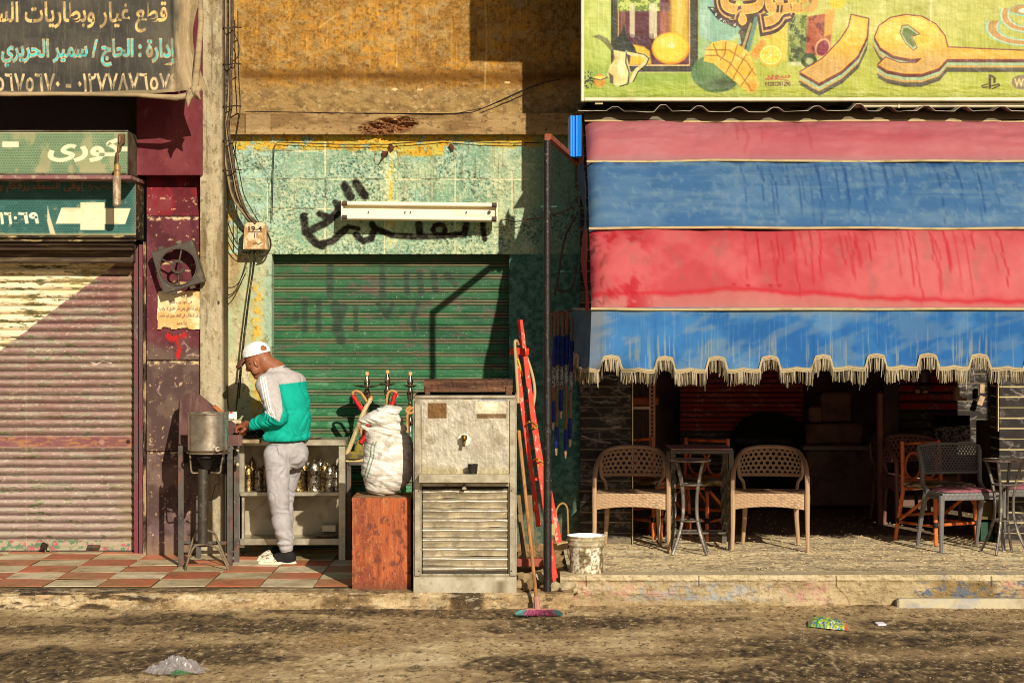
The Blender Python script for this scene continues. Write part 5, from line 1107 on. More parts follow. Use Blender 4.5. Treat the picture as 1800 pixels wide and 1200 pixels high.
        mix(sstep(.42, .62, n1) * .6, '#4c88be'); mix(sstep(.5, .36, n1) * .6, '#2560a2'); mix(sstep(.5, .66, dg) * .75 * (.4 + .6 * np.exp(-Sg / .9)), '#8b97a2')
        mix((1 - sstep(.02, .20, Vg)) * sstep(.38, .56, n1) * .6, '#8a8f8c'); mix(sstep(.6, .7, st_) * sstep(.35, .8, Vg) * .55, '#a8a088'); mix(sstep(.6, .72, st_) * .2, '#9aa8ac'); mix(sstep(.88, .98, Vg) * .45, '#7c8a94')
        if side: mix(np.full(Sg.shape, .6), '#6c7076')  # side valance greyed, its shade mixed into the colour
        else: mix((1 - sstep(.03, .16, Sg)) * sstep(.4, .5, n1 + .2 * Vg) * .7, '#7a7a7c')
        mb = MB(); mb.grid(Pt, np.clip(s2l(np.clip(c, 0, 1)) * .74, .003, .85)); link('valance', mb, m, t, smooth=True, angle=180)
        return Pt[-1]
    m_fr = mat('fringe_cord', None, .9, attr=True)
    for side in (0, 1):
        E = edge(side); mb = MB(); rs = np.random.RandomState(8 + side)
        for o_ in (0, .011, .020): mb.tube([(p[0], p[1] - .006 if not side else p[1], p[2] + o_) for p in E[::2]], .006, 5, col=s2l(hx('#b8a47c')) * .8)
        i = 0.0
        while i < len(E) - 1:
            p = E[int(i)]; L = rs.uniform(.072, .09) * (1 if rs.rand() > .04 else 1.35) * (.84 + .32 * vnoise(np.array([i * .035]), np.array([side * 3.3]), 17)[0]); r_ = rs.uniform(.0019, .0032); dx, dy = rs.normal(0, .0045, 2); dx += .014 * (vnoise(np.array([i * .09]), np.array([7.7]), 19)[0] - .5); i += 2.2 * (rs.rand() < .05); c = s2l(hx(rs.choice(['#b5a486', '#968462', '#706246', '#c2b596', '#4c4232', '#857655']))) * .85
            y0 = p[1] - rs.uniform(0, .012)
            mb.tube([(p[0], y0, p[2]), (p[0] + dx * .5, y0 + dy * .4 - .004, p[2] - L * .5), (p[0] + dx, y0 + dy, p[2] - L)], [r_, r_ * 1.1, r_ * .7], 4, col=c); i += rs.uniform(.4, .85) * (1 if not side else .5) * .95
        link('fringe', mb, m_fr, t)
awning()

def blue_panel():
    d = 14.25; t = None; mb = MB(); x = [1000, 1003, 1005, 1008, 1010, 1013, 1015, 1022]; yy = [.12, 0, .0, .03, .03, 0, 0, -.02]
    Pt = np.array([[(WX(a, d), d + b, WZ(y, d)) for a, b in zip(x, yy)] for y in (203, 239, 275)]); mb.grid(Pt, flip=True)
    Pt2 = Pt.copy(); Pt2[..., 1] += .15; mb.grid(Pt2); mb.box2(WX(1019, d), WX(1022, d), d + .0, d + .15, WZ(275, d), WZ(203, d), .002)
    o = link('blue_panel', mb, mat('bright_blue_paint', C('#1585e0', .95), .4, spec=.5), at=tuple(P(1011, 275, d))); tag(o, 'bright blue ribbed metal panel at upper corner of the awning', 'panel')
blue_panel()

def pole():
    d = 13.46; x, _, _ = P(962.5, 600, d); t = thing('awning_pole', 'black iron awning pole with rusty bracket standing on the kerb', 'pole', (x, d, -.01)); m = mat('chipped_black_paint', C('#211b16'), .45, .2, spec=.5, layers=[(C('#8a7c60'), 34, .64, .72, .8), (C('#c9bfa8'), 60, .70, .76, .8)], bump=(40, .5, .008))
    mb = MB(); mb.tube([(x, d, -.02), (x, d, .3), (x, d, 1.6)], .0285, 14); mb.tube([(x - .003, d, 1.55), (x - .003, d, WZ(247, d))], .0245, 14); link('shaft', mb, m, t, smooth=True)
    mb = MB(); a = P(964, 240, d); b = P(1016, 286, 14.75); mb.bar(a, b, .04, .04); mb.bar(P(962, 248, d), P(962, 236, d), .04, .04); link('bracket', mb, mat('red_oxide_steel', C('#8c4a30', .9), .7, .2, layers=[(C('#4a2a1c'), 14, .5, .66, .7)]), t)
pole()
# ================================================================== STREET-SIDE OBJECTS
m_steel = mat('brushed_steel', C('#c2b69c', .85), .38, .75, layers=[(C('#7c6c50'), 6, .5, .72, .6), (C('#e0d6c0'), (3, 3, 40), .55, .7, .4)], bump=(30, .12, .003))
m_tin = mat('dull_steel', C('#b5a888', .85), .5, .55, layers=[(C('#5c4a34'), 7, .48, .7, .7), (C('#d8cdb4'), 25, .6, .72, .5)], bump=(50, .25, .003))
m_black = mat('soot_black', C('#1a1512'), .6)
m_brownsheet = mat('brown_sheet_metal', C('#6e4a42', .85), .6, .2, layers=[(C('#4a302c'), 6, .45, .65, .8), (C('#8c6a5a'), (20, 20, 4), .55, .7, .5)], bump=(30, .3, .004))
m_leg = mat('rusty_angle_iron', C('#5a544c', .9), .6, .3, layers=[(C('#8a4a30'), (14, 14, 4), .52, .66, .8), (C('#322a24'), 9, .5, .65, .6), (C('#a89c84'), 50, .64, .72, .7)], bump=(70, .4, .004))

def stove():
    t = thing('stove', 'brown sheet metal charcoal stove with slanting windshield on rusty angle iron legs', 'stove', (WX(365, 14.95), 14.95, 0))
    d = 14.75; b = 15.25
    mb = MB(); q = [(314, 784), (314, 708), (318, 697), (326, 692), (347, 690), (414, 745), (428, 768), (428, 784)]; mb.prism([(WX(x, b), WZ(y, b)) for x, y in q], b, b + .012)
    mb.prism([(WX(x, d + .02), WZ(y, d + .02)) for x, y in ((314, 784), (314, 765), (424, 765), (424, 784))], d + .08, d + .09)
    mb.add([tuple(P(314, 784, d + .09)), tuple(P(314, 750, d + .09)), tuple(P(316, 697, b)), tuple(P(314, 784, b))], [(0, 1, 2, 3)])
    a0, a1 = P(347, 690, b), P(417, 748, b); v = Vector((0, .14, -.02)); mb.add([tuple(a0), tuple(a1), tuple(a1 + v), tuple(a0 + v)], [(0, 1, 2, 3)])
    link('windshield', mb, m_brownsheet, t)
    mb = MB(); mb.bar(P(376, 713, b - .006), P(398, 731, b - .006), .03, .012, up=(0, 1, 0)); pass; link('rusty_edge', mb, mat('orange_rust', C('#b06a34', .9), .8, layers=[(C('#5a3420'), 14, .5, .66, .7)]), t)
    for x, y0, y1, dd in ((318, 783, 990, d), (404, 781, 988, d + .02), (349, 790, 968, 15.3), (416, 775, 982, 15.0)):
        mb = MB(); z1 = WZ(y0, dd); w_ = .042; xx = WX(x, dd); z0 = 0.004
        mb.box2(xx - w_ / 2, xx + w_ / 2, dd, dd + .005, z0, z1, .001); mb.box2(xx - w_ / 2, xx - w_ / 2 + .005, dd + .0055, dd + .04, z0, z1, .001); link('leg', mb, m_leg, t)
    for y, dd in ((953, 14.8), (955, 15.3), (783, d + .02)):
        mb = MB(); mb.bar(P(320, y, dd), P(405, y, dd), .02, .02); link('rail', mb, m_leg, t)
    mb = MB(); mb.box2(WX(320, 15), WX(404, 15), 14.85, 15.25, WZ(812, 15), WZ(792, 15), .01); mb.lathe(P(372, 830, 15.05), [(.16, 0), (.19, .06), (.19, .1)], 16); link('fire_box', mb, m_black, t)
    mb = MB(); mb.tube([P(354, 800, 14.9), P(354, 830, 14.9)], .005, 5); mb.tube([P(395, 790, 14.7), P(400, 800, 14.7), P(392, 815, 14.7), P(384, 822, 14.72), P(386, 850, 14.75), P(378, 852, 14.8), P(372, 878, 14.85), P(362, 880, 14.85)], .004, 5); link('wire', mb, m_black, t, smooth=True)
    mb = MB(); mb.box2(WX(402, 15.02), WX(456, 15.02), 15.0, 15.28, WZ(779, 15), WZ(772, 15), .004); link('ledge', mb, mat('scorched_board', C('#b8a078', .9), .8, layers=[(C('#4a3822'), (8, 30, 30), .45, .65, .7)]), t)
    mb = MB()
    for y in (790, 801, 816, 826):
        if y in (801, 826): continue
        mb.tube([P(414, y, 14.98), P(418, y, 14.9)], [.010, .012], 10)
    link('knob', mb, m_tin, t, smooth=True)
stove()
def pot_stand():
    d = 14.6; t = thing('burner_stand', 'wire legged gas burner stand under the big cooking pot', 'burner stand', (WX(362, d), d, 0))
    m = mat('stand_wire', C('#8a7a60', .85), .5, .4, layers=[(C('#3a2e22'), 14, .48, .64, .8)])
    mb = MB(); c = P(366, 795, d); mb.tube([c + Vector((.155 * math.cos(a), .155 * math.sin(a), 0)) for a in np.linspace(0, 6.28, 29)[:-1]], .007, 6, closed=True); link('ring', mb, m, t, smooth=True)
    for s_ in (-1, 1):
        mb = MB(); cx = 362; mb.tube(smooth_path([P(cx + s_ * 30 + 2, 793, d - .02), P(cx + s_ * 27, 815, d - .02), P(cx + s_ * 25, 829, d - .02), P(cx + s_ * 19, 831, d - .02), P(cx + s_ * 9, 830, d)], 4), .007, 6); link('bracket', mb, m, t, smooth=True)
    mb = MB(); mb.tube([P(357, 824, d), P(356, 960, d)], .037, 14); link('pipe', mb, mat('burnt_pipe', C('#4c443a'), .5, .4, layers=[(C('#9a8a70'), 40, .6, .7, .7), (C('#1e1814'), 7, .5, .65, .7)]), t, smooth=True)
    for dd, ys, w_ in ((d - .06, 958, 1), (d + .16, 933, .8)):
        mb = MB(); zf = .008; a = P(357 - 31, 990, dd); b = P(357 + 45, 990, dd); a.z = b.z = zf
        mb.tube(smooth_path([a, P(357 - 25 * w_, ys + 22, dd), P(357 - 16 * w_, ys + 3, dd), P(350, ys - 1, dd), P(366, ys - 1, dd), P(357 + 26 * w_, ys + 6, dd), P(357 + 36 * w_, ys + 24, dd), b], 5), .0085, 6); link('leg', mb, m, t, smooth=True)
    mb = MB(); mb.lathe(P(362, 806, d), [(.03, -.08), (.05, -.02), (.07, .0), (.06, .02), (.0, .02)], 16); link('burner', mb, m_black, t, smooth=True)
pot_stand()
def pot():
    d = 14.6; c = P(366, 794, d); c.z += .008; t = thing('stock_pot', 'large dented steel stock pot with a drain tap on the stand', 'pot', tuple(c))
    m = mat('pot_steel', C('#ccc2b0', 1), .27, .86, layers=[(C('#7a6244'), 4.5, .54, .72, .7), (C('#a08e70'), (4, 4, 30), .5, .72, .4)], bump=(12, .15, .004))
    R = .151; h = .282; mb = MB(); mb.lathe(c, [(0, 0), (R - .01, 0), (R, .01), (R, h * .5), (R, h - .01), (R + .006, h - .004), (R + .006, h + .004), (R - .004, h + .004), (R - .004, .02), (0, .02)], 48); link('body', mb, m, t, smooth=True)
    mb = MB(); a = P(382, 788, d - R + .02); mb.tube([a, a + Vector((.01, -.05, .0))], [.014, .018], 10); mb.tube([a + Vector((.01, -.05, 0)), a + Vector((.03, -.055, .012))], .009, 8); link('tap', mb, m_steel, t, smooth=True)
    mb = MB(); e = c + Vector((R + .004, 0, h - .05)); mb.tube([e + Vector((0, -.04, 0)), e + Vector((.03, -.03, .005)), e + Vector((.03, .03, .005)), e + Vector((0, .04, 0))], .006, 6); link('handle', mb, m_steel, t, smooth=True)
pot()

def counter():
    t = thing('counter', 'low stainless steel work counter with two open shelves', 'counter', (WX(505, 15.4), 15.4, 0)); d = 15.12; b = 15.45
    mb = MB(); mb.box2(WX(424, d), WX(608, d), d, b, WZ(783, d), WZ(772, d), .004); link('worktop', mb, m_steel, t)
    for x, dd in ((601, d + .02), (602, b - .04), (424, d + .06)):
        mb = MB(); mb.box2(WX(x, dd) - .026, WX(x, dd) + .026, dd, dd + .04, .004 if x > 500 else .1, WZ(783, d), .003); link('leg', mb, m_steel, t)
    for y in (865, 947):
        mb = MB(); h_ = .032 if y == 865 else .05
        mb.box2(WX(421, d), WX(596 if y == 865 else 606, d), d + .03, b - .02, WZ(y, d) - h_, WZ(y, d), .003); link('shelf', mb, m_steel, t)
    mb = MB(); mb.box2(WX(417, b), WX(604, b), b - .015, b, .14, WZ(785, d), .002); link('back_panel', mb, mat('back_panel_steel', C('#b5a88c', .9), .45, .4, layers=[(C('#6a5a46'), 4, .48, .66, .7)]), t)
    mb = MB(); mb.box2(WX(421, d + .05), WX(425, d + .05), d + .06, d + .08, WZ(950, d), WZ(866, d), .001); link('upright', mb, m_steel, t)
counter()
def canisters():
    brass = mat('embossed_brass', C('#a88a58', 1), .3, .9, layers=[(C('#3a2814'), (60, 60, 50), .5, .58, .9), (C('#e8d09a'), (45, 45, 40), .58, .66, .7)], bump=(70, .6, .008))
    silver = mat('embossed_silver', C('#b0a48e', 1), .28, .95, layers=[(C('#2a221a'), (60, 60, 50), .5, .58, .9), (C('#efe6d2'), (45, 45, 40), .58, .66, .7)], bump=(70, .6, .008))
    def build(c, r, h, m, lab):
        t = thing('tea_canister', lab, 'canister', tuple(c), 'embossed tea canisters on the counter shelf')
        mb = MB(); mb.lathe(c, [(0, 0), (r, 0), (r * 1.04, .008), (r * .97, .016), (r, .03), (r, h * .62), (r * 1.05, h * .65), (r * .98, h * .68)], 22); link('body', mb, m, t, smooth=True)
        mb = MB(); mb.lathe(c, [(r * .98, h * .68), (r * 1.0, h * .74), (r * .8, h * .84), (r * .5, h * .9), (r * .2, h * .93), (r * .22, h * .97), (0, h)], 22); link('lid', mb, m, t, smooth=True)
        return t
    z = WZ(865, 15.12) + .001; S = {}
    L = [(424, 15.25, .045, .19, 's', 'silver canister at the shelf end, half hidden behind the stove leg'), (437, 15.3, .03, .2, 'b', 'slim brass canister second from the stove end'), (443, 15.36, .026, .26, 'b', 'dark tall thin brass canister at the back near the stove'), (455, 15.25, .032, .19, 's', 'slim silver canister just to the left of the man\'s knee'), (465, 15.3, .034, .21, 'b', 'brass canister touching the man\'s thigh from the stove side'), (430, 15.37, .034, .23, 'b', 'shadowy brass canister in the rear row by the stove'),
         (524, 15.22, .05, .215, 'b', 'wide golden canister directly behind the man\'s calf'), (533, 15.37, .04, .24, 'b', 'golden canister in the rear row behind the wide golden one'), (552, 15.22, .052, .25, 's', 'tallest and widest silver canister with stepped lid'), (563, 15.37, .04, .25, 's', 'silver canister in the rear row behind the widest silver one'), (570, 15.3, .036, .235, 'b', 'brass canister with copper toned lid past the widest silver one'), (579, 15.2, .033, .215, 's', 'slim silver canister with rounded brassy lid'), (588, 15.3, .03, .22, 'b', 'thin brass canister near the counter leg'), (592, 15.22, .027, .175, 's', 'shortest silver canister tucked against the counter leg')]
    for x, d, r, h, k, lab in L: build(Vector((WX(x, d), d, z)), r, h, brass if k == 'b' else silver, 'embossed ' + lab if len(lab.split()) < 16 else lab)
canisters()
def counter_things():
    d = 15.32; z = WZ(947, 15.12) + .002
    c = Vector((WX(579, d), d, z)); mb = MB(); mb.box(c + Vector((0, 0, .065)), (.115, .1, .06), .006); t = link('tin_box', mb, m_steel, at=tuple(c)); tag(t, 'small steel tin box on a plate on the bottom shelf', 'box')
    c2 = Vector((WX(574, d - .05), d - .05, z)); mb = MB(); mb.lathe(c2, [(0, 0), (.07, 0), (.11, .022), (.113, .024), (.07, .006), (0, .006)], 28); t = link('plate', mb, mat('white_plate', C('#b5a68c'), .35, spec=.5), smooth=True, at=tuple(c2)); tag(t, 'pale round plate lying on the bottom shelf under a tin', 'plate')
    bt = Vector((WX(516, d), d, z)); mb = MB(); mb.tube([P(514, 912, 15.3), P(517, 918, 15.3), P(514, 924, 15.3)], .012, 8); 
    # dented tray and charcoal burner by the man's hands, pouch and cigarette packet
    zt = WZ(772, 15.12) + .001
    t = thing('charcoal_tray', 'black charcoal tray with embers beneath the man\'s hands', 'tray', (WX(436, 15.1), 15.1, zt))
    mb = MB(); mb.box2(WX(412, 15.1), WX(452, 15.1), 15.02, 15.26, WZ(772, 15.02) + .002, WZ(764, 15.02), .008); link('tray', mb, m_black, t)
    rs = np.random.RandomState(3)
    for k in range(7):
        mb = MB(); mb.box(P(414 + k * 6 + rs.uniform(-2, 2), 762 + rs.uniform(-1, 2), 15.05 + rs.uniform(0, .1)), (.035, .03, .03), .006, rx=rs.uniform(0, 3), rz=rs.uniform(0, 3)); link('charcoal', mb, m_black, t)
    mb = MB(); mb.lathe(P(429, 765, 15.03), [(.012, 0), (.02, .02), (.014, .035), (.01, .05), (0, .05)], 10); link('clay_bowl', mb, mat('clay', C('#b07a48', .9), .8), t, smooth=True)
    c = P(442, 766, 15.3); mb = MB(); mb.box(c + Vector((.03, 0, .02)), (.12, .12, .07), .03, rz=.3); t = link('cloth_pouch', mb, mat('navy_cloth', C('#23283c'), .9), smooth=True, at=tuple(c)); tag(t, 'dark navy cloth heap on the counter behind the hands', 'cloth')
    c = P(406, 738, 15.32); t = thing('cigarette_packet', 'white and red cigarette packet standing on the stove shield ledge', 'packet', tuple(c))
    mb = MB(); mb.box(c + Vector((0, 0, .032)), (.092, .03, .062), .003, rz=.1); link('carton', mb, mat('white_card', C('#efe8d8'), .6), t)
    mb = MB(); mb.box(c + Vector((.002, -.0005, .059)), (.022, .033, .012), .001, rz=.1); link('red_mark', mb, mat('red_ink', C('#d8302c'), .6), t)
    c = P(410, 744, 15.3); mb = MB(); mb.box2(WX(396, 15.3), WX(424, 15.3), 15.28, 15.4, WZ(744, 15.3), WZ(738.5, 15.3), .003); t = link('ledge_board', mb, mat('pale_board', C('#d2bf98', .9), .8, layers=[(C('#8a7048'), 14, .5, .66, .7)]), at=tuple(c)); tag(t, 'short pale board under the cigarette packet', 'board')
    c = P(550, 771, 15.2); mb = MB(); mb.lathe(Vector((WX(548, 15.2), 15.2, zt)), [(0, 0), (.06, 0), (.09, .012), (.092, .014), (.06, .004), (0, .004)], 28); t = link('saucer', mb, m_tin, smooth=True, at=(WX(548, 15.2), 15.2, zt)); tag(t, 'small dark steel saucer lying on the counter top beside the man', 'saucer')
counter_things()

# ------------------------------------------------------------------ hookahs on a small yellowed table behind the sack
def side_table():
    t = thing('side_table', 'small pale table with thin frame behind the full white sack', 'table', (WX(670, 15.4), 15.4, 0)); m = mat('table_paint', C('#c8b078', .9), .6, layers=[(C('#6a5a30'), 8, .48, .66, .7)])
    mb = MB(); mb.box2(WX(608, 15.2), WX(735, 15.2), 15.2, 15.6, WZ(812, 15.2), WZ(805, 15.2), .004); link('tabletop', mb, m, t)
    for x in (613, 728):
        for dd in (15.22, 15.56):
            mb = MB(); mb.box2(WX(x, dd) - .018, WX(x, dd) + .018, dd, dd + .03, .004, WZ(812, 15.2)); link('leg', mb, m_leg, t)
    mb = MB(); mb.box2(WX(612, 15.2), WX(730, 15.2), 15.21, 15.24, WZ(818, 15.2), WZ(812.5, 15.2)); link('apron', mb, m_leg, t)
side_table()
def hookahs():
    chrome = mat('hookah_chrome', C('#a89880', 1), .22, .95, layers=[(C('#2a2018'), 30, .5, .62, .8)]); clay = mat('hookah_clay', C('#d2a468', .9), .8); hose = mat('hose_tan', C('#c08a50', .9), .6, layers=[(C('#7c4a24'), 20, .5, .66, .6)]); redm = mat('red_sleeve', C('#c01c20', 1), .6, layers=[(C('#7c0e12'), 60, .48, .6, .8)]); glass = mat('green_glass', C('#3a5a3c'), .15, spec=.6)
    zt = WZ(805, 15.2) + .001
    for x, top, tray, lab in ((645, 653, .115, 'with the widest tray, nearest the counter'), (681, 650, .07, 'standing between two others'), (721, 653, .055, 'with the smallest tray, beside the steel cooler')):
        d = 15.42; x0 = WX(x, d); zz = WZ(top, d); t = thing('hookah', 'steel stemmed hookah with clay top ' + lab, 'hookah', (x0, d, zt), 'hookahs behind the sack')
        h = zz - zt; c = Vector((x0, d, zt))
        mb = MB(); mb.lathe(c, [(0, 0), (.07, 0), (.085, .05), (.07, .12), (.03, .2), (.025, .24), (0, .24)], 20); link('base', mb, glass, t, smooth=True)
        mb = MB(); mb.lathe(c, [(.02, .24), (.03, .27), (.014, .30), (.012, h - .26), (.02, h - .25), (.012, h - .235), (.02, h - .22), (.026, h - .18), (.03, h - .165), (.016, h - .14), (.014, h - .115), (.022, h - .10), (.024, h - .07), (.014, h - .05), (.012, h - .03), (0, h - .03)], 16); link('stem', mb, chrome, t, smooth=True)
        mb = MB(); mb.lathe(c, [(.016, h - .118), (tray * .6, h - .122), (tray, h - .108), (tray, h - .104), (.016, h - .112)], 28); link('tray', mb, chrome, t, smooth=True)
        mb = MB(); mb.lathe(c, [(.013, h - .03), (.017, h - .015), (.014, h - .002), (0, h)], 10); link('clay_top', mb, clay, t, smooth=True)
        H_ = {645: ([(640, 800), (634, 745), (640, 730), (641, 723), (628, 704), (621, 694), (620, 690), (626, 687), (634, 690), (640, 698), (645, 706), (650, 708), (653, 701), (652, 695)], [(620, 694), (627, 706), (637, 721)]), 681: ([(680, 740), (679, 715), (681, 694), (685, 688), (691, 687), (697, 691), (698, 697)], [(696, 690), (692, 700), (689, 712)]), 721: ([(716, 760), (716, 730), (720, 720), (728, 716), (726, 724), (718, 726), (714, 720), (722, 714)], None)}[x]
        dd = 15.3; mb = MB(); mb.tube(smooth_path([P(a, b, dd) for a, b in H_[0]], 4), .0105, 8); ho = link('hose', mb, hose, t, smooth=True)
        if H_[1]: mb = MB(); mb.tube([P(a, b, dd - .015) for a, b in H_[1]], .018, 10); link('mouthpiece', mb, redm, ho, smooth=True)
    # second red-tipped hose leaning out from the sack, pale pipe, cloth wad
    mb = MB(); mb.tube([P(650, 735, 15.2), P(644, 765, 15.2), P(634, 778, 15.2)], .02, 10); o = link('mouthpiece', mb, redm, smooth=True, at=tuple(P(640, 775, 15.2))); tag(o, 'red wrapped hookah mouthpiece hanging below the sack fold', 'mouthpiece')
    mb = MB(); mb.tube(smooth_path([P(652, 700, 15.25), P(640, 722, 15.22), P(627, 755, 15.2), P(613, 790, 15.2), P(609, 802, 15.2)], 4), [.018] * 17, 8); o = link('pipe', mb, mat('pale_bamboo', C('#c2a878', .9), .6, layers=[(C('#5a4a2c'), (12, 12, 5), .5, .62, .8)]), smooth=True, at=tuple(P(609, 802, 15.2))); tag(o, 'pale mottled pipe leaning from the side table up to the hookah', 'pipe')
    c = P(622, 805, 15.22); mb = MB(); mb.lathe(c, [(.0, 0), (.07, 0), (.08, .025), (.045, .05), (0, .055)], 14, sq=(1.1, .8)); mb.lathe(c + Vector((.04, 0, .01)), [(.04, .0), (.04, .06), (.025, .1), (.012, .13), (0, .13)], 10); o = link('cloth_wad', mb, mat('mustard_cloth', C('#8a7a30', .8), .9, layers=[(C('#5a4a40'), 9, .5, .6, .9)]), smooth=True, at=tuple(c)); tag(o, 'mustard and brown cloth wad lying on the side table edge', 'cloth')
hookahs()

# ------------------------------------------------------------------ orange box, sack, steel water cooler
def crate():
    d = 13.56; t = thing('wooden_box', 'worn orange painted wooden box under the white sack', 'box', (WX(671, d), d, .002))
    x0, x1 = WX(620, d), WX(721, d); z1 = WZ(879, d)
    cv = Canvas(619, 874, 722, 1037, .8, '#a4552e'); n = cv.noise(14, 60, 4, 3); n2 = cv.noise(5, 9, 4, 5); cv.mix(sstep(.45, .62, n) * .7, '#bc6030').mix(sstep(.5, .38, n) * .7, '#843c22'); cv.mix(sstep(.56, .66, n2) * .8, '#6a3420'); cv.mix(sstep(.62, .72, cv.noise(6, 16, 4, 7)) * .45, '#b8804c'); cv.mix(sstep(.68, .74, cv.noise(3, 4, 3, 9)) * .6, '#c49264'); cv.mix(sstep(.5, .62, cv.noise(2, 50, 4, 19)) * .35, '#7c3c20'); cv.mix(sstep(1015, 1036, cv.Y) * .5, '#6a4028')
    for a, b in ((650, 925), (690, 990), (664, 985), (700, 935)): cv.ell(a, b, 6, 5, '#5a2c1c', .6, .6)
    mb = MB(); cv.sheet(mb, d, .85, disp=(n - .5) * .012, skirt=.42); link('body', mb, mat('orange_box_paint', None, .7, attr=True, bump=(40, .5, .006)), t, smooth=True)
    wood = mat('grey_brown_board', C('#8a6844', .85), .85, layers=[(C('#5a3e28'), (4, 30, 30), .45, .65, .8), (C('#b8966a'), (6, 40, 40), .56, .7, .6)], bump=(40, .5, .006))
    for k, (a, b, rz) in enumerate(((621, 722, .0), (622, 724, .02), (624, 718, -.02), (620, 726, .01))):
        mb = MB(); mb.box(((WX(a, d) + WX(b, d)) / 2, d + .05 + k * .105, z1 + .012), (WX(b, d) - WX(a, d), .095, .018), .005, rz=rz, ry=.01 * (k % 2)); link('top_board', mb, wood, t)
crate()
def sdf_net(bounds, h, f):
    """polygonise f < 0 on a grid (naive surface nets)"""
    (x0, y0, z0), (x1, y1, z1) = bounds
    ax = [np.arange(a, b + h, h) for a, b in ((x0, x1), (y0, y1), (z0, z1))]
    V = f(ax); s = V < 0; nx, ny, nz = V.shape
    cnt = np.zeros((nx - 1, ny - 1, nz - 1)); acc = np.zeros(cnt.shape + (3,))
    def sl(o): return tuple(slice(o[i], V.shape[i] - 1 + o[i]) for i in range(3))
    for a in range(3):
        for u in (0, 1):
            for v in (0, 1):
                o = [0, 0, 0]; oth = [i for i in range(3) if i != a]; o[oth[0]] = u; o[oth[1]] = v; p = list(o); p[a] = 1
                A, B = V[sl(o)], V[sl(p)]; cr = (A < 0) != (B < 0); t = np.where(cr, A / np.where(cr, A - B, 1), 0)
                cnt += cr
                for i in range(3): acc[..., i] += cr * (o[i] + (t if i == a else 0))
    m = cnt > 0; idx = -np.ones(cnt.shape, int); idx[m] = np.arange(m.sum()); I = np.argwhere(m)
    P_ = (I + acc[m] / cnt[m][:, None]) * h + np.array([x0, y0, z0]); Q = []
    for a in range(3):
        b, c = [(1, 2), (2, 0), (0, 1)][a]; S = [slice(1, -1)] * 3; S[a] = slice(0, -1)
        A = s[tuple(S)]; S2 = list(S); S2[a] = slice(1, None); B = s[tuple(S2)]
        for fl, M in ((0, A & ~B), (1, ~A & B)):
            W = np.argwhere(M); W[:, b] += 1; W[:, c] += 1
            def g(db, dc):
                q = W.copy(); q[:, b] += db; q[:, c] += dc; return idx[q[:, 0], q[:, 1], q[:, 2]]
            q = np.stack([g(-1, -1), g(0, -1), g(0, 0), g(-1, 0)], 1); Q.append(q[:, ::-1] if fl else q)
    return P_, np.concatenate(Q)
class Field:
    """smooth union of ellipsoids and round cones on a grid"""
    def __init__(s, ax): s.ax = ax; s.V = np.full([len(a) for a in ax], 1.0)
    def win(s, lo, hi, pad):
        sl = tuple(slice(max(np.searchsorted(a, l - pad), 0), np.searchsorted(a, u + pad)) for a, l, u in zip(s.ax, lo, hi))
        return sl, np.meshgrid(*[a[q] for a, q in zip(s.ax, sl)], indexing='ij')
    def merge(s, sl, d, k):
        if d.size == 0: return
        o = s.V[sl]; hh = np.clip(.5 + .5 * (o - d) / k, 0, 1); s.V[sl] = o + (d - o) * hh - k * hh * (1 - hh)
    def cut(s, sl, d, k):
        o = s.V[sl]; d = -d; hh = np.clip(.5 - .5 * (o - d) / k, 0, 1); s.V[sl] = o + (d - o) * hh + k * hh * (1 - hh)
    def ell(s, c, r, M=None, k=.03, cut=False):
        c = np.array(c, float); r = np.array(r, float); R = r.max() + k * 2
        sl, G = s.win(c - R, c + R, .02); p = np.stack([g - q for g, q in zip(G, c)], -1)
        if M is not None: p = p @ np.array(M)
        k0 = np.linalg.norm(p / r, axis=-1); k1 = np.linalg.norm(p / r ** 2, axis=-1) + 1e-9
        (s.cut if cut else s.merge)(sl, k0 * (k0 - 1) / k1, k)
    def cone(s, a, b, ra, rb, k=.03, cut=False):
        a = np.array(a, float); b = np.array(b, float); R = max(ra, rb) + k * 2
        sl, G = s.win(np.minimum(a, b) - R, np.maximum(a, b) + R, .02); v = b - a; L2 = v @ v
        t = np.clip(sum((g - q) * w_ for g, q, w_ in zip(G, a, v)) / L2, 0, 1)
        d = np.sqrt(sum((g - q - t * w_) ** 2 for g, q, w_ in zip(G, a, v))) - (ra + (rb - ra) * t)
        (s.cut if cut else s.merge)(sl, d, k)
    def chain(s, pts, rs, k=.03):
        for i in range(len(pts) - 1): s.cone(pts[i], pts[i + 1], rs[i], rs[i + 1], k)
def vn3(x, y, z, seed=0): return (vnoise(x + z * .71, y + z * .33, seed) + vnoise(y + 31.7 + x * .4, z - x * .3, seed + 1) + vnoise(z + 11.3, x + y * .45, seed + 2)) / 3

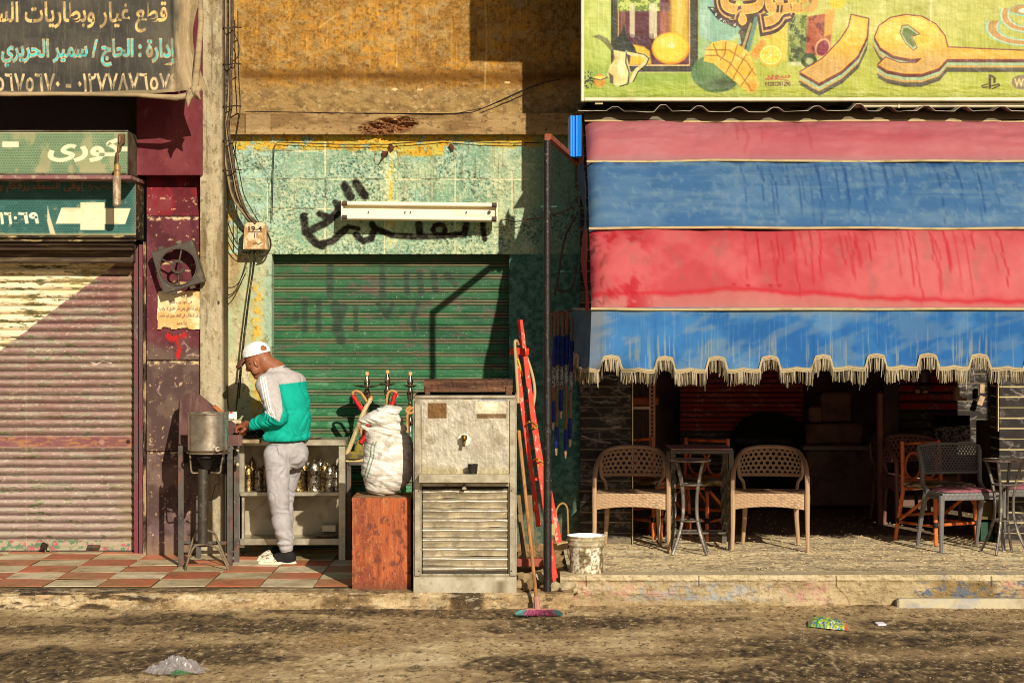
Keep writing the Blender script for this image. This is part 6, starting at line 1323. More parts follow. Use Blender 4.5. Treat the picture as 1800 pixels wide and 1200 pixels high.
def sack():
    d = 13.78; zb = WZ(879, 13.56) + .022; c = Vector((WX(676, d), d, zb))
    def fld(ax):
        Fd = Field(ax); s_ = d / F
        def q(px, py, y=0): return (WX(px, d) - c.x, y, WZ(py, d) - c.z + .035)
        Fd.ell(q(680, 838), (.183, .16, .16), k=.06); Fd.ell(q(684, 800), (.178, .16, .17), k=.08); Fd.ell(q(678, 765, .0), (.14, .13, .15), k=.08); Fd.ell(q(668, 868), (.10, .12, .05), k=.05)
        Fd.ell(q(676, 748, -.02), (.14, .12, .055), Matrix.Rotation(-.12, 3, 'Y'), k=.012); Fd.ell(q(664, 741, -.03), (.13, .12, .06), Matrix.Rotation(-.3, 3, 'Y'), k=.03); Fd.ell(q(684, 732, -.0), (.10, .1, .045), Matrix.Rotation(-.2, 3, 'Y'), k=.04)
        Fd.ell(q(640, 752, -.04), (.05, .06, .05), k=.03)
        X, Y, Z = np.meshgrid(*ax, indexing='ij'); cr = vn3(X * 20, Y * 20, Z * 30, 3) - .5; cf = vn3(X * 60 + 3, Y * 60, Z * 130, 9) - .5; hi = sstep(.44, .5, Z)
        rd = (1 - np.abs(2 * vn3(X * 7 + 2, Y * 7, Z * 26 + X * 9, 51) - 1)) ** 6; rd2 = (1 - np.abs(2 * vn3(X * 11, Y * 11 + 4, Z * 52 + X * 14, 61) - 1)) ** 5; Fd.V += cr * .012 * (1 - .3 * hi) + rd * (.007 + .008 * hi) + rd2 * .006; fold = np.exp(-((Z - .465 + .2 * X) / .014) ** 2) * .028 + np.exp(-((Z - .42 + .3 * (X - .03)) / .010) ** 2) * .010 * (X < .12)
        Fd.V += fold; Fd.V = np.where(Z < .0, np.maximum(Fd.V, -Z), Fd.V); return Fd.V
    Pv, Q = sdf_net(((-.26, -.26, -.04), (.26, .26, .70)), .006, fld)
    x, y, z = Pv.T; col = np.ones((len(Pv), 3)) * hx('#e6dfd2'); n = fbm(x * 300 + 500, z * 300 + y * 120 + 500, 30, 9, 6, 4, .62); n2 = fbm(x * 300 + 300, z * 300 + y * 200, 14, 14, 5, 8)
    def mx(m, cc): col[...] += np.clip(m, 0, 1)[:, None] * (hx(cc) - col)
    mx(sstep(.48, .64, n) * .5, '#b5a68e'); mx(sstep(.58, .7, n2) * .4, '#8c7a60'); mx((1 - sstep(.0, .12, z + (n - .5) * .2)) * .4, '#a08c6c')
    gx = np.interp(z, [.1, .18, .28, .34, .38], [-.135, -.11, -.08, -.075, -.06]); mx((np.abs(np.abs(x - gx) - .012) < .004) * (z > .12) * (z < .38) * (y < 0) * .8, '#5c8a60')
    mx(sstep(.115, .13, x - .2 * (z - .3)) * (y > .0) * sstep(.2, .3, z) * (1 - sstep(.40, .44, z)) * .8, '#2c3c6c')
    mb = MB(); mb.add(Pv + np.array(c), Q, np.clip(s2l(np.clip(col, 0, 1)) * .9, 0, .85)); o = link('sack', mb, mat('woven_sack', None, .7, attr=True, bump=((30, 30, 110), .55, .012)), smooth=True, angle=180, at=tuple(c)); tag(o, 'full white woven sack with rolled down top on orange box', 'sack')
sack()

def cooler():
    d = 13.42; t = thing('water_cooler', 'tall stainless steel street water cooler with single tap and louvred base', 'water cooler', (WX(817, d), d, 0)); X = lambda x: WX(x, d); Z = lambda y: WZ(y, d)
    b = d + .55
    cv = Canvas(727, 694, 908, 1042, 1.0, '#b6ac96'); n = cv.noise(20, 60, 5, 2); n2 = cv.noise(7, 9, 4, 5); cv.mix(sstep(.48, .66, n) * .6, '#8f8468').mix(sstep(.58, .68, n2) * .5, '#6a5a40').mix(sstep(.5, .36, n) * .5, '#d0c8b4'); cv.mix(sstep(1012, 1014, cv.Y) * .5, '#c8bda0'); cv.mix(np.exp(-((cv.X - 880) / 9) ** 2) * sstep(1016, 1024, cv.Y) * .6, '#5c4a30'); cv.mix(np.exp(-((cv.Y - 1012) / 2) ** 2) * .5, '#6a5a3c')
    m_p = mat('cooler_steel', None, .42, .55, attr=True, spec=.4, bump=(25, .12, .003)); mk = ~(((cv.X > 740) & (cv.X < 895)) & (cv.Y > 853) & (cv.Y < 1008))
    mb = MB(); cv.sheet(mb, d, .95, disp=None, skirt=.55, mask=mk[:-1, :-1]); link('cabinet', mb, m_p, t)
    mb = MB(); mb.box2(X(741), X(894), d + .06, d + .07, Z(1010), Z(850)); mb.box2(X(740), X(742), d + .002, d + .06, Z(1010), Z(850), .001); mb.box2(X(893), X(895), d + .002, d + .06, Z(1010), Z(850), .001); link('inner_back', mb, mat('cooler_dark', C('#4a3c28'), .7), t)
    cv = Canvas(741, 702, 894, 850, .8, '#b4aa94'); n = cv.noise(26, 36, 5, 12); n2 = cv.noise(5, 6, 4, 15); cv.mix(sstep(.48, .68, n) * .4, '#988d74').mix(sstep(.5, .34, n) * .6, '#c8c0ac').mix(sstep(.62, .74, n2) * .25, '#6c5e48'); cv.mix(sstep(.55, .7, cv.noise(2.2, 40, 3, 77)) * .25, '#e6dfd0'); cv.mix(sstep(815, 830, cv.Y + (n - .5) * 16) * .7, '#9a8c60'); cv.mix(sstep(838, 848, cv.Y) * .5, '#6a5a38')
    cv.rect(752, 708, 785, 735, '#6a4a26', .95); cv.mix(cv.inside([(752, 708), (785, 708), (785, 735), (752, 735)]) * sstep(.5, .62, n2) * .5, '#8a6634'); cv.rect(835, 706, 890, 727, '#d2c6a4', .8); cv.mix(cv.inside([(848, 708), (876, 708), (876, 722), (848, 722)]) * sstep(.4, .5, n2), '#e8dcb8'); cv.rect(838, 727, 890, 735, '#6a5030', .9, 1); cv.rect(840, 701, 890, 703, '#3c5a9a', .7)
    for cx in (758, 878):
        for r_ in (9, 6.5, 3.5): cv.stroke([(cx + r_ * math.cos(a), 772 + r_ * math.sin(a)) for a in np.linspace(0, 6.3, 15)], .5, '#8a7c62', .7)
        for a in np.arange(0, 3.1, .6): cv.stroke([(cx - 7 * math.cos(a), 772 - 7 * math.sin(a)), (cx + 7 * math.cos(a), 772 + 7 * math.sin(a))], .4, '#80725a', .5)
    mb = MB(); cv.sheet(mb, d - .006, .95, disp=(n - .5) * .008, skirt=.005); link('front_panel', mb, m_p, t, smooth=True)
    for x0, x1 in ((729, 739), (896, 907)): mb = MB(); mb.box2(X(x0), X(x1), d - .014, d - .001, Z(1011), Z(702), .004); link('edge_strip', mb, m_steel, t)
    mb = MB(); mb.box2(X(728), X(907), d - .016, b, Z(700), Z(694), .006); link('top', mb, m_steel, t)
    # drip tray
    mb = MB(); y0, y1 = d - .13, d - .007; z0, z1 = Z(847), Z(831)
    mb.box2(X(738), X(896), y0, y0 + .006, WZ(848, y0), WZ(833, y0), .002); mb.box2(X(740), X(894), y0 + .006, y1, WZ(833, 13.36) - .008, WZ(833, 13.36), .001)
    for x in (739, 895): mb.box2(X(x) - .003, X(x) + .003, y0 + .0065, y1, z0 + .005, z1, .001)
    link('drip_tray', mb, m_steel, t)
    mb = MB(); mb.tube([P(816, 853, d - .01), P(816, 855, d - .05), P(816, 858, d - .06)], .011, 8); mb.box(P(816, 858, d - .06), (.03, .02, .016), .004); link('drain', mb, m_tin, t)
    mb = MB(); R = Matrix.Rotation(math.pi / 2, 3, 'X'); mb.lathe(P(816, 773, d - .008), [(0, -.002), (.041, 0), (.043, .006), (.02, .012), (0, .012)], 24, M=R); tp = link('tap_plate', mb, mat('white_plastic', C('#e6ddc4'), .4, spec=.5), t, smooth=True)
    mb = MB(); mb.tube([P(816, 773, d - .02), P(816, 773, d - .07)], .014, 10); mb.tube([P(816, 773, d - .06), P(815, 783, d - .08)], .012, 10); mb.lathe(P(816, 771, d - .075), [(0, .03), (.02, .025), (.022, 0), (.014, -.01)], 12); link('tap', mb, mat('brass_tap', C('#8a6a34', 1), .35, .9), tp, smooth=True)
    m_louv = mat('louvre_steel', C('#d0c5ae', 1), .30, .8, spec=.5, layers=[(C('#7a6c52'), (4, 4, 20), .5, .7, .6), (C('#5c4c36'), 14, .62, .74, .5)], bump=(30, .1, .003))
    for k in range(9):
        y = 860 + k * 16.9; mb = MB(); z = Z(y); x0, x1 = X(743), X(892)
        rows = [(d + .045, z + .004), (d + .006, z - .001), (d - .006, z - .006), (d - .010, z - .013), (d - .010, z - .020), (d - .005, z - .027), (d + .010, z - .036), (d + .024, z - .062)]
        xs = np.linspace(x0, x1, 16); Pt = np.array([[(x, a, b_ + (vnoise(np.array([x * 9.]), np.array([k * 3.]), 4)[0] - .5) * .006) for x in xs] for a, b_ in rows]); mb.grid(Pt, flip=True); link('louvre', mb, m_louv, t, smooth=True)
    mb = MB()
    for x in (736, 899):
        for y in (862, 1003): mb.tube([P(x, y, d - .012), P(x, y, d - .018)], .006, 8)
    link('screw', mb, m_iron, t)
cooler()
def cup():
    c = Vector((WX(831, 13.33), 13.33, WZ(833, 13.36) + .001)); mb = MB(); h = .068; mb.lathe(c, [(0, 0), (.027, 0), (.028, .004), (.036, h), (.037, h + .002), (.034, h), (.026, .006), (0, .006)], 24); o = link('cup', mb, mat('dark_steel_cup', C('#4a4540'), .35, .7), smooth=True, at=tuple(c)); tag(o, 'dark metal drinking cup standing in the drip tray', 'cup')
cup()
def bench():
    d = 13.45; z = WZ(694, 13.42) + .001; t = thing('low_bench', 'low dark wooden bench set on top of the steel cooler', 'bench', (WX(822, d), d, z)); m = mat('dark_weathered_wood', C('#6c4730', .9), .85, layers=[(C('#3a2418'), (3, 30, 30), .45, .62, .9), (C('#9a7450'), (5, 50, 50), .56, .7, .6)], bump=(50, .6, .01))
    mb = MB(); rs = np.random.RandomState(4); xs = np.linspace(WX(745, d), WX(901, d), 40); Pt = []
    prof = [(0, .02), (0, .085), (.012, .095), (.3, .1), (.3, .02)]
    for a, b in prof: Pt.append([(x, d + a + (rs.rand() - .5) * .008, z + b + (rs.rand() - .5) * .006 * (b > .03)) for x in xs])
    mb.grid(np.array(Pt), flip=True); mb.box2(xs[0], xs[0] + .004, d + .002, d + .298, z + .021, z + .09); mb.box2(xs[-1] - .004, xs[-1], d + .002, d + .298, z + .021, z + .09); link('seat', mb, m, t)
    for x0, x1 in ((747, 756), (889, 900)): mb = MB(); mb.box2(WX(x0, d), WX(x1, d), d - .012, d + .30, z, z + .062, .004); link('foot', mb, m, t)
bench()

# ------------------------------------------------------------------ ladder, broom, rubble, bucket, hanging hoses
def ladder():
    t = thing('stepladder', 'red painted wooden stepladder folded and leaning by the pole', 'stepladder', (WX(965, 13.7), 13.7, 0))
    m = mat('red_ladder_paint', C('#d83a1e', .95), .6, layers=[(C('#a82a18'), 5, .45, .7, .7), (C('#e8a890'), (40, 40, 14), .59, .65, .85), (C('#5a2a1c'), (30, 30, 10), .63, .69, .9)], bump=(30, .4, .005))
    def rail(a, b, w_, th): mb = MB(); mb.bar(a, b, th, w_, up=(1, 0, 0)); link('rail', mb, m, t)
    rail(P(914, 563, 14.05), P(978, 1036, 13.56), .038, .04); rail(P(905, 612, 13.9), P(947, 925, 13.68), .034, .04)
    rail(P(936, 720, 14.25), P(957, 850, 14.1), .035, .04); rail(P(964, 860, 14.05), P(984, 962, 13.95), .045, .045)
    for a, b in (((901, 617, 13.88), (926, 618, 13.98)),):
        mb = MB(); mb.bar(P(*a), P(*b), .05, .05); link('hinge_block', mb, m, t)
    for y in (705, 842):
        f = (y - 563) / 473; x = 914 + 64 * f; dd = 14.05 - .49 * f
        mb = MB(); mb.bar(P(x - 12, y, dd + .03), P(x, y - 2, dd + .03), .05, .018); link('step', mb, m, t)
    yel = mat('yellow_rope', C('#c8a820'), .8); mb = MB(); mb.tube(smooth_path([P(910, 630, 13.86), P(914, 645, 13.86), P(918, 660, 13.9)], 4), .008, 6); link('rope', mb, yel, t, smooth=True)
    for y, x0 in ((745, 925), (810, 936)): mb = MB(); mb.tube(smooth_path([P(x0, y, 13.78), P(x0 + 6, y - 4, 13.7), P(x0 + 14, y, 13.74), P(x0 + 20, y + 4, 13.84), P(x0 + 10, y + 8, 13.76)], 4), .006, 6); link('rope', mb, yel, t, smooth=True)
    c = P(908, 700, 13.84); mb = MB(); mb.tube(smooth_path([P(911, 605, 13.9), P(908, 599, 13.86), P(905, 604, 13.84), P(907, 640, 13.84), P(910, 690, 13.82), P(911, 708, 13.82)], 5), .011, 8); mb.tube(smooth_path([P(926, 628, 14.0), P(936, 660, 14.0), P(940, 690, 13.98), P(936, 718, 13.96)], 5), .011, 8)
    o = link('hose', mb, mat('tan_hose', C('#b59a6c', .9), .6), smooth=True, at=tuple(c)); tag(o, 'tan rubber hose draped over the red stepladder', 'hose')
ladder()
def broom():
    a = P(912, 757, 13.75); b = P(945, 1072, 13.22); t = thing('broom', 'push broom with wooden handle and pink and teal bristles', 'broom', (b.x, b.y, ROAD))
    m = mat('broom_handle_wood', C('#a87440', .9), .6, layers=[(C('#6a4020'), (14, 14, 5), .48, .66, .7), (C('#d0a468'), (20, 20, 8), .58, .7, .5)])
    mb = MB(); mb.tube([a + (b - a) * f for f in (0, .25, .5, .75, 1)], .0125, 8); link('handle', mb, m, t, smooth=True)
    mb = MB(); mb.tube([a + (b - a) * .93, b], [.019, .022], 8); hd = Vector((b.x + .015, b.y, WZ(1072, b.y))); mb.box(hd, (.205, .05, .024), .006, ry=.03); link('head', mb, mat('broom_head', C('#b07868', .9), .7, layers=[(C('#7c5a40'), 9, .5, .66, .6)]), t)
    rs = np.random.RandomState(6); mb = MB()
    for _ in range(900):
        u = rs.uniform(-1, 1); p = hd + Vector((u * .095, rs.uniform(-.022, .022), -.008)); e = p + Vector((u * .05 + rs.normal(0, .012), -rs.uniform(.09, .2), 0)); e.z = ROAD + .012 + rs.uniform(0, .012)
        c = s2l(hx('#3fa89c' if abs(u) > .74 and rs.rand() < .8 else rs.choice(['#d86a8c', '#c2557a', '#e08aa4', '#a84868', '#7c3c50']))) * .8; mb.tube([p, (p + e) / 2 + Vector((0, -.005, .014)), e], [.0018, .002, .0014], 3, col=c)
    link('bristles', mb, mat('bristle_plastic', None, .6, attr=True), t)
broom()
def rubble():
    # earth bank between kerb and terrace, loose stones, low brick, wire hoop
    mb = MB(); xs = np.arange(WX(905, 13.5), .46, .012); ys = np.arange(13.42, 15.7, .02); X, Y = np.meshgrid(xs, ys); n = fbm(X + 9, Y + 9, .12, .12, 6, 3, .65)
    z = -.01 + (n - .5) * .16 + sstep(13.6, 14.4, Y) * .06; c = np.clip(s2l(hx('#8a6c46') * (.55 + .9 * n[..., None])) * 1.0, .004, .7); mb.grid(np.stack([X, Y, z], -1), c); struct(link('dirt', mb, m_ground, smooth=True, angle=180))
    rs = np.random.RandomState(8); ms = [mat('stone', C(c_, .8), .9, layers=[(C('#5a4630'), 9, .45, .65, .7)], bump=(30, .6, .01)) for c_ in ('#b09468', '#8a7048', '#c8b48c')]
    for k, (x, y, s_) in enumerate(((920, 1016, .075), (935, 1022, .05), (944, 1000, .06), (986, 1000, .07), (990, 1028, .06), (975, 1038, .045), (913, 1030, .05), (930, 1036, .04), (996, 1040, .05), (958, 980, .07), (985, 975, .05))):
        d = 13.46 + max(0, (1040 - y)) / 60 * .6; mb = MB(); th = np.linspace(0, math.pi, 9); ph = np.linspace(0, 2 * math.pi, 13)[:-1]; T, Pp = np.meshgrid(th, ph, indexing='ij')
        r = s_ * (1 + .5 * (vnoise(T * 1.7 + k * 5, Pp * 1.2, k) - .5)); c = Vector((WX(x, d), d, .01 + s_ * .35)); mb.grid(np.stack([c.x + r * np.sin(T) * np.cos(Pp) * 1.3, c.y + r * np.sin(T) * np.sin(Pp), c.z + r * np.cos(T) * .7], -1), closeu=True, flip=True)
        o = link('stone', mb, ms[k % 3], smooth=True, angle=35, at=tuple(c)); tag(o, 'loose broken stone in the rubble around the foot of the pole', 'stone', 'loose stones around the foot of the pole')
    d = 14.1; c = P(938, 992, d); mb = MB(); mb.box2(WX(908, d), WX(955, d), d, d + .12, WZ(996, d), WZ(982, d), .006); o = link('red_plank', mb, mat('faded_red_wood', C('#a05540', .8), .8, layers=[(C('#6a3a2c'), 9, .5, .66, .7)]), at=tuple(c)); tag(o, 'short faded red plank lying behind the broom', 'plank')
    for x0, x1, y, lab in ((910, 925, 925, 'grey weathered stake standing nearest the steel cooler'), (930, 938, 915, 'thin dark stake standing behind the broom handle')):
        d = 14.6; c = Vector((WX(x0, d), d, 0)); mb = MB(); mb.bar(Vector((WX(x1, d), d, 0)), P(x0, 870, d + .1), .04, .02); o = link('stake', mb, ms[1], at=tuple(c)); tag(o, lab, 'stake')
    d = 14.4; c = P(985, 950, d); mb = MB(); mb.tube(smooth_path([P(976, 950, d), P(977, 905, d), P(981, 890, d), P(989, 884, d), P(996, 890, d), P(998, 905, d), P(999, 950, d)], 5), .008, 6); o = link('wire_hoop', mb, mat('hoop_metal', C('#a58450'), .5, .5), smooth=True, at=tuple(c)); tag(o, 'thin bent metal hoop standing between pole and bucket', 'hoop')
    c = P(972, 930, 13.7); mb = MB(); mb.box(P(970, 930, 13.75), (.05, .01, .08), .002, ry=.1); o = link('card_scrap', mb, mat('card', C('#b59a68', .9), .9), at=tuple(c)); tag(o, 'small tan card scrap stuck upright between pole and red rail', 'cardboard'); c = P(985, 962, 13.95); mb = MB(); mb.box(P(985, 958, 13.95), (.09, .1, .05), .004, ry=-.1, rz=.4); o = link('card_scrap', mb, mat('card', C('#b59a68'), .9), at=tuple(c)); tag(o, 'torn piece of tan cardboard lying behind the bucket and pole', 'cardboard')
rubble()
def bucket():
    d = 13.62; c = Vector((WX(1031, d), d, TERR + .012)); t = thing('bucket', 'dirty white plastic bucket on the terrace corner', 'bucket', tuple(c)); z = c.z; h = WZ(940, d) - z; r0 = .113; r1 = .124
    cvn = 80; th = np.linspace(0, 2 * math.pi, 97)[:-1]; zz = np.linspace(0, 1, 60); T, V = np.meshgrid(th, zz); R = r0 + (r1 - r0) * V; rim = sstep(.72, .74, V) * .008 + np.exp(-((V - .78) / .012) ** 2) * .006 + np.exp(-((V - .9) / .012) ** 2) * .006 + np.exp(-((V - .985) / .015) ** 2) * .006; R = R + rim
    n = fbm(T * 30 + 9, V * 60, 9, 12, 6, 4, .65); n2 = fbm(T * 30 + 9, V * 60, 3, 3, 5, 6); col = np.ones(T.shape + (3,)) * hx('#ddd2ba')
    def mx(m, cc): col[...] += np.clip(m, 0, 1)[..., None] * (hx(cc) - col)
    mx(sstep(.44, .58, n) * .85, '#a89468'); mx(sstep(.5, .62, n2) * .75, '#6e5a3a'); mx(sstep(.54, .62, n) * .6, '#54442c'); mx(sstep(.7, .76, V) * .6, '#b8a884'); mx((1 - sstep(.02, .035, V)) * .9, '#b8503c'); mx((np.abs(V - .52) < .006) * sstep(.45, .55, n) * .8, '#2a2018')
    mx((np.abs(T - 4.66) < .05) * (V > .2) * (V < .5) * sstep(.48, .55, n2) * .9, '#2a2420')
    Pt = np.stack([c.x + R * np.cos(T), c.y + R * np.sin(T), z + V * h], -1); mb = MB(); mb.grid(Pt, np.clip(s2l(np.clip(col, 0, 1)) * .88, 0, .85), closeu=True); Pi = Pt[::-1].copy(); Pi[..., 0] = c.x + (Pi[..., 0] - c.x) * .95; Pi[..., 1] = c.y + (Pi[..., 1] - c.y) * .95; mb.grid(Pi, closeu=True); mb.grid(np.stack([Pt[-1], Pi[0]]), closeu=True); mb.add([tuple(p) for p in Pt[1]] , [tuple(range(96))]); link('body', mb, mat('bucket_plastic', None, .5, attr=True, bump=(40, .3, .003)), t, smooth=True, angle=180)
    mb = MB(); mb.tube(smooth_path([(c.x - .125, c.y, z + h * .8), (c.x - .131, c.y - .03, z + h * .55), (c.x - .118, c.y - .06, z + h * .42)], 5), .004, 5); link('handle', mb, m_iron, t, smooth=True)
bucket()
def hoses():
    blue = mat('blue_sleeve', C('#1c2c7c', .9), .6, layers=[(C('#101a4a'), 40, .48, .6, .8)]); tan = mat('hose_brown', C('#8a5c40', .9), .6); sil = mat('foil_grip', C('#a8a4a0', 1), .3, .9, layers=[(C('#2a2830'), 90, .5, .56, .95)])
    L = [(972, 552, 745, 'farthest out by the pole'), (978, 549, 790, 'second from the pole'), (986, 551, 725, 'in the middle with a long blue sleeve'), (994, 548, 795, 'second from the awning'), (1002, 560, 775, 'hanging closest to the awning')]
    for x, y0, y1, lab in L:
        d = 14.5; c = P(x, y1, d); t = thing('hookah_hose', 'hanging brown hookah hose with blue sleeve, ' + lab, 'hose', tuple(c), 'hookah hoses hanging behind the pole')
        mb = MB(); mb.tube(smooth_path([P(x - 3, y0 + 40, d + .03), P(x - 3, y0 + 6, d + .02), P(x, y0, d), P(x + 4, y0 + 6, d), P(x + 2, y0 + 70, d), P(x, y1, d)], 5), .010, 7); h = link('tube', mb, tan, t, smooth=True)
        mb = MB(); mb.tube([P(x + 3.5, y0 + 40, d - .005), P(x + 2, y0 + 92, d - .005)], .017, 9); link('sleeve', mb, blue, t, smooth=True)
        mb = MB(); mb.tube([P(x + 2, y0 + 94, d - .006), P(x + 1.4, y0 + 128, d - .006)], .015, 9); link('grip', mb, sil, t, smooth=True)
        mb = MB(); mb.tube([P(x + .6, y1 - 40, d - .005), P(x, y1 - 4, d - .005)], .016, 9); link('sleeve', mb, blue, t, smooth=True)
        mb = MB(); mb.tube([P(x, y1 - 2, d), P(x, y1 + 10, d)], [.012, .006], 8); link('tip', mb, mat('cream_tip', C('#c8a888'), .5), t, smooth=True)
    c = P(990, 549, 14.55); mb = MB(); mb.tube([P(966, 549, 14.53), P(1008, 546, 14.53)], .006, 6); o = link('hanging_rail', mb, m_iron, at=tuple(c)); tag(o, 'thin iron rail from which the blue sleeved hoses hang', 'rail')
    d = 15.4
    c = P(985, 470, d); mb = MB(); mb.tube(smooth_path([P(1012, 380, d), P(996, 410, d), P(988, 440, d), P(982, 480, d), P(975, 520, d)], 4), .009, 6); mb.tube(smooth_path([P(1012, 470, d), P(1008, 500, d), P(996, 512, d), P(978, 510, d)], 4), .010, 6); o = link('loose_cable', mb, m_iron, smooth=True, at=tuple(c)); tag(o, 'loose brown cable looping down the shaded wall behind the pole', 'cable')
hoses()

# ------------------------------------------------------------------ litter in the road
def litter():
    m = mat('clear_bag', None, .25, attr=True, spec=.6); nt = m.node_tree; nt.nodes['Principled BSDF'].inputs['Alpha'].default_value = .5
    d = 11.0; c = Vector((WX(308, d), d, ROAD + .004)); U, V = np.meshgrid(np.linspace(-1, 1, 64), np.linspace(-1, 1, 46)); rg = lambda s_, k: 1 - np.abs(2 * fbm(U * s_ + 9, V * s_ + 9 + k, 1, 1, 3, int(k) + 3) - 1) * 2.2
    dome = np.clip(1 - U ** 2 * .9 - V ** 2 * .8, 0, 1); hh = .02 * dome + .05 * dome * np.clip(rg(2.2, 1), 0, 1) + .022 * np.clip(rg(5.5, 7), 0, 1) * (dome + .15); edge_ = 1 + .25 * (fbm(np.arctan2(V, U) * 2 + 9, U * 0 + 4, 1, 1, 3, 5) - .5)
    Pt = np.stack([c.x + U * .17 * edge_ * (1 - .12 * V), c.y + V * .15 * edge_, c.z + hh], -1); col = np.ones(U.shape + (3,)) * hx('#a09894'); col[(V < -.80) & (U > .0) & (U < .6)] = hx('#2c7a4c'); mk = (dome > .12)[:-1, :-1]
    mb = MB(); mb.grid(Pt, np.clip(s2l(col), 0, .8), mask=mk); o = link('plastic_bag', mb, m, at=tuple(c)); tag(o, 'crumpled clear plastic bag lying in the road', 'plastic bag')
    d = 12.66; c = Vector((WX(1455, d), d, ROAD + .01)); us = np.linspace(-1, 1, 40); vs = np.linspace(-1, 1, 24); U, V = np.meshgrid(us, vs); n = fbm(U * 4 + 9, V * 4 + 9, 1, 1, 5, 6, .6)
    pil = (1 - U ** 4) * (1 - V ** 4); X = c.x + U * .115 + V * .02; Y = c.y + V * .13 - U * .09; Z = c.z + .034 * pil * (.5 + n) + .014 * np.exp(-((U + .4) / .5) ** 2) * (V > -1) * (1 - V ** 2) - .004
    col = np.ones(U.shape + (3,)) * hx('#b8c83a'); n2 = fbm(U * 12 + 9, V * 8 + 5, 1, 1, 3, 8); col[(np.abs(n2 - .55) < .05)] = hx('#2c5ab0'); col[n2 > .68] = hx('#e8e6c0'); col[(n2 < .36)] = hx('#4a9a38'); col[U > .8] = hx('#d8603a'); mb = MB(); mb.grid(np.stack([X, Y, Z], -1), s2l(col) * .9, flip=False); o = link('snack_packet', mb, mat('glossy_packet', None, .3, attr=True, spec=.5), smooth=True, angle=180, at=tuple(c)); tag(o, 'yellow green crisp packet lying near the terrace edge', 'packet')
    c = Vector((WX(1548, 12.7), 12.7, ROAD + .01)); mb = MB(); mb.box(c, (.06, .05, .012), .003, rz=.3, rx=.2); o = link('paper_scrap', mb, mat('scrap_paper', C('#d8d0d4'), .7), at=tuple(c)); tag(o, 'small white paper scrap lying beyond the crisp packet', 'paper')
    c = Vector((WX(620, 12.1), 12.1, ROAD)); mb = MB(); rs = np.random.RandomState(3)
    for _ in range(260):
        a = rs.normal(0, .11); b = rs.normal(0, .12); mb.box(c + Vector((a, b, .006)), (rs.uniform(.004, .009), rs.uniform(.003, .007), rs.uniform(.002, .005)), .001, rz=rs.rand() * 6)
    struct(link('orange_grit', mb, mat('orange_grit', C('#a07c44', .9), .9)), 'stuff')
litter()
# ================================================================== CAFE FURNITURE
def hexsheet(mb, fmap, w_, h_, cell, hole=.56, col=None):
    """sheet of hexagonal cells each with a round hole; fmap maps (u, v) in metres to a point"""
    dx = cell; dy = cell * math.sqrt(3) / 2; rows = int(h_ / dy); R = cell / math.sqrt(3)
    for j in range(rows):
        n = int(w_ / dx) - (j % 2)
        for i in range(n):
            cu = (i - (n - 1) / 2) * dx; cv = dy * (j + .5)
            o = [(cu + R * math.sin(math.pi / 3 * k), cv + R * math.cos(math.pi / 3 * k)) for k in range(6)]
            q = [(cu + R * hole * math.sin(math.pi / 3 * k), cv + R * hole * math.cos(math.pi / 3 * k)) for k in range(6)]
            vs = [fmap(*p, 0) for p in o] + [fmap(*p, -.004) for p in q] + [fmap(*p, .008) for p in q]
            f = []
            for k in range(6):
                k2 = (k + 1) % 6; f.append((k, k2, 6 + k2, 6 + k)); f.append((6 + k, 6 + k2, 12 + k2, 12 + k))
            mb.add(vs, f, None if col is None else np.array([col(v[2]) for v in vs]))
def weave(mb, fmap, w_, h_, cu=.026, cv=.0145, amp=.007, col=None, arch=0.0):
    nu = int(w_ / cu) * 4 + 1; nv = int(h_ / cv) * 3 + 1; us = np.linspace(-w_ / 2, w_ / 2, nu); vs = np.linspace(0, h_, nv); U, V = np.meshgrid(us, vs)
    a = U / cu; b = V / cv; par = (np.floor(a) + np.floor(b)) % 2; bump = np.abs(np.sin(math.pi * b)) ** .7 * (.45 + .55 * np.where(par > 0, np.abs(np.sin(math.pi * a)), -.2))
    Pt = np.zeros(U.shape + (3,))
    for i in range(nv):
        for j in range(nu):
            v = V[i, j]; lo_ = arch * (1 - (2 * U[i, j] / w_) ** 2); v = lo_ + v * (1 - lo_ / h_); Pt[i, j] = fmap(U[i, j], v, amp * bump[i, j])
    mb.grid(Pt, None if col is None else col(Pt[..., 2]))
SH = dict(a=hx('#ad8c68'), b=hx('#a98566'))
def tone_by_height(z):
    t = sstep(.44, .56, np.asarray(z)); c = SH['a'] + (SH['b'] - SH['a']) * t[..., None]; return np.clip(s2l(c) * .92, 0, .8)  # back a touch darker than the legs, remnant of shade in the colour
m_wick = mat('moulded_wicker', None, .5, attr=True, spec=.35, var=.08, layers=[(C('#5a3c2a', .8), 9, .6, .74, .4)])
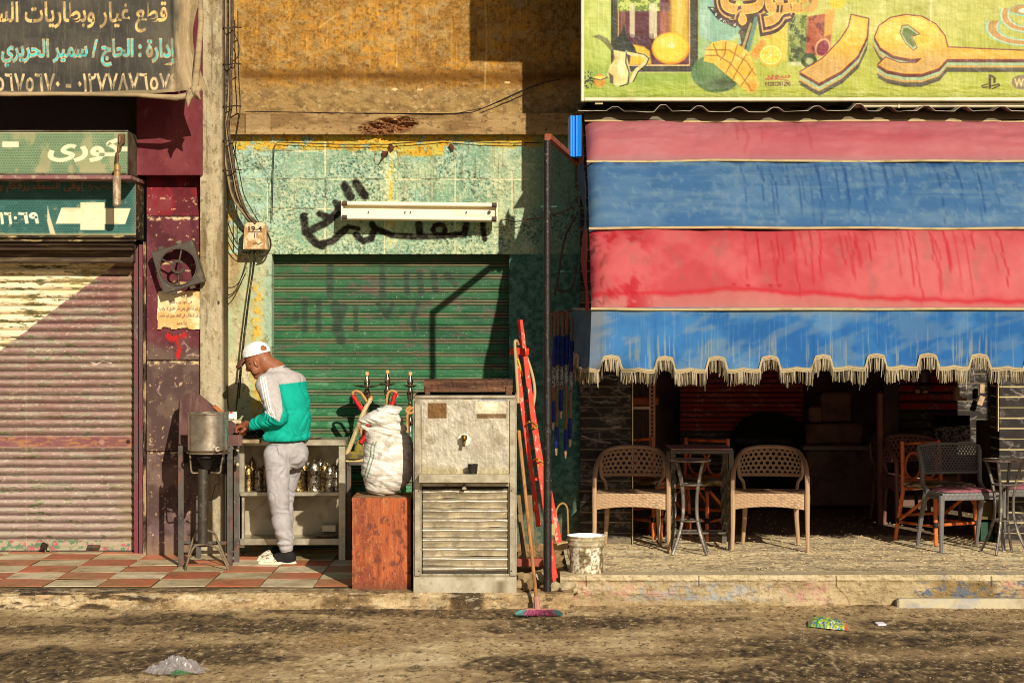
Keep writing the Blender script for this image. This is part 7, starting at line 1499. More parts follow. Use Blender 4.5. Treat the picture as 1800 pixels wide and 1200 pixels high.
def armchair(name, lab, loc, rz, mat_=m_wick, colf=tone_by_height, group=None):
    t = thing(name, lab, 'chair', (0, 0, 0), group); W = .285
    # continuous rim: front leg, arm, back, arm, front leg
    half = [(W, -.235, .43), (W, -.235, .50), (W - .002, -.225, .56), (W - .006, -.18, .615), (W - .015, -.08, .665), (W - .035, .06, .705), (W - .075, .18, .745), (W - .15, .235, .765), (.06, .25, .772)]
    path = half + [(-x, y, z) for x, y, z in reversed(half)]
    mb = MB(); pp = smooth_path(path, 5); mb.tube(pp, .019, 8, flat=.9, col=None); K = mb.V[-1][:, 2]; mb.K[-1] = colf(K); link('rim', mb, mat_, t, smooth=True)
    for s_ in (-1, 1):
        mb = MB(); pts = [(s_ * W, -.235, .44), (s_ * W, -.24, .2), (s_ * (W + .004), -.25, 0)]; mb.tube(pts, [.021, .018, .014], 8); mb.K[-1] = colf(mb.V[-1][:, 2]); link('leg', mb, mat_, t, smooth=True)
        mb = MB(); pts = [(s_ * .20, .20, .34), (s_ * .205, .22, .2), (s_ * .22, .25, 0)]; mb.tube(pts, [.022, .019, .015], 8); mb.K[-1] = colf(mb.V[-1][:, 2]); link('leg', mb, mat_, t, smooth=True)
    def back(u, v, o):
        a = u / .23; x = .252 * math.sin(a) / math.sin(1.25) if abs(a) < 1.25 else .252 * (1 if a > 0 else -1); y = .245 - .10 * (1 - math.cos(a)) * 1.2
        zt = .765 - .028 * a * a; zb = .555; tt = v / .205; return (x, y + .02 * tt + o, zb + (zt - zb) * tt)
    mb = MB(); hexsheet(mb, back, .60, .222, .041, .56, lambda z: colf(z)); link('back_panel', mb, mat_, t)
    mb = MB(); pts = [back(u, 0, 0) for u in np.linspace(-.28, .28, 20)]; mb.tube(pts, .014, 8); mb.K[-1] = colf(mb.V[-1][:, 2])
    for s_ in (-1, 1):
        e = Vector(back(s_ * .275, 0, 0)); mb.tube(smooth_path([Vector(back(s_ * .28, .16, 0)), e, Vector((s_ * .215, .17, .50)), Vector((s_ * .205, .18, .42))], 4), [.013] * 13, 8); mb.K[-1] = colf(mb.V[-1][:, 2])
    link('back_frame', mb, mat_, t, smooth=True)
    mb = MB(); weave(mb, lambda u, v, o: (u, -.245 - o + .02 * (u / W) ** 2, .315 + v), 2 * W, .13, col=colf, arch=.028)
    for s_ in (-1, 1): weave(mb, lambda u, v, o, s_=s_: (s_ * (W - .03 * ((u + .2) / .4) + o), u * 1.0, .315 + v), .44, .13, col=colf, arch=.02)
    mb.grid(np.array([[(x, y, .445 - .012 * (1 - (x / W) ** 2) * (1 - (y / .24) ** 2)) for x in np.linspace(-W + .014, W - .014, 14)] for y in np.linspace(-.24, .22, 12)]), np.ones((12, 14, 3)) * colf(np.array([.44]))[0]); link('seat', mb, mat_, t, smooth=True, angle=60)
    t.location = loc; t.rotation_euler = (0, 0, rz); return t
def floorp(px, py):
    d = F * (H - TERR) / (py - 565); return Vector((WX(px, d), d, TERR + .004))
a1 = armchair('wicker_armchair', 'tan moulded wicker armchair beside the black marble column', (WX(1111, 15.32), 15.32, TERR + .004), -.08)
dup(a1, (WX(1354, 15.33), 15.33, TERR + .004), -.14, 'tan moulded wicker armchair standing alone beside the square table')

def side_chair():
    g = hx('#6e6a66'); cf = lambda z: np.ones(np.shape(z) + (3,)) * np.clip(s2l(g) * .8, 0, .8)
    m = mat('grey_moulded_chair', None, .45, attr=True, spec=.4, layers=[(C('#8c867c'), 14, .58, .74, .5)])
    t = thing('cafe_chair', 'dark grey perforated cafe chair with pink seat cushion beside tall iron table', 'chair', (0, 0, 0)); W = .24
    def back(u, v, o):
        a = u / .26; tt = v / .235; w_ = 1 - .10 * (1 - tt) ** 2
        return (.255 * math.sin(a) / math.sin(1.0) * w_, .22 + .05 * tt - .085 * (1 - math.cos(a)) * 2 + o, .575 + .225 * tt - .0 * a * a - .02 * (a ** 2) * (tt - .3))
    mb = MB(); hexsheet(mb, back, .53, .235, .024, .6, lambda z: cf(z)); link('back_panel', mb, m, t)
    mb = MB(); ring = [back(u, .236, 0) for u in np.linspace(-.265, .265, 18)] + [back(.268, v, 0) for v in (.17, .1, .04)] + [back(u, 0, 0) for u in np.linspace(.25, -.25, 18)] + [back(-.268, v, 0) for v in (.04, .1, .17)]
    mb.tube(ring, .012, 8, closed=True); mb.K[-1] = cf(mb.V[-1][:, 2]); link('back_frame', mb, m, t, smooth=True)
    for s_ in (-1, 1):
        mb = MB(); mb.tube(smooth_path([back(s_ * .266, .20, 0), back(s_ * .266, .05, 0), (s_ * (W + .005), .14, .50), (s_ * W, .05, .44)], 4), [.018] * 13, 8, flat=1.3); mb.K[-1] = cf(mb.V[-1][:, 2]); link('back_post', mb, m, t, smooth=True)
        mb = MB(); mb.tube([(s_ * W, -.20, .43), (s_ * (W + .012), -.22, .2), (s_ * (W + .02), -.235, 0)], [.024, .02, .015], 8); mb.K[-1] = cf(mb.V[-1][:, 2]); link('leg', mb, m, t, smooth=True)
        mb = MB(); mb.tube([(s_ * W, .08, .44), (s_ * (W + .008), .16, .22), (s_ * (W + .012), .22, 0)], [.024, .02, .015], 8); mb.K[-1] = cf(mb.V[-1][:, 2]); link('leg', mb, m, t, smooth=True)
    mb = MB(); weave(mb, lambda u, v, o: (u, -.215 - o, .395 + v), 2 * W, .052, cu=.02, cv=.026, amp=.003, col=cf)
    for s_ in (-1, 1): weave(mb, lambda u, v, o, s_=s_: (s_ * (W + o), u - .04, .395 + v), .36, .052, cu=.02, cv=.026, col=cf)
    mb.box((0, -.03, .44), (2 * W - .004, .37, .02), .006, col=cf(np.array([0.]))[0]); link('seat', mb, m, t, smooth=True, angle=50)
    mb = MB(); xs = np.linspace(-1, 1, 20); U, V = np.meshgrid(xs, xs); hgt = .022 * ((1 - U ** 4) * (1 - V ** 4)) ** .5; mb.grid(np.stack([U * .215, V * .19 - .03, .455 + hgt], -1)); link('cushion', mb, mat('pink_cushion', C('#a8666c', .9), .7, layers=[(C('#6a3a40'), 7, .5, .66, .6)]), t, smooth=True)
    return t
sc1 = side_chair(); sc1.location = (WX(1686, 15.3), 15.3, TERR + .004); sc1.rotation_euler = (0, 0, .22)
sc2 = dup(sc1, (WX(1822, 15.55), 15.55, TERR + .004), -.25, 'dark grey perforated cafe chair behind the tall iron table at marble column')

def bistro_table():
    t = thing('bistro_table', 'small tall round iron table with curved legs before the square table', 'table', (0, 0, 0)); m = mat('bistro_iron', C('#6a6258', .9), .5, .4, layers=[(C('#a89c84'), 20, .55, .68, .7), (C('#2c2620'), 9, .5, .66, .6)], bump=(50, .3, .003))
    h = .715; mb = MB(); mb.lathe((0, 0, 0), [(0, h - .012), (.150, h - .014), (.160, h - .012), (.162, h - .003), (.158, h + .003), (.15, h), (0, h)], 40); link('tabletop', mb, mat('glazed_top', C('#a08c84', .9), .18, .3, spec=.6, layers=[(C('#5a3a38'), 7, .48, .62, .8), (C('#e0d6cc'), 16, .6, .68, .6)]), t, smooth=True)
    for k in range(4):
        a = math.radians(38 + 90 * k); mb = MB(); pr = [(.145, h - .014), (.115, .62), (.085, .5), (.072, .38), (.078, .27), (.11, .16), (.15, .07), (.185, 0)]
        mb.tube(smooth_path([(r * math.cos(a), r * math.sin(a), z) for r, z in pr], 4), .0125, 8, flat=.75); link('leg', mb, m, t, smooth=True)
    for z, r in ((.525, .095), (.25, .088)):
        mb = MB(); mb.tube([(r * math.cos(a), r * math.sin(a), z) for a in np.linspace(0, 6.283, 25)[:-1]], .007, 6, closed=True); link('ring', mb, m, t, smooth=True)
    return t
bt = bistro_table(); bt.location = (WX(1213, 14.98), 14.98, TERR + .004)
dup(bt, (WX(1765, 15.0), 15.0, TERR + .004), .35, 'small tall round iron table with curved legs beside the dark grey chair')

def square_table():
    d0 = 15.2; d1 = 15.72; x0, x1 = WX(1178, d0), WX(1290, d0); z = WZ(791, d0); zt = z
    t = thing('square_table', 'square dark topped table with twisted iron legs between the wicker chairs', 'table', ((x0 + x1) / 2, (d0 + d1) / 2, TERR)); m = mat('twisted_iron', C('#5c544a', .9), .5, .4, layers=[(C('#a09480'), 26, .56, .7, .7)], bump=(40, .3, .003))
    mb = MB(); mb.box2(x0, x1, d0, d1, zt - .028, zt - .001, .003); link('frame', mb, m, t)
    mb = MB(); mb.box2(x0 + .006, x1 - .006, d0 + .006, d1 - .006, zt + .0, zt + .012, .003); link('tabletop', mb, mat('red_brown_slab', C('#a87a6c', .9), .5, spec=.5, layers=[(C('#8c6a60'), 5, .5, .66, .6)]), t)
    for x in (x0 + .022, x1 - .022):
        for y in (d0 + .022, d1 - .022):
            mb = MB(); zs = np.linspace(TERR + .004, zt - .029, 60); tw = [(x, y, q) for q in zs]; n = 4; vs = []
            for i, q in enumerate(zs):
                k = i / 59; on = sstep(.12, .2, k) * (1 - sstep(.8, .88, k)); r = .026 * (1 + .12 * on); a0 = math.pi / 4 + 9.5 * max(0, min(k, .84) - .16)
                for j in range(4): vs.append((x + r * math.cos(a0 + j * math.pi / 2), y + r * math.sin(a0 + j * math.pi / 2), q))
            f = [(i * 4 + j, i * 4 + (j + 1) % 4, (i + 1) * 4 + (j + 1) % 4, (i + 1) * 4 + j) for i in range(59) for j in range(4)]; mb.add(vs, f + [(3, 2, 1, 0)]); link('leg', mb, m, t)
    for a, b in (((x0 + .02, d0 + .02), (x0 + .02, d1 - .02)), ((x1 - .02, d0 + .02), (x1 - .02, d1 - .02)), ((x0 + .02, d1 - .02), (x1 - .02, d1 - .02)), ((x0 + .02, d0 + .3), (x1 - .02, d0 + .3))):
        mb = MB(); zz = TERR + .10; mb.bar((a[0], a[1], zz), (b[0], b[1], zz), .016, .016); link('stretcher', mb, m, t)
square_table()

def bamboo_chair():
    t = thing('bamboo_chair', 'orange bamboo chair with black bindings and patterned seat behind grey chair', 'chair', (0, 0, 0)); m = mat('orange_cane', C('#d0682c', .95), .4, spec=.5, layers=[(C('#7a2c14'), (9, 9, 9), .5, .66, .8), (C('#e0924c'), 24, .58, .7, .5)]); bk = mat('black_binding', C('#1c1614'), .7)
    W, D = .2, .19
    for sx in (-1, 1):
        mb = MB(); mb.tube([(sx * (W + .01), -D - .02, 0), (sx * W, -D, .44)], .017, 9); link('leg', mb, m, t, smooth=True)
        mb = MB(); mb.tube([(sx * (W + .015), D + .09, 0), (sx * (W + .0), D + .01, .40), (sx * (W - .01), D + .03, .80)], .017, 9); link('leg', mb, m, t, smooth=True)
        mb = MB(); mb.tube([(sx * W, -D + .02, .41), (sx * (W + .01), D + .05, .16)], .014, 8); link('brace', mb, m, t, smooth=True)
        mb = MB(); mb.tube([(sx * (W + .006), -D, .15), (sx * (W + .01), D + .05, .15)], .012, 8); link('rail', mb, m, t, smooth=True)
        mb = MB(); mb.tube([(sx * W * .55, -D, .42), (sx * (W + .003), -D - .01, .30)], .011, 8); link('brace', mb, m, t, smooth=True)
        mb = MB(); mb.tube([(sx * (.085) + .08 * math.cos(a), D + .025, .60 + .105 * math.sin(a)) for a in np.linspace(0, 6.283, 21)[:-1]], .011, 8, closed=True); link('back_hoop', mb, m, t, smooth=True)
    for y, z in ((-D - .012, .16), (-D, .42), (D + .02, .42), (D + .06, .2), (D + .03, .78), (D + .03, .48)):
        mb = MB(); mb.tube([(-W, y, z), (W, y, z)], .0125, 8); link('rail', mb, m, t, smooth=True)
    for sx in (-1, 1):
        for y, z in ((-D - .012, .16), (-D, .42), (D + .05, .16)): mb = MB(); mb.lathe((sx * (W + .006), y, z), [(.018, -.022), (.023, -.015), (.023, .015), (.018, .022)], 10); link('binding', mb, bk, t, smooth=True)
    mb = MB(); th = np.linspace(0, 2 * math.pi, 41)[:-1]; sq = lambda a: .225 / max(abs(math.cos(a)), abs(math.sin(a))) ** .75
    prof = [(.96, .435), (1.0, .445), (1.0, .462), (.95, .474), (.5, .48), (0.01, .48)]; Pt = np.array([[(sq(a) * r * math.cos(a), sq(a) * r * math.sin(a), z) for a in th] for r, z in prof]); n = fbm(Pt[..., 0] * 60 + 30, Pt[..., 1] * 60 + Pt[..., 2] * 300, 3, 3, 3, 4); col = np.ones(n.shape + (3,)) * hx('#2a2220'); col[n > .56] = hx('#c8b08c'); col[n < .42] = hx('#7c6a2c'); col[(n > .50) & (n < .53)] = hx('#a83a34')
    mb.grid(Pt, np.clip(s2l(col) * .9, 0, .8), closeu=True); link('seat', mb, mat('patterned_seat', None, .6, attr=True), t, smooth=True)
    return t
bc = bamboo_chair(); bc.location = (WX(1650, 15.75), 15.75, TERR + .004); bc.rotation_euler = (0, 0, .5)
b2 = dup(bc, (WX(1222, 16.1), 16.1, TERR + .004), -.55, 'orange bamboo chair tucked behind the square table')
dup(bc, (WX(1150, 16.2), 16.2, TERR + .004), .7, 'orange bamboo chair glimpsed under the wicker armchair at the column')
dk = armchair('plastic_armchair', 'dim brown plastic armchair in the shade behind the orange bamboo chair', (WX(1612, 16.9), 16.9, TERR + .004), .2, colf=lambda z: np.ones(np.shape(z) + (3,)) * s2l(hx('#8a5c50')) * .8)
dup(dk, (WX(1590, 17.4), 17.4, TERR + .004), .2, 'dim brown plastic armchair farthest back inside the cafe')
def crate_stack():
    d = 15.9; c = Vector((WX(1728, d), d, TERR + .004)); t = thing('bottle_crate', 'green and yellow plastic crate on the floor behind the grey chair', 'crate', tuple(c)); m = mat('green_plastic', C('#1a4a30', .7), .5)
    for k in range(2):
        mb = MB(); z = c.z + k * .17
        for dy in (-.12, .12): mb.box((c.x, c.y + dy, z + .08), (.1, .012, .15), .003)
        for dx in (-.05, .05): mb.box((c.x + dx, c.y, z + .08), (.012, .22, .15), .003)
        mb.box((c.x, c.y, z + .008), (.09, .22, .012), .002); link('crate_tier', mb, m if k == 0 else mat('yellow_plastic', C('#6a5420', .7), .5), t)
crate_stack()
# ================================================================== THE TEA SELLER
def man():
    d0 = 15.0; S = F / d0; base = Vector((WX(500, d0), d0, .006))
    def q(px, py, y=0.0): return ((px - 500) / S, y, (988 - py) / S)
    fw = Vector((-.80, .60, 0)).normalized(); rt = Vector((fw.y, -fw.x, 0))       # facing away to the counter; his right is the far side
    B = Matrix((rt, fw, Vector((0, 0, 1)))).transposed()                          # columns: right, forward, up
    def tilt(a): return B @ Matrix.Rotation(a, 3, 'X')
    # joints, in photo pixels and metres of depth
    shL, elL, wrL = q(474, 676, -.150), q(494, 729, -.215), q(443, 747, -.10)
    shR, elR, wrR = q(514, 676, .150), q(492, 732, .24), q(441, 750, .10)
    hipL, knL, anL = q(489, 800, -.085), q(492, 873, -.10), q(505, 957, -.06)
    hipR, knR, anR = q(514, 800, .085), q(497, 872, .13), q(501, 957, .12)
    def crease(X, Y, Z, s1, s2, sd, w1):            # sharp soft-edged fold lines in cloth
        r = 1 - np.abs(2 * vn3(X * s1 + Z * s1 * .5 + 3, Y * s1 + 5, Z * s2 - X * s2 * .5 + w1 * 2, sd) - 1); return r ** 7
    def torso(Fd, g):
        Fd.ell(q(505, 705, 0), (.185 + g, .125 + g, .19 + g), tilt(-.18), k=.06); Fd.ell(q(498, 672, .01), (.175 + g, .10 + g, .085 + g), tilt(-.35), k=.05)
        Fd.ell(q(506, 745, 0), (.175 + g, .132 + g, .13 + g), tilt(-.05), k=.06)
        for p in (shL, shR): Fd.ell(p, (.066 + g,) * 3, k=.05)
    def hips(Fd, g): Fd.ell(q(504, 795, .0), (.172 + g, .128 + g, .115 + g), B, k=.05); Fd.ell(q(519, 800, -.03), (.085 + g, .09 + g, .085 + g), k=.05)
    # ---- body: one continuous skin
    def body(ax):
        Fd = Field(ax); torso(Fd, -.012); hips(Fd, -.02)
        Fd.chain([shL, elL, wrL], [.055, .042, .027], .02); Fd.chain([shR, elR, wrR], [.055, .042, .027], .02)
        for h, k_, a in ((hipL, knL, anL), (hipR, knR, anR)): Fd.chain([h, k_, a], [.078, .056, .038], .03)
        for y, e in ((-.06, 0), (.12, -8)): Fd.chain([q(506 + e, 968, y), q(508 + e, 979, y)], [.034, .034], .02); Fd.chain([q(504 + e, 981, y), q(468 + e, 985, y)], [.03, .02], .02)
        # neck and head, bent down over the work
        Fd.cone(q(490, 655, .0), q(462, 632, .01), .070, .060, .03); Fd.cone(q(486, 648, 0), q(466, 640, .0), .062, .052, .03)
        H_ = Matrix.Rotation(math.radians(28), 3, 'Y').inverted() if False else Matrix.Rotation(-math.radians(30), 3, 'Y')
        Fd.ell(q(453, 624, .01), (.097, .074, .086), H_, k=.02); Fd.ell(q(446, 640, .012), (.062, .060, .082), H_, k=.03)
        Fd.cone(q(466, 640, -.01), q(454, 658, .005), .040, .030, .02)                       # jaw
        Fd.ell(q(451, 661.5, .012), (.026, .026, .022), k=.015)                                # chin
        Fd.ell(q(436, 633, .012), (.022, .05, .012), Matrix.Rotation(.5, 3, 'Y'), k=.012)    # brow
        Fd.cone(q(437.5, 638, .014), q(434.5, 649.5, .016), .010, .015, .008); Fd.ell(q(439, 651, .016), (.012, .018, .009), k=.006)   # nose
        for sy in (-1, 1): Fd.ell(q(441.5, 639, .014 + sy * .034), (.014, .018, .011), k=.008, cut=True); Fd.ell(q(443, 639.5, .014 + sy * .032), (.011, .013, .010), k=.004)
        Fd.ell(q(443, 656.5, .014), (.012, .026, .006), Matrix.Rotation(.6, 3, 'Y'), k=.006); Fd.ell(q(440.8, 655.3, .014), (.010, .024, .0025), Matrix.Rotation(.6, 3, 'Y'), k=.003, cut=True); Fd.ell(q(445.5, 659, .014), (.012, .022, .006), k=.006)
        Fd.ell(q(450, 650, -.042), (.03, .02, .035), k=.02)                                  # cheek
        for sy in (-1, 1):
            c = q(453, 637.5, .012 + sy * .076); Fd.ell(c, (.020, .010, .033), Matrix.Rotation(-.35, 3, 'Y'), k=.006); Fd.ell((c[0] - .003, c[1] + sy * .008, c[2] + .004), (.011, .007, .020), Matrix.Rotation(-.35, 3, 'Y'), k=.004, cut=True)
        # hands: palm, four unequal bent fingers, thumb on the side
        for wr, y0, sg in ((wrL, -.08, 1), (wrR, .10, -1)):
            dx = 0 if sg > 0 else -4
            def h(px, py, y): return q(px + dx, py, y0 + sg * y)
            Fd.cone(wr, h(434, 747, .015), .026, .030, .012); Fd.ell(h(432, 748, .018), (.042, .032, .026), Matrix.Rotation(-.25, 3, 'Y'), k=.012)
            for k, (y, a, b, c_) in enumerate(((-.012, (425, 748), (418.5, 752), (418, 758)), (.008, (424, 747), (416.5, 752), (417, 759.5)), (.028, (424, 747.5), (417, 753), (418.5, 759.5)), (.046, (426, 748), (420, 753), (421, 758)))):
                r = (.0100, .0105, .0100, .0088)[k]; Fd.chain([h(*a, y), h(*b, y - .003), h(*c_, y - .008)], [r * 1.1, r, r * .85], .004)
            Fd.chain([h(433, 753, -.012), h(428, 757.5, -.016), h(424, 761, -.008)], [.014, .0115, .009], .005)
        return Fd.V
    P0, Q0 = sdf_net(((-.46, -.33, -.01), (.26, .34, 1.76)), .0052, body)
    skin = hx('#93593a'); col = np.ones((len(P0), 3)) * skin; x, y, z = P0.T; n = fbm(x * 100 + 300, z * 100 + y * 50 + 300, 4, 4, 5, 3)
    def at(px, py): return (px - 500) / S, (988 - py) / S
    col += ((n - .5) * .25)[:, None] * skin
    hy, hz = at(470, 628); hair = sstep(-.02, .02, (x - at(456, 0)[0]) - .35 * (z - at(0, 640)[1])) * (z > at(0, 642)[1]); col += (hair * .12)[:, None] * (hx('#6a4634') - col)
    ex, ez = at(440, 638); br = np.exp(-(((x - at(437, 0)[0]) / .016) ** 2 + ((z - at(0, 633.5)[1]) / .007) ** 2)); col += (br * .75)[:, None] * (hx('#3a2a22') - col)
    ey = np.exp(-(((x - at(440.5, 0)[0]) / .012) ** 2 + ((z - at(0, 639)[1]) / .006) ** 2)); col += (ey * .85)[:, None] * (hx('#2a1c18') - col)
    st = np.exp(-(((x - at(447, 0)[0]) / .035) ** 2 + ((z - at(0, 658)[1]) / .03) ** 2)); col += (st * .35)[:, None] * (hx('#7c5a4a') - col)
    hd = (z < at(0, 735)[1]) & (z > at(0, 770)[1]) & (x < at(447, 0)[0]); col[hd] = col[hd] * np.array([.92, .82, .8])
    mb = MB(); mb.add(P0 + np.array(base), Q0, np.clip(s2l(np.clip(col, 0, 1)) * .95, 0, .8))
    o = link('person', mb, mat('skin', None, .5, attr=True, spec=.35), smooth=True, angle=180, at=tuple(base)); tag(o, 'person in teal and grey sweatshirt, white cap and grey joggers bending over the stove counter', 'person')
    # ---- sweatshirt
    def shirt(ax):
        Fd = Field(ax); X, Y, Z = np.meshgrid(*ax, indexing='ij'); torso(Fd, .02); Fd.ell(q(503, 768, 0), (.20, .155, .075), B, k=.05); Fd.ell(q(502, 735, .0), (.19, .15, .12), B, k=.06)
        Fd.cone(q(489, 656, .0), q(478, 651, .0), .084, .072, .03)
        Fd.chain([shL, elL], [.083, .075], .03); Fd.chain([elL, q(449, 745, -.12)], [.074, .043], .03); Fd.cone(q(450, 745, -.121), q(444.5, 747, -.105), .040, .036, .008)
        Fd.chain([shR, elR, q(449, 748, .12)], [.078, .07, .045], .03)
        # folds: sleeve above the elbow and along the forearm, sag over the waistband, soft drapes on the back
        w1 = vn3(X * 11, Y * 11, Z * 9, 4) - .5; w2 = vn3(X * 26 + Z * 8, Y * 26, Z * 30, 8) - .5
        arm = np.exp(-((X - elL[0] + .10) / .12) ** 2 - ((Z - elL[2] - .0) / .09) ** 2) * (Y < -.02)
        Fd.V += w1 * .016 + w2 * .004 + crease(X, Y, Z, 7, 12, 31, w1) * .008 + arm * .006 * np.sin((X * 1.0 + Z * .55) * 120 + 34 * w1 + 10 * w2) + np.exp(-((Z - at(0, 766)[1]) / .04) ** 2) * .007 * np.sin(X * 50 + Y * 40 + 20 * w1)
        Fd.V += np.exp(-((Z - at(0, 715)[1]) / .06) ** 2 - ((X - at(470, 0)[0]) / .05) ** 2) * .008 * np.sin((Z * 1.2 - X * .7) * 100 + 24 * w1)
        hem = at(0, 774)[1] + .02 * (X - .0); V = np.maximum(Fd.V, hem - Z)
        nk = (Vector((-.70, .06, .71))).normalized(); c = q(474, 650, 0); V = np.maximum(V, (X - c[0]) * nk.x + (Y - c[1]) * nk.y + (Z - c[2]) * nk.z)
        c = wrL; V = np.where((Y < -.0) & (Z > at(0, 765)[1]), np.maximum(V, -(X - at(441.5, 0)[0]) + .15 * (Z - c[2])), V)
        return V
    P1, Q1 = sdf_net(((-.30, -.36, .86), (.26, .40, 1.58)), .0045, shirt)
    x, y, z = P1.T; px = x * S + 500; py = 988 - z * S; grey = hx('#b3aaa4'); teal = hx('#14a089'); col = np.ones((len(P1), 3)) * grey
    # distance along the near arm decides sleeve colours; yoke line on the back
    a = np.array(shL); b = np.array(elL); v = b - a; ta = ((P1 - a) @ v) / (v @ v); da = np.linalg.norm(P1 - a - np.clip(ta, 0, 1)[:, None] * v, axis=1)
    b2 = np.array(wrL); v2 = b2 - b; tb = ((P1 - b) @ v2) / (v2 @ v2); db = np.linalg.norm(P1 - b - np.clip(tb, 0, 1)[:, None] * v2, axis=1)
    seam = np.interp(py, [640, 662, 675, 700, 720, 738], [520, 500, 495, 501, 504, 499]); onarm = (px < seam) & (y < .05) & (py < 722 + .62 * (px - 473)) & (px > np.interp(py, [680, 684, 724], [400, 456.5, 473]))
    yoke = 674.5 - .10 * (px - 494) + .4 * np.sin(px)
    teal_m = (py > yoke) & ~onarm
    col[teal_m] = teal
    col[teal_m & (np.abs(px - seam) < .5) & (py < 735)] *= .8
    cr = np.cross(v / np.linalg.norm(v), [0, -1, 0]); side = (P1 - a) @ cr
    arm_a = onarm & ~teal_m & (py > 660)
    for o_ in (-4.2, 0, 4.2):
        sx = np.interp(py, [655, 672, 700, 716, 728], [466, 470.5, 476, 480, 487]); m_ = arm_a * (y < -.05) * (1 - sstep(.75, 1.6, np.abs(px - sx - o_))); col += m_[:, None] * (hx('#efe8e0') - col)
    lg = (np.abs(px - 502) < 3.5 * (py - 640.5) / 5) & (py > 640.5) & (py < 646.5) & (y < .02) & ((py - 640.5) % 2 < 1.35); col[lg] = hx('#3c3a40')
    n = fbm(x * 100 + 300, z * 100 + y * 60 + 300, 2, 2, 4, 6); col *= (.93 + .14 * n)[:, None]
    mb = MB(); mb.add(P1 + np.array(base), Q1, np.clip(s2l(np.clip(col, 0, 1)) * .95, 0, .85)); link('sweatshirt', mb, mat('sweatshirt_fleece', None, .9, attr=True, spec=.1, bump=(350, .15, .002)), o, smooth=True, angle=180)
    # ---- joggers
    def trousers(ax):
        Fd = Field(ax); X, Y, Z = np.meshgrid(*ax, indexing='ij'); hips(Fd, .012)
        Fd.chain([hipL, knL, q(497, 915, -.08), q(503, 948, -.065)], [.104, .080, .070, .064], .03); Fd.chain([hipR, knR, q(498, 915, .12), q(501, 948, .12)], [.098, .070, .058, .052], .03)
        Fd.cone(q(504, 952, -.063), q(504.5, 957, -.063), .066, .060, .012); Fd.cone(q(505, 958, -.062), q(506, 970, -.06), .046, .045, .006); Fd.cone(q(501, 956, .12), q(501, 970, .12), .048, .042, .01)
        Fd.ell(q(521, 798, -.035), (.085, .09, .09), k=.04)
        w1 = vn3(X * 13, Y * 13, Z * 11, 14) - .5; w2 = vn3(X * 30 + Z * 10, Y * 30, Z * 34, 18) - .5
        crot = q(509, 815, -.08); rr = np.sqrt((X - crot[0]) ** 2 + (Z - crot[2]) ** 2) + .01; an = np.arctan2(Z - crot[2], X - crot[0])
        Fd.V += w1 * .009 + w2 * .003 + crease(X, Y, Z, 6, 14, 41, w1) * .0045 + .005 * np.sin(an * 7 + 16 * w1 + 1) * np.exp(-((rr - .10) / .06) ** 2) * (Y < .05) * sstep(-.02, .04, np.abs(X - crot[0]))
        for pz, am, fr in ((872, .003, 70), (900, .003, 80), (946, .009, 120)): Fd.V += am * np.exp(-((Z - at(0, pz)[1]) / .05) ** 2) * np.sin(Z * fr + X * 45 + 22 * w1)
        Fd.V += np.exp(-((X - at(510, 0)[0]) / .012) ** 2) * np.exp(-((Z - at(0, 805)[1]) / .06) ** 2) * .012 * (Y < 0)
        return np.maximum(np.maximum(Fd.V, Z - at(0, 770)[1]), at(0, 971.5)[1] - Z)
    P2, Q2 = sdf_net(((-.24, -.26, .06), (.26, .30, .98)), .005, trousers)
    x, y, z = P2.T; px = x * S + 500; py = 988 - z * S; col = np.ones((len(P2), 3)) * hx('#aca5a2'); n = fbm(x * 100 + 300, z * 100 + y * 60 + 300, 2, 2, 4, 6); n2 = fbm(x * 30 + 300, z * 30 + y * 20 + 300, 3, 3, 5, 9)
    col *= (.92 + .16 * n)[:, None]; col += (sstep(.5, .7, n2) * .25)[:, None] * (hx('#8a8078') - col)
    col[(np.abs(px - (464.6 + (py - 785) * .06)) < 1.0) & (py > 783) & (py < 802) & (y < .06)] = hx('#a03038'); col[(np.abs(px - (491 + (py - 780) * .25)) < .45) & (py > 780) & (py < 796) & (y < 0)] *= .6; col[(np.abs(py - 780.5) < .5) & (px > 463) & (px < 492)] *= .6
    mb = MB(); mb.add(P2 + np.array(base), Q2, np.clip(s2l(np.clip(col, 0, 1)) * .95, 0, .85)); link('trousers', mb, mat('jersey_grey', None, .95, attr=True, spec=.1, bump=(350, .15, .002)), o, smooth=True, angle=180)
    # ---- cap: white crown with a strap opening, brown peak
    H_ = Matrix.Rotation(-math.radians(24), 3, 'Y')
    def cap(ax):
        Fd = Field(ax); X, Y, Z = np.meshgrid(*ax, indexing='ij'); Fd.ell(q(450.5, 622.5, .01), (.112, .086, .098), H_, k=.01); V = Fd.V
        nrm = Vector((.27, .02, -1)).normalized(); c = q(450, 624, 0); V = np.maximum(V, (X - c[0]) * nrm.x + (Y - c[1]) * nrm.y + (Z - c[2]) * nrm.z)
        inn = Field(ax); inn.ell(q(450.5, 622.5, .01), (.107, .081, .093), H_, k=.01); V = np.maximum(V, -inn.V)
        op = q(466, 612, -.055); pl = (X - c[0]) * nrm.x + (Y - c[1]) * nrm.y + (Z - c[2]) * nrm.z; V = np.maximum(V, -np.maximum(np.sqrt((X - op[0]) ** 2 + (Y - op[1]) ** 2 + (Z - op[2]) ** 2) - .028, pl + .018))
        return V
    P3, Q3 = sdf_net(((-.36, -.12, 1.50), (-.09, .14, 1.72)), .0040, cap)
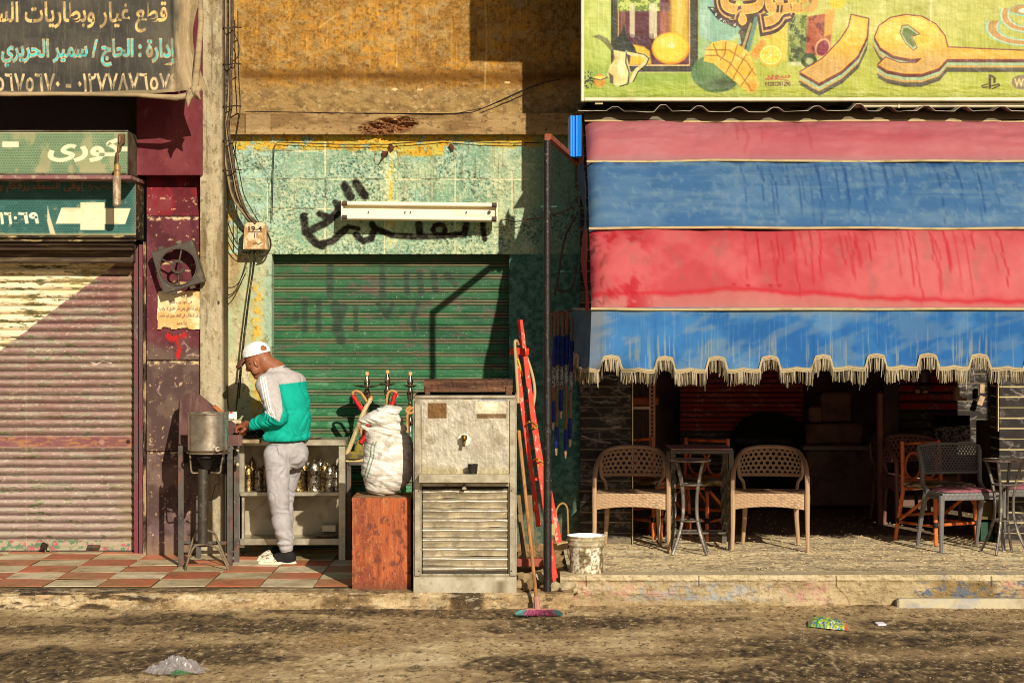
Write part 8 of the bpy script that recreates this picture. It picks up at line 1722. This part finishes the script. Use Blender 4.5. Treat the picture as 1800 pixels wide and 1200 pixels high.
    x, y, z = P3.T; col = np.ones((len(P3), 3)) * hx('#efe6de'); n = fbm(x * 100 + 300, z * 100 + 300, 4, 4, 4, 6); col *= (.9 + .14 * n)[:, None]; fr = sstep(at(427.5, 0)[0], at(425.5, 0)[0], x); col += (fr * .9)[:, None] * (hx('#8a5a44') - col)
    mb = MB(); mb.add(P3 + np.array(base), Q3, np.clip(s2l(np.clip(col, 0, 1)) * .92, 0, .85)); cp = link('cap', mb, mat('cap_cotton', None, .85, attr=True, spec=.1), o, smooth=True, angle=180)
    mb = MB(); A = np.array(q(427, 628, .01)); E_ = np.array(q(414.5, 646, .012)); rows = []
    for t_ in np.linspace(0, 1, 8):
        w_ = .078 * math.sqrt(max(1 - t_ ** 2.4 * .92, .02)); c = A + (E_ - A) * t_; row = []
        for s_ in np.linspace(-1, 1, 15): row.append((c[0] + .026 * s_ * s_ * (1 - .3 * t_), c[1] + s_ * w_, c[2] - .020 * s_ * s_))
        rows.append(row)
    Pt = np.array(rows) + np.array(base); mb.grid(Pt); up = Pt + np.array([-.004, 0, .006]); mb.grid(up, flip=True)
    for e, e2 in ((Pt[0], up[0]), (Pt[-1], up[-1]), (Pt[:, 0], up[:, 0]), (Pt[:, -1], up[:, -1])): mb.grid(np.stack([e, e2]))
    link('peak', mb, mat('brown_peak', C('#7c4c3c', .9), .8), cp, smooth=True)
    # ---- socks and backless shoes
    for yy, dx in ((-.06, 0), (.125, -8)):
        def sock(ax):
            Fd = Field(ax); Fd.chain([q(506 + dx, 966, yy), q(507 + dx, 976, yy)], [.043, .048], .02); Fd.chain([q(508 + dx, 979, yy), q(490 + dx, 981, yy), q(468 + dx, 985, yy)], [.045, .040, .026], .03); Fd.ell(q(514 + dx, 979, yy), (.034, .038, .036), k=.02); return Fd.V
        c = q(500, 0, yy); Pq, Qq = sdf_net(((-.20, yy - .08, -.01), (.16, yy + .08, .13)), .006, sock); mb = MB(); mb.add(Pq + np.array(base), Qq); link('sock', mb, mat('black_sock', C('#1f1b1a'), .9), o, smooth=True, angle=180)
        def shoe(ax):
            Fd = Field(ax); X, Y, Z = np.meshgrid(*ax, indexing='ij'); Fd.chain([q(514 + dx, 991, yy), q(490 + dx, 991, yy), q(463 + dx, 991, yy)], [.042, .046, .040], .03); V = np.maximum(np.maximum(Fd.V, Z - .020), -Z - .004)
            U = Field(ax); U.chain([q(490 + dx, 978, yy), q(476 + dx, 983, yy), q(463 + dx, 987, yy)], [.054, .046, .034], .03); u = np.maximum(np.maximum(U.V, .012 - Z), (X - at(488 + dx, 0)[0]) + .9 * (Z - .03)); u = np.maximum(u, at(458 + dx, 0)[0] - X)
            return np.minimum(V, u)
        Pq, Qq = sdf_net(((-.26, yy - .08, -.014), (.14, yy + .08, .12)), .0045, shoe); x, y, z = Pq.T; px = x * S + 500; col = np.ones((len(Pq), 3)) * hx('#e8dcc0'); n = fbm(x * 300 + 300, z * 300 + y * 200 + 300, 5, 3, 3, 9); up = z > .024; col[up & (n > .60)] = hx('#a8986c'); col[up & (n > .67)] = hx('#5a4e38'); col[~up & (n > .66)] = hx('#b0a080')
        mb = MB(); mb.add(Pq + np.array(base), Qq, np.clip(s2l(col) * .92, 0, .85)); link('shoe', mb, mat('canvas_shoe', None, .8, attr=True), o, smooth=True, angle=180)
man()
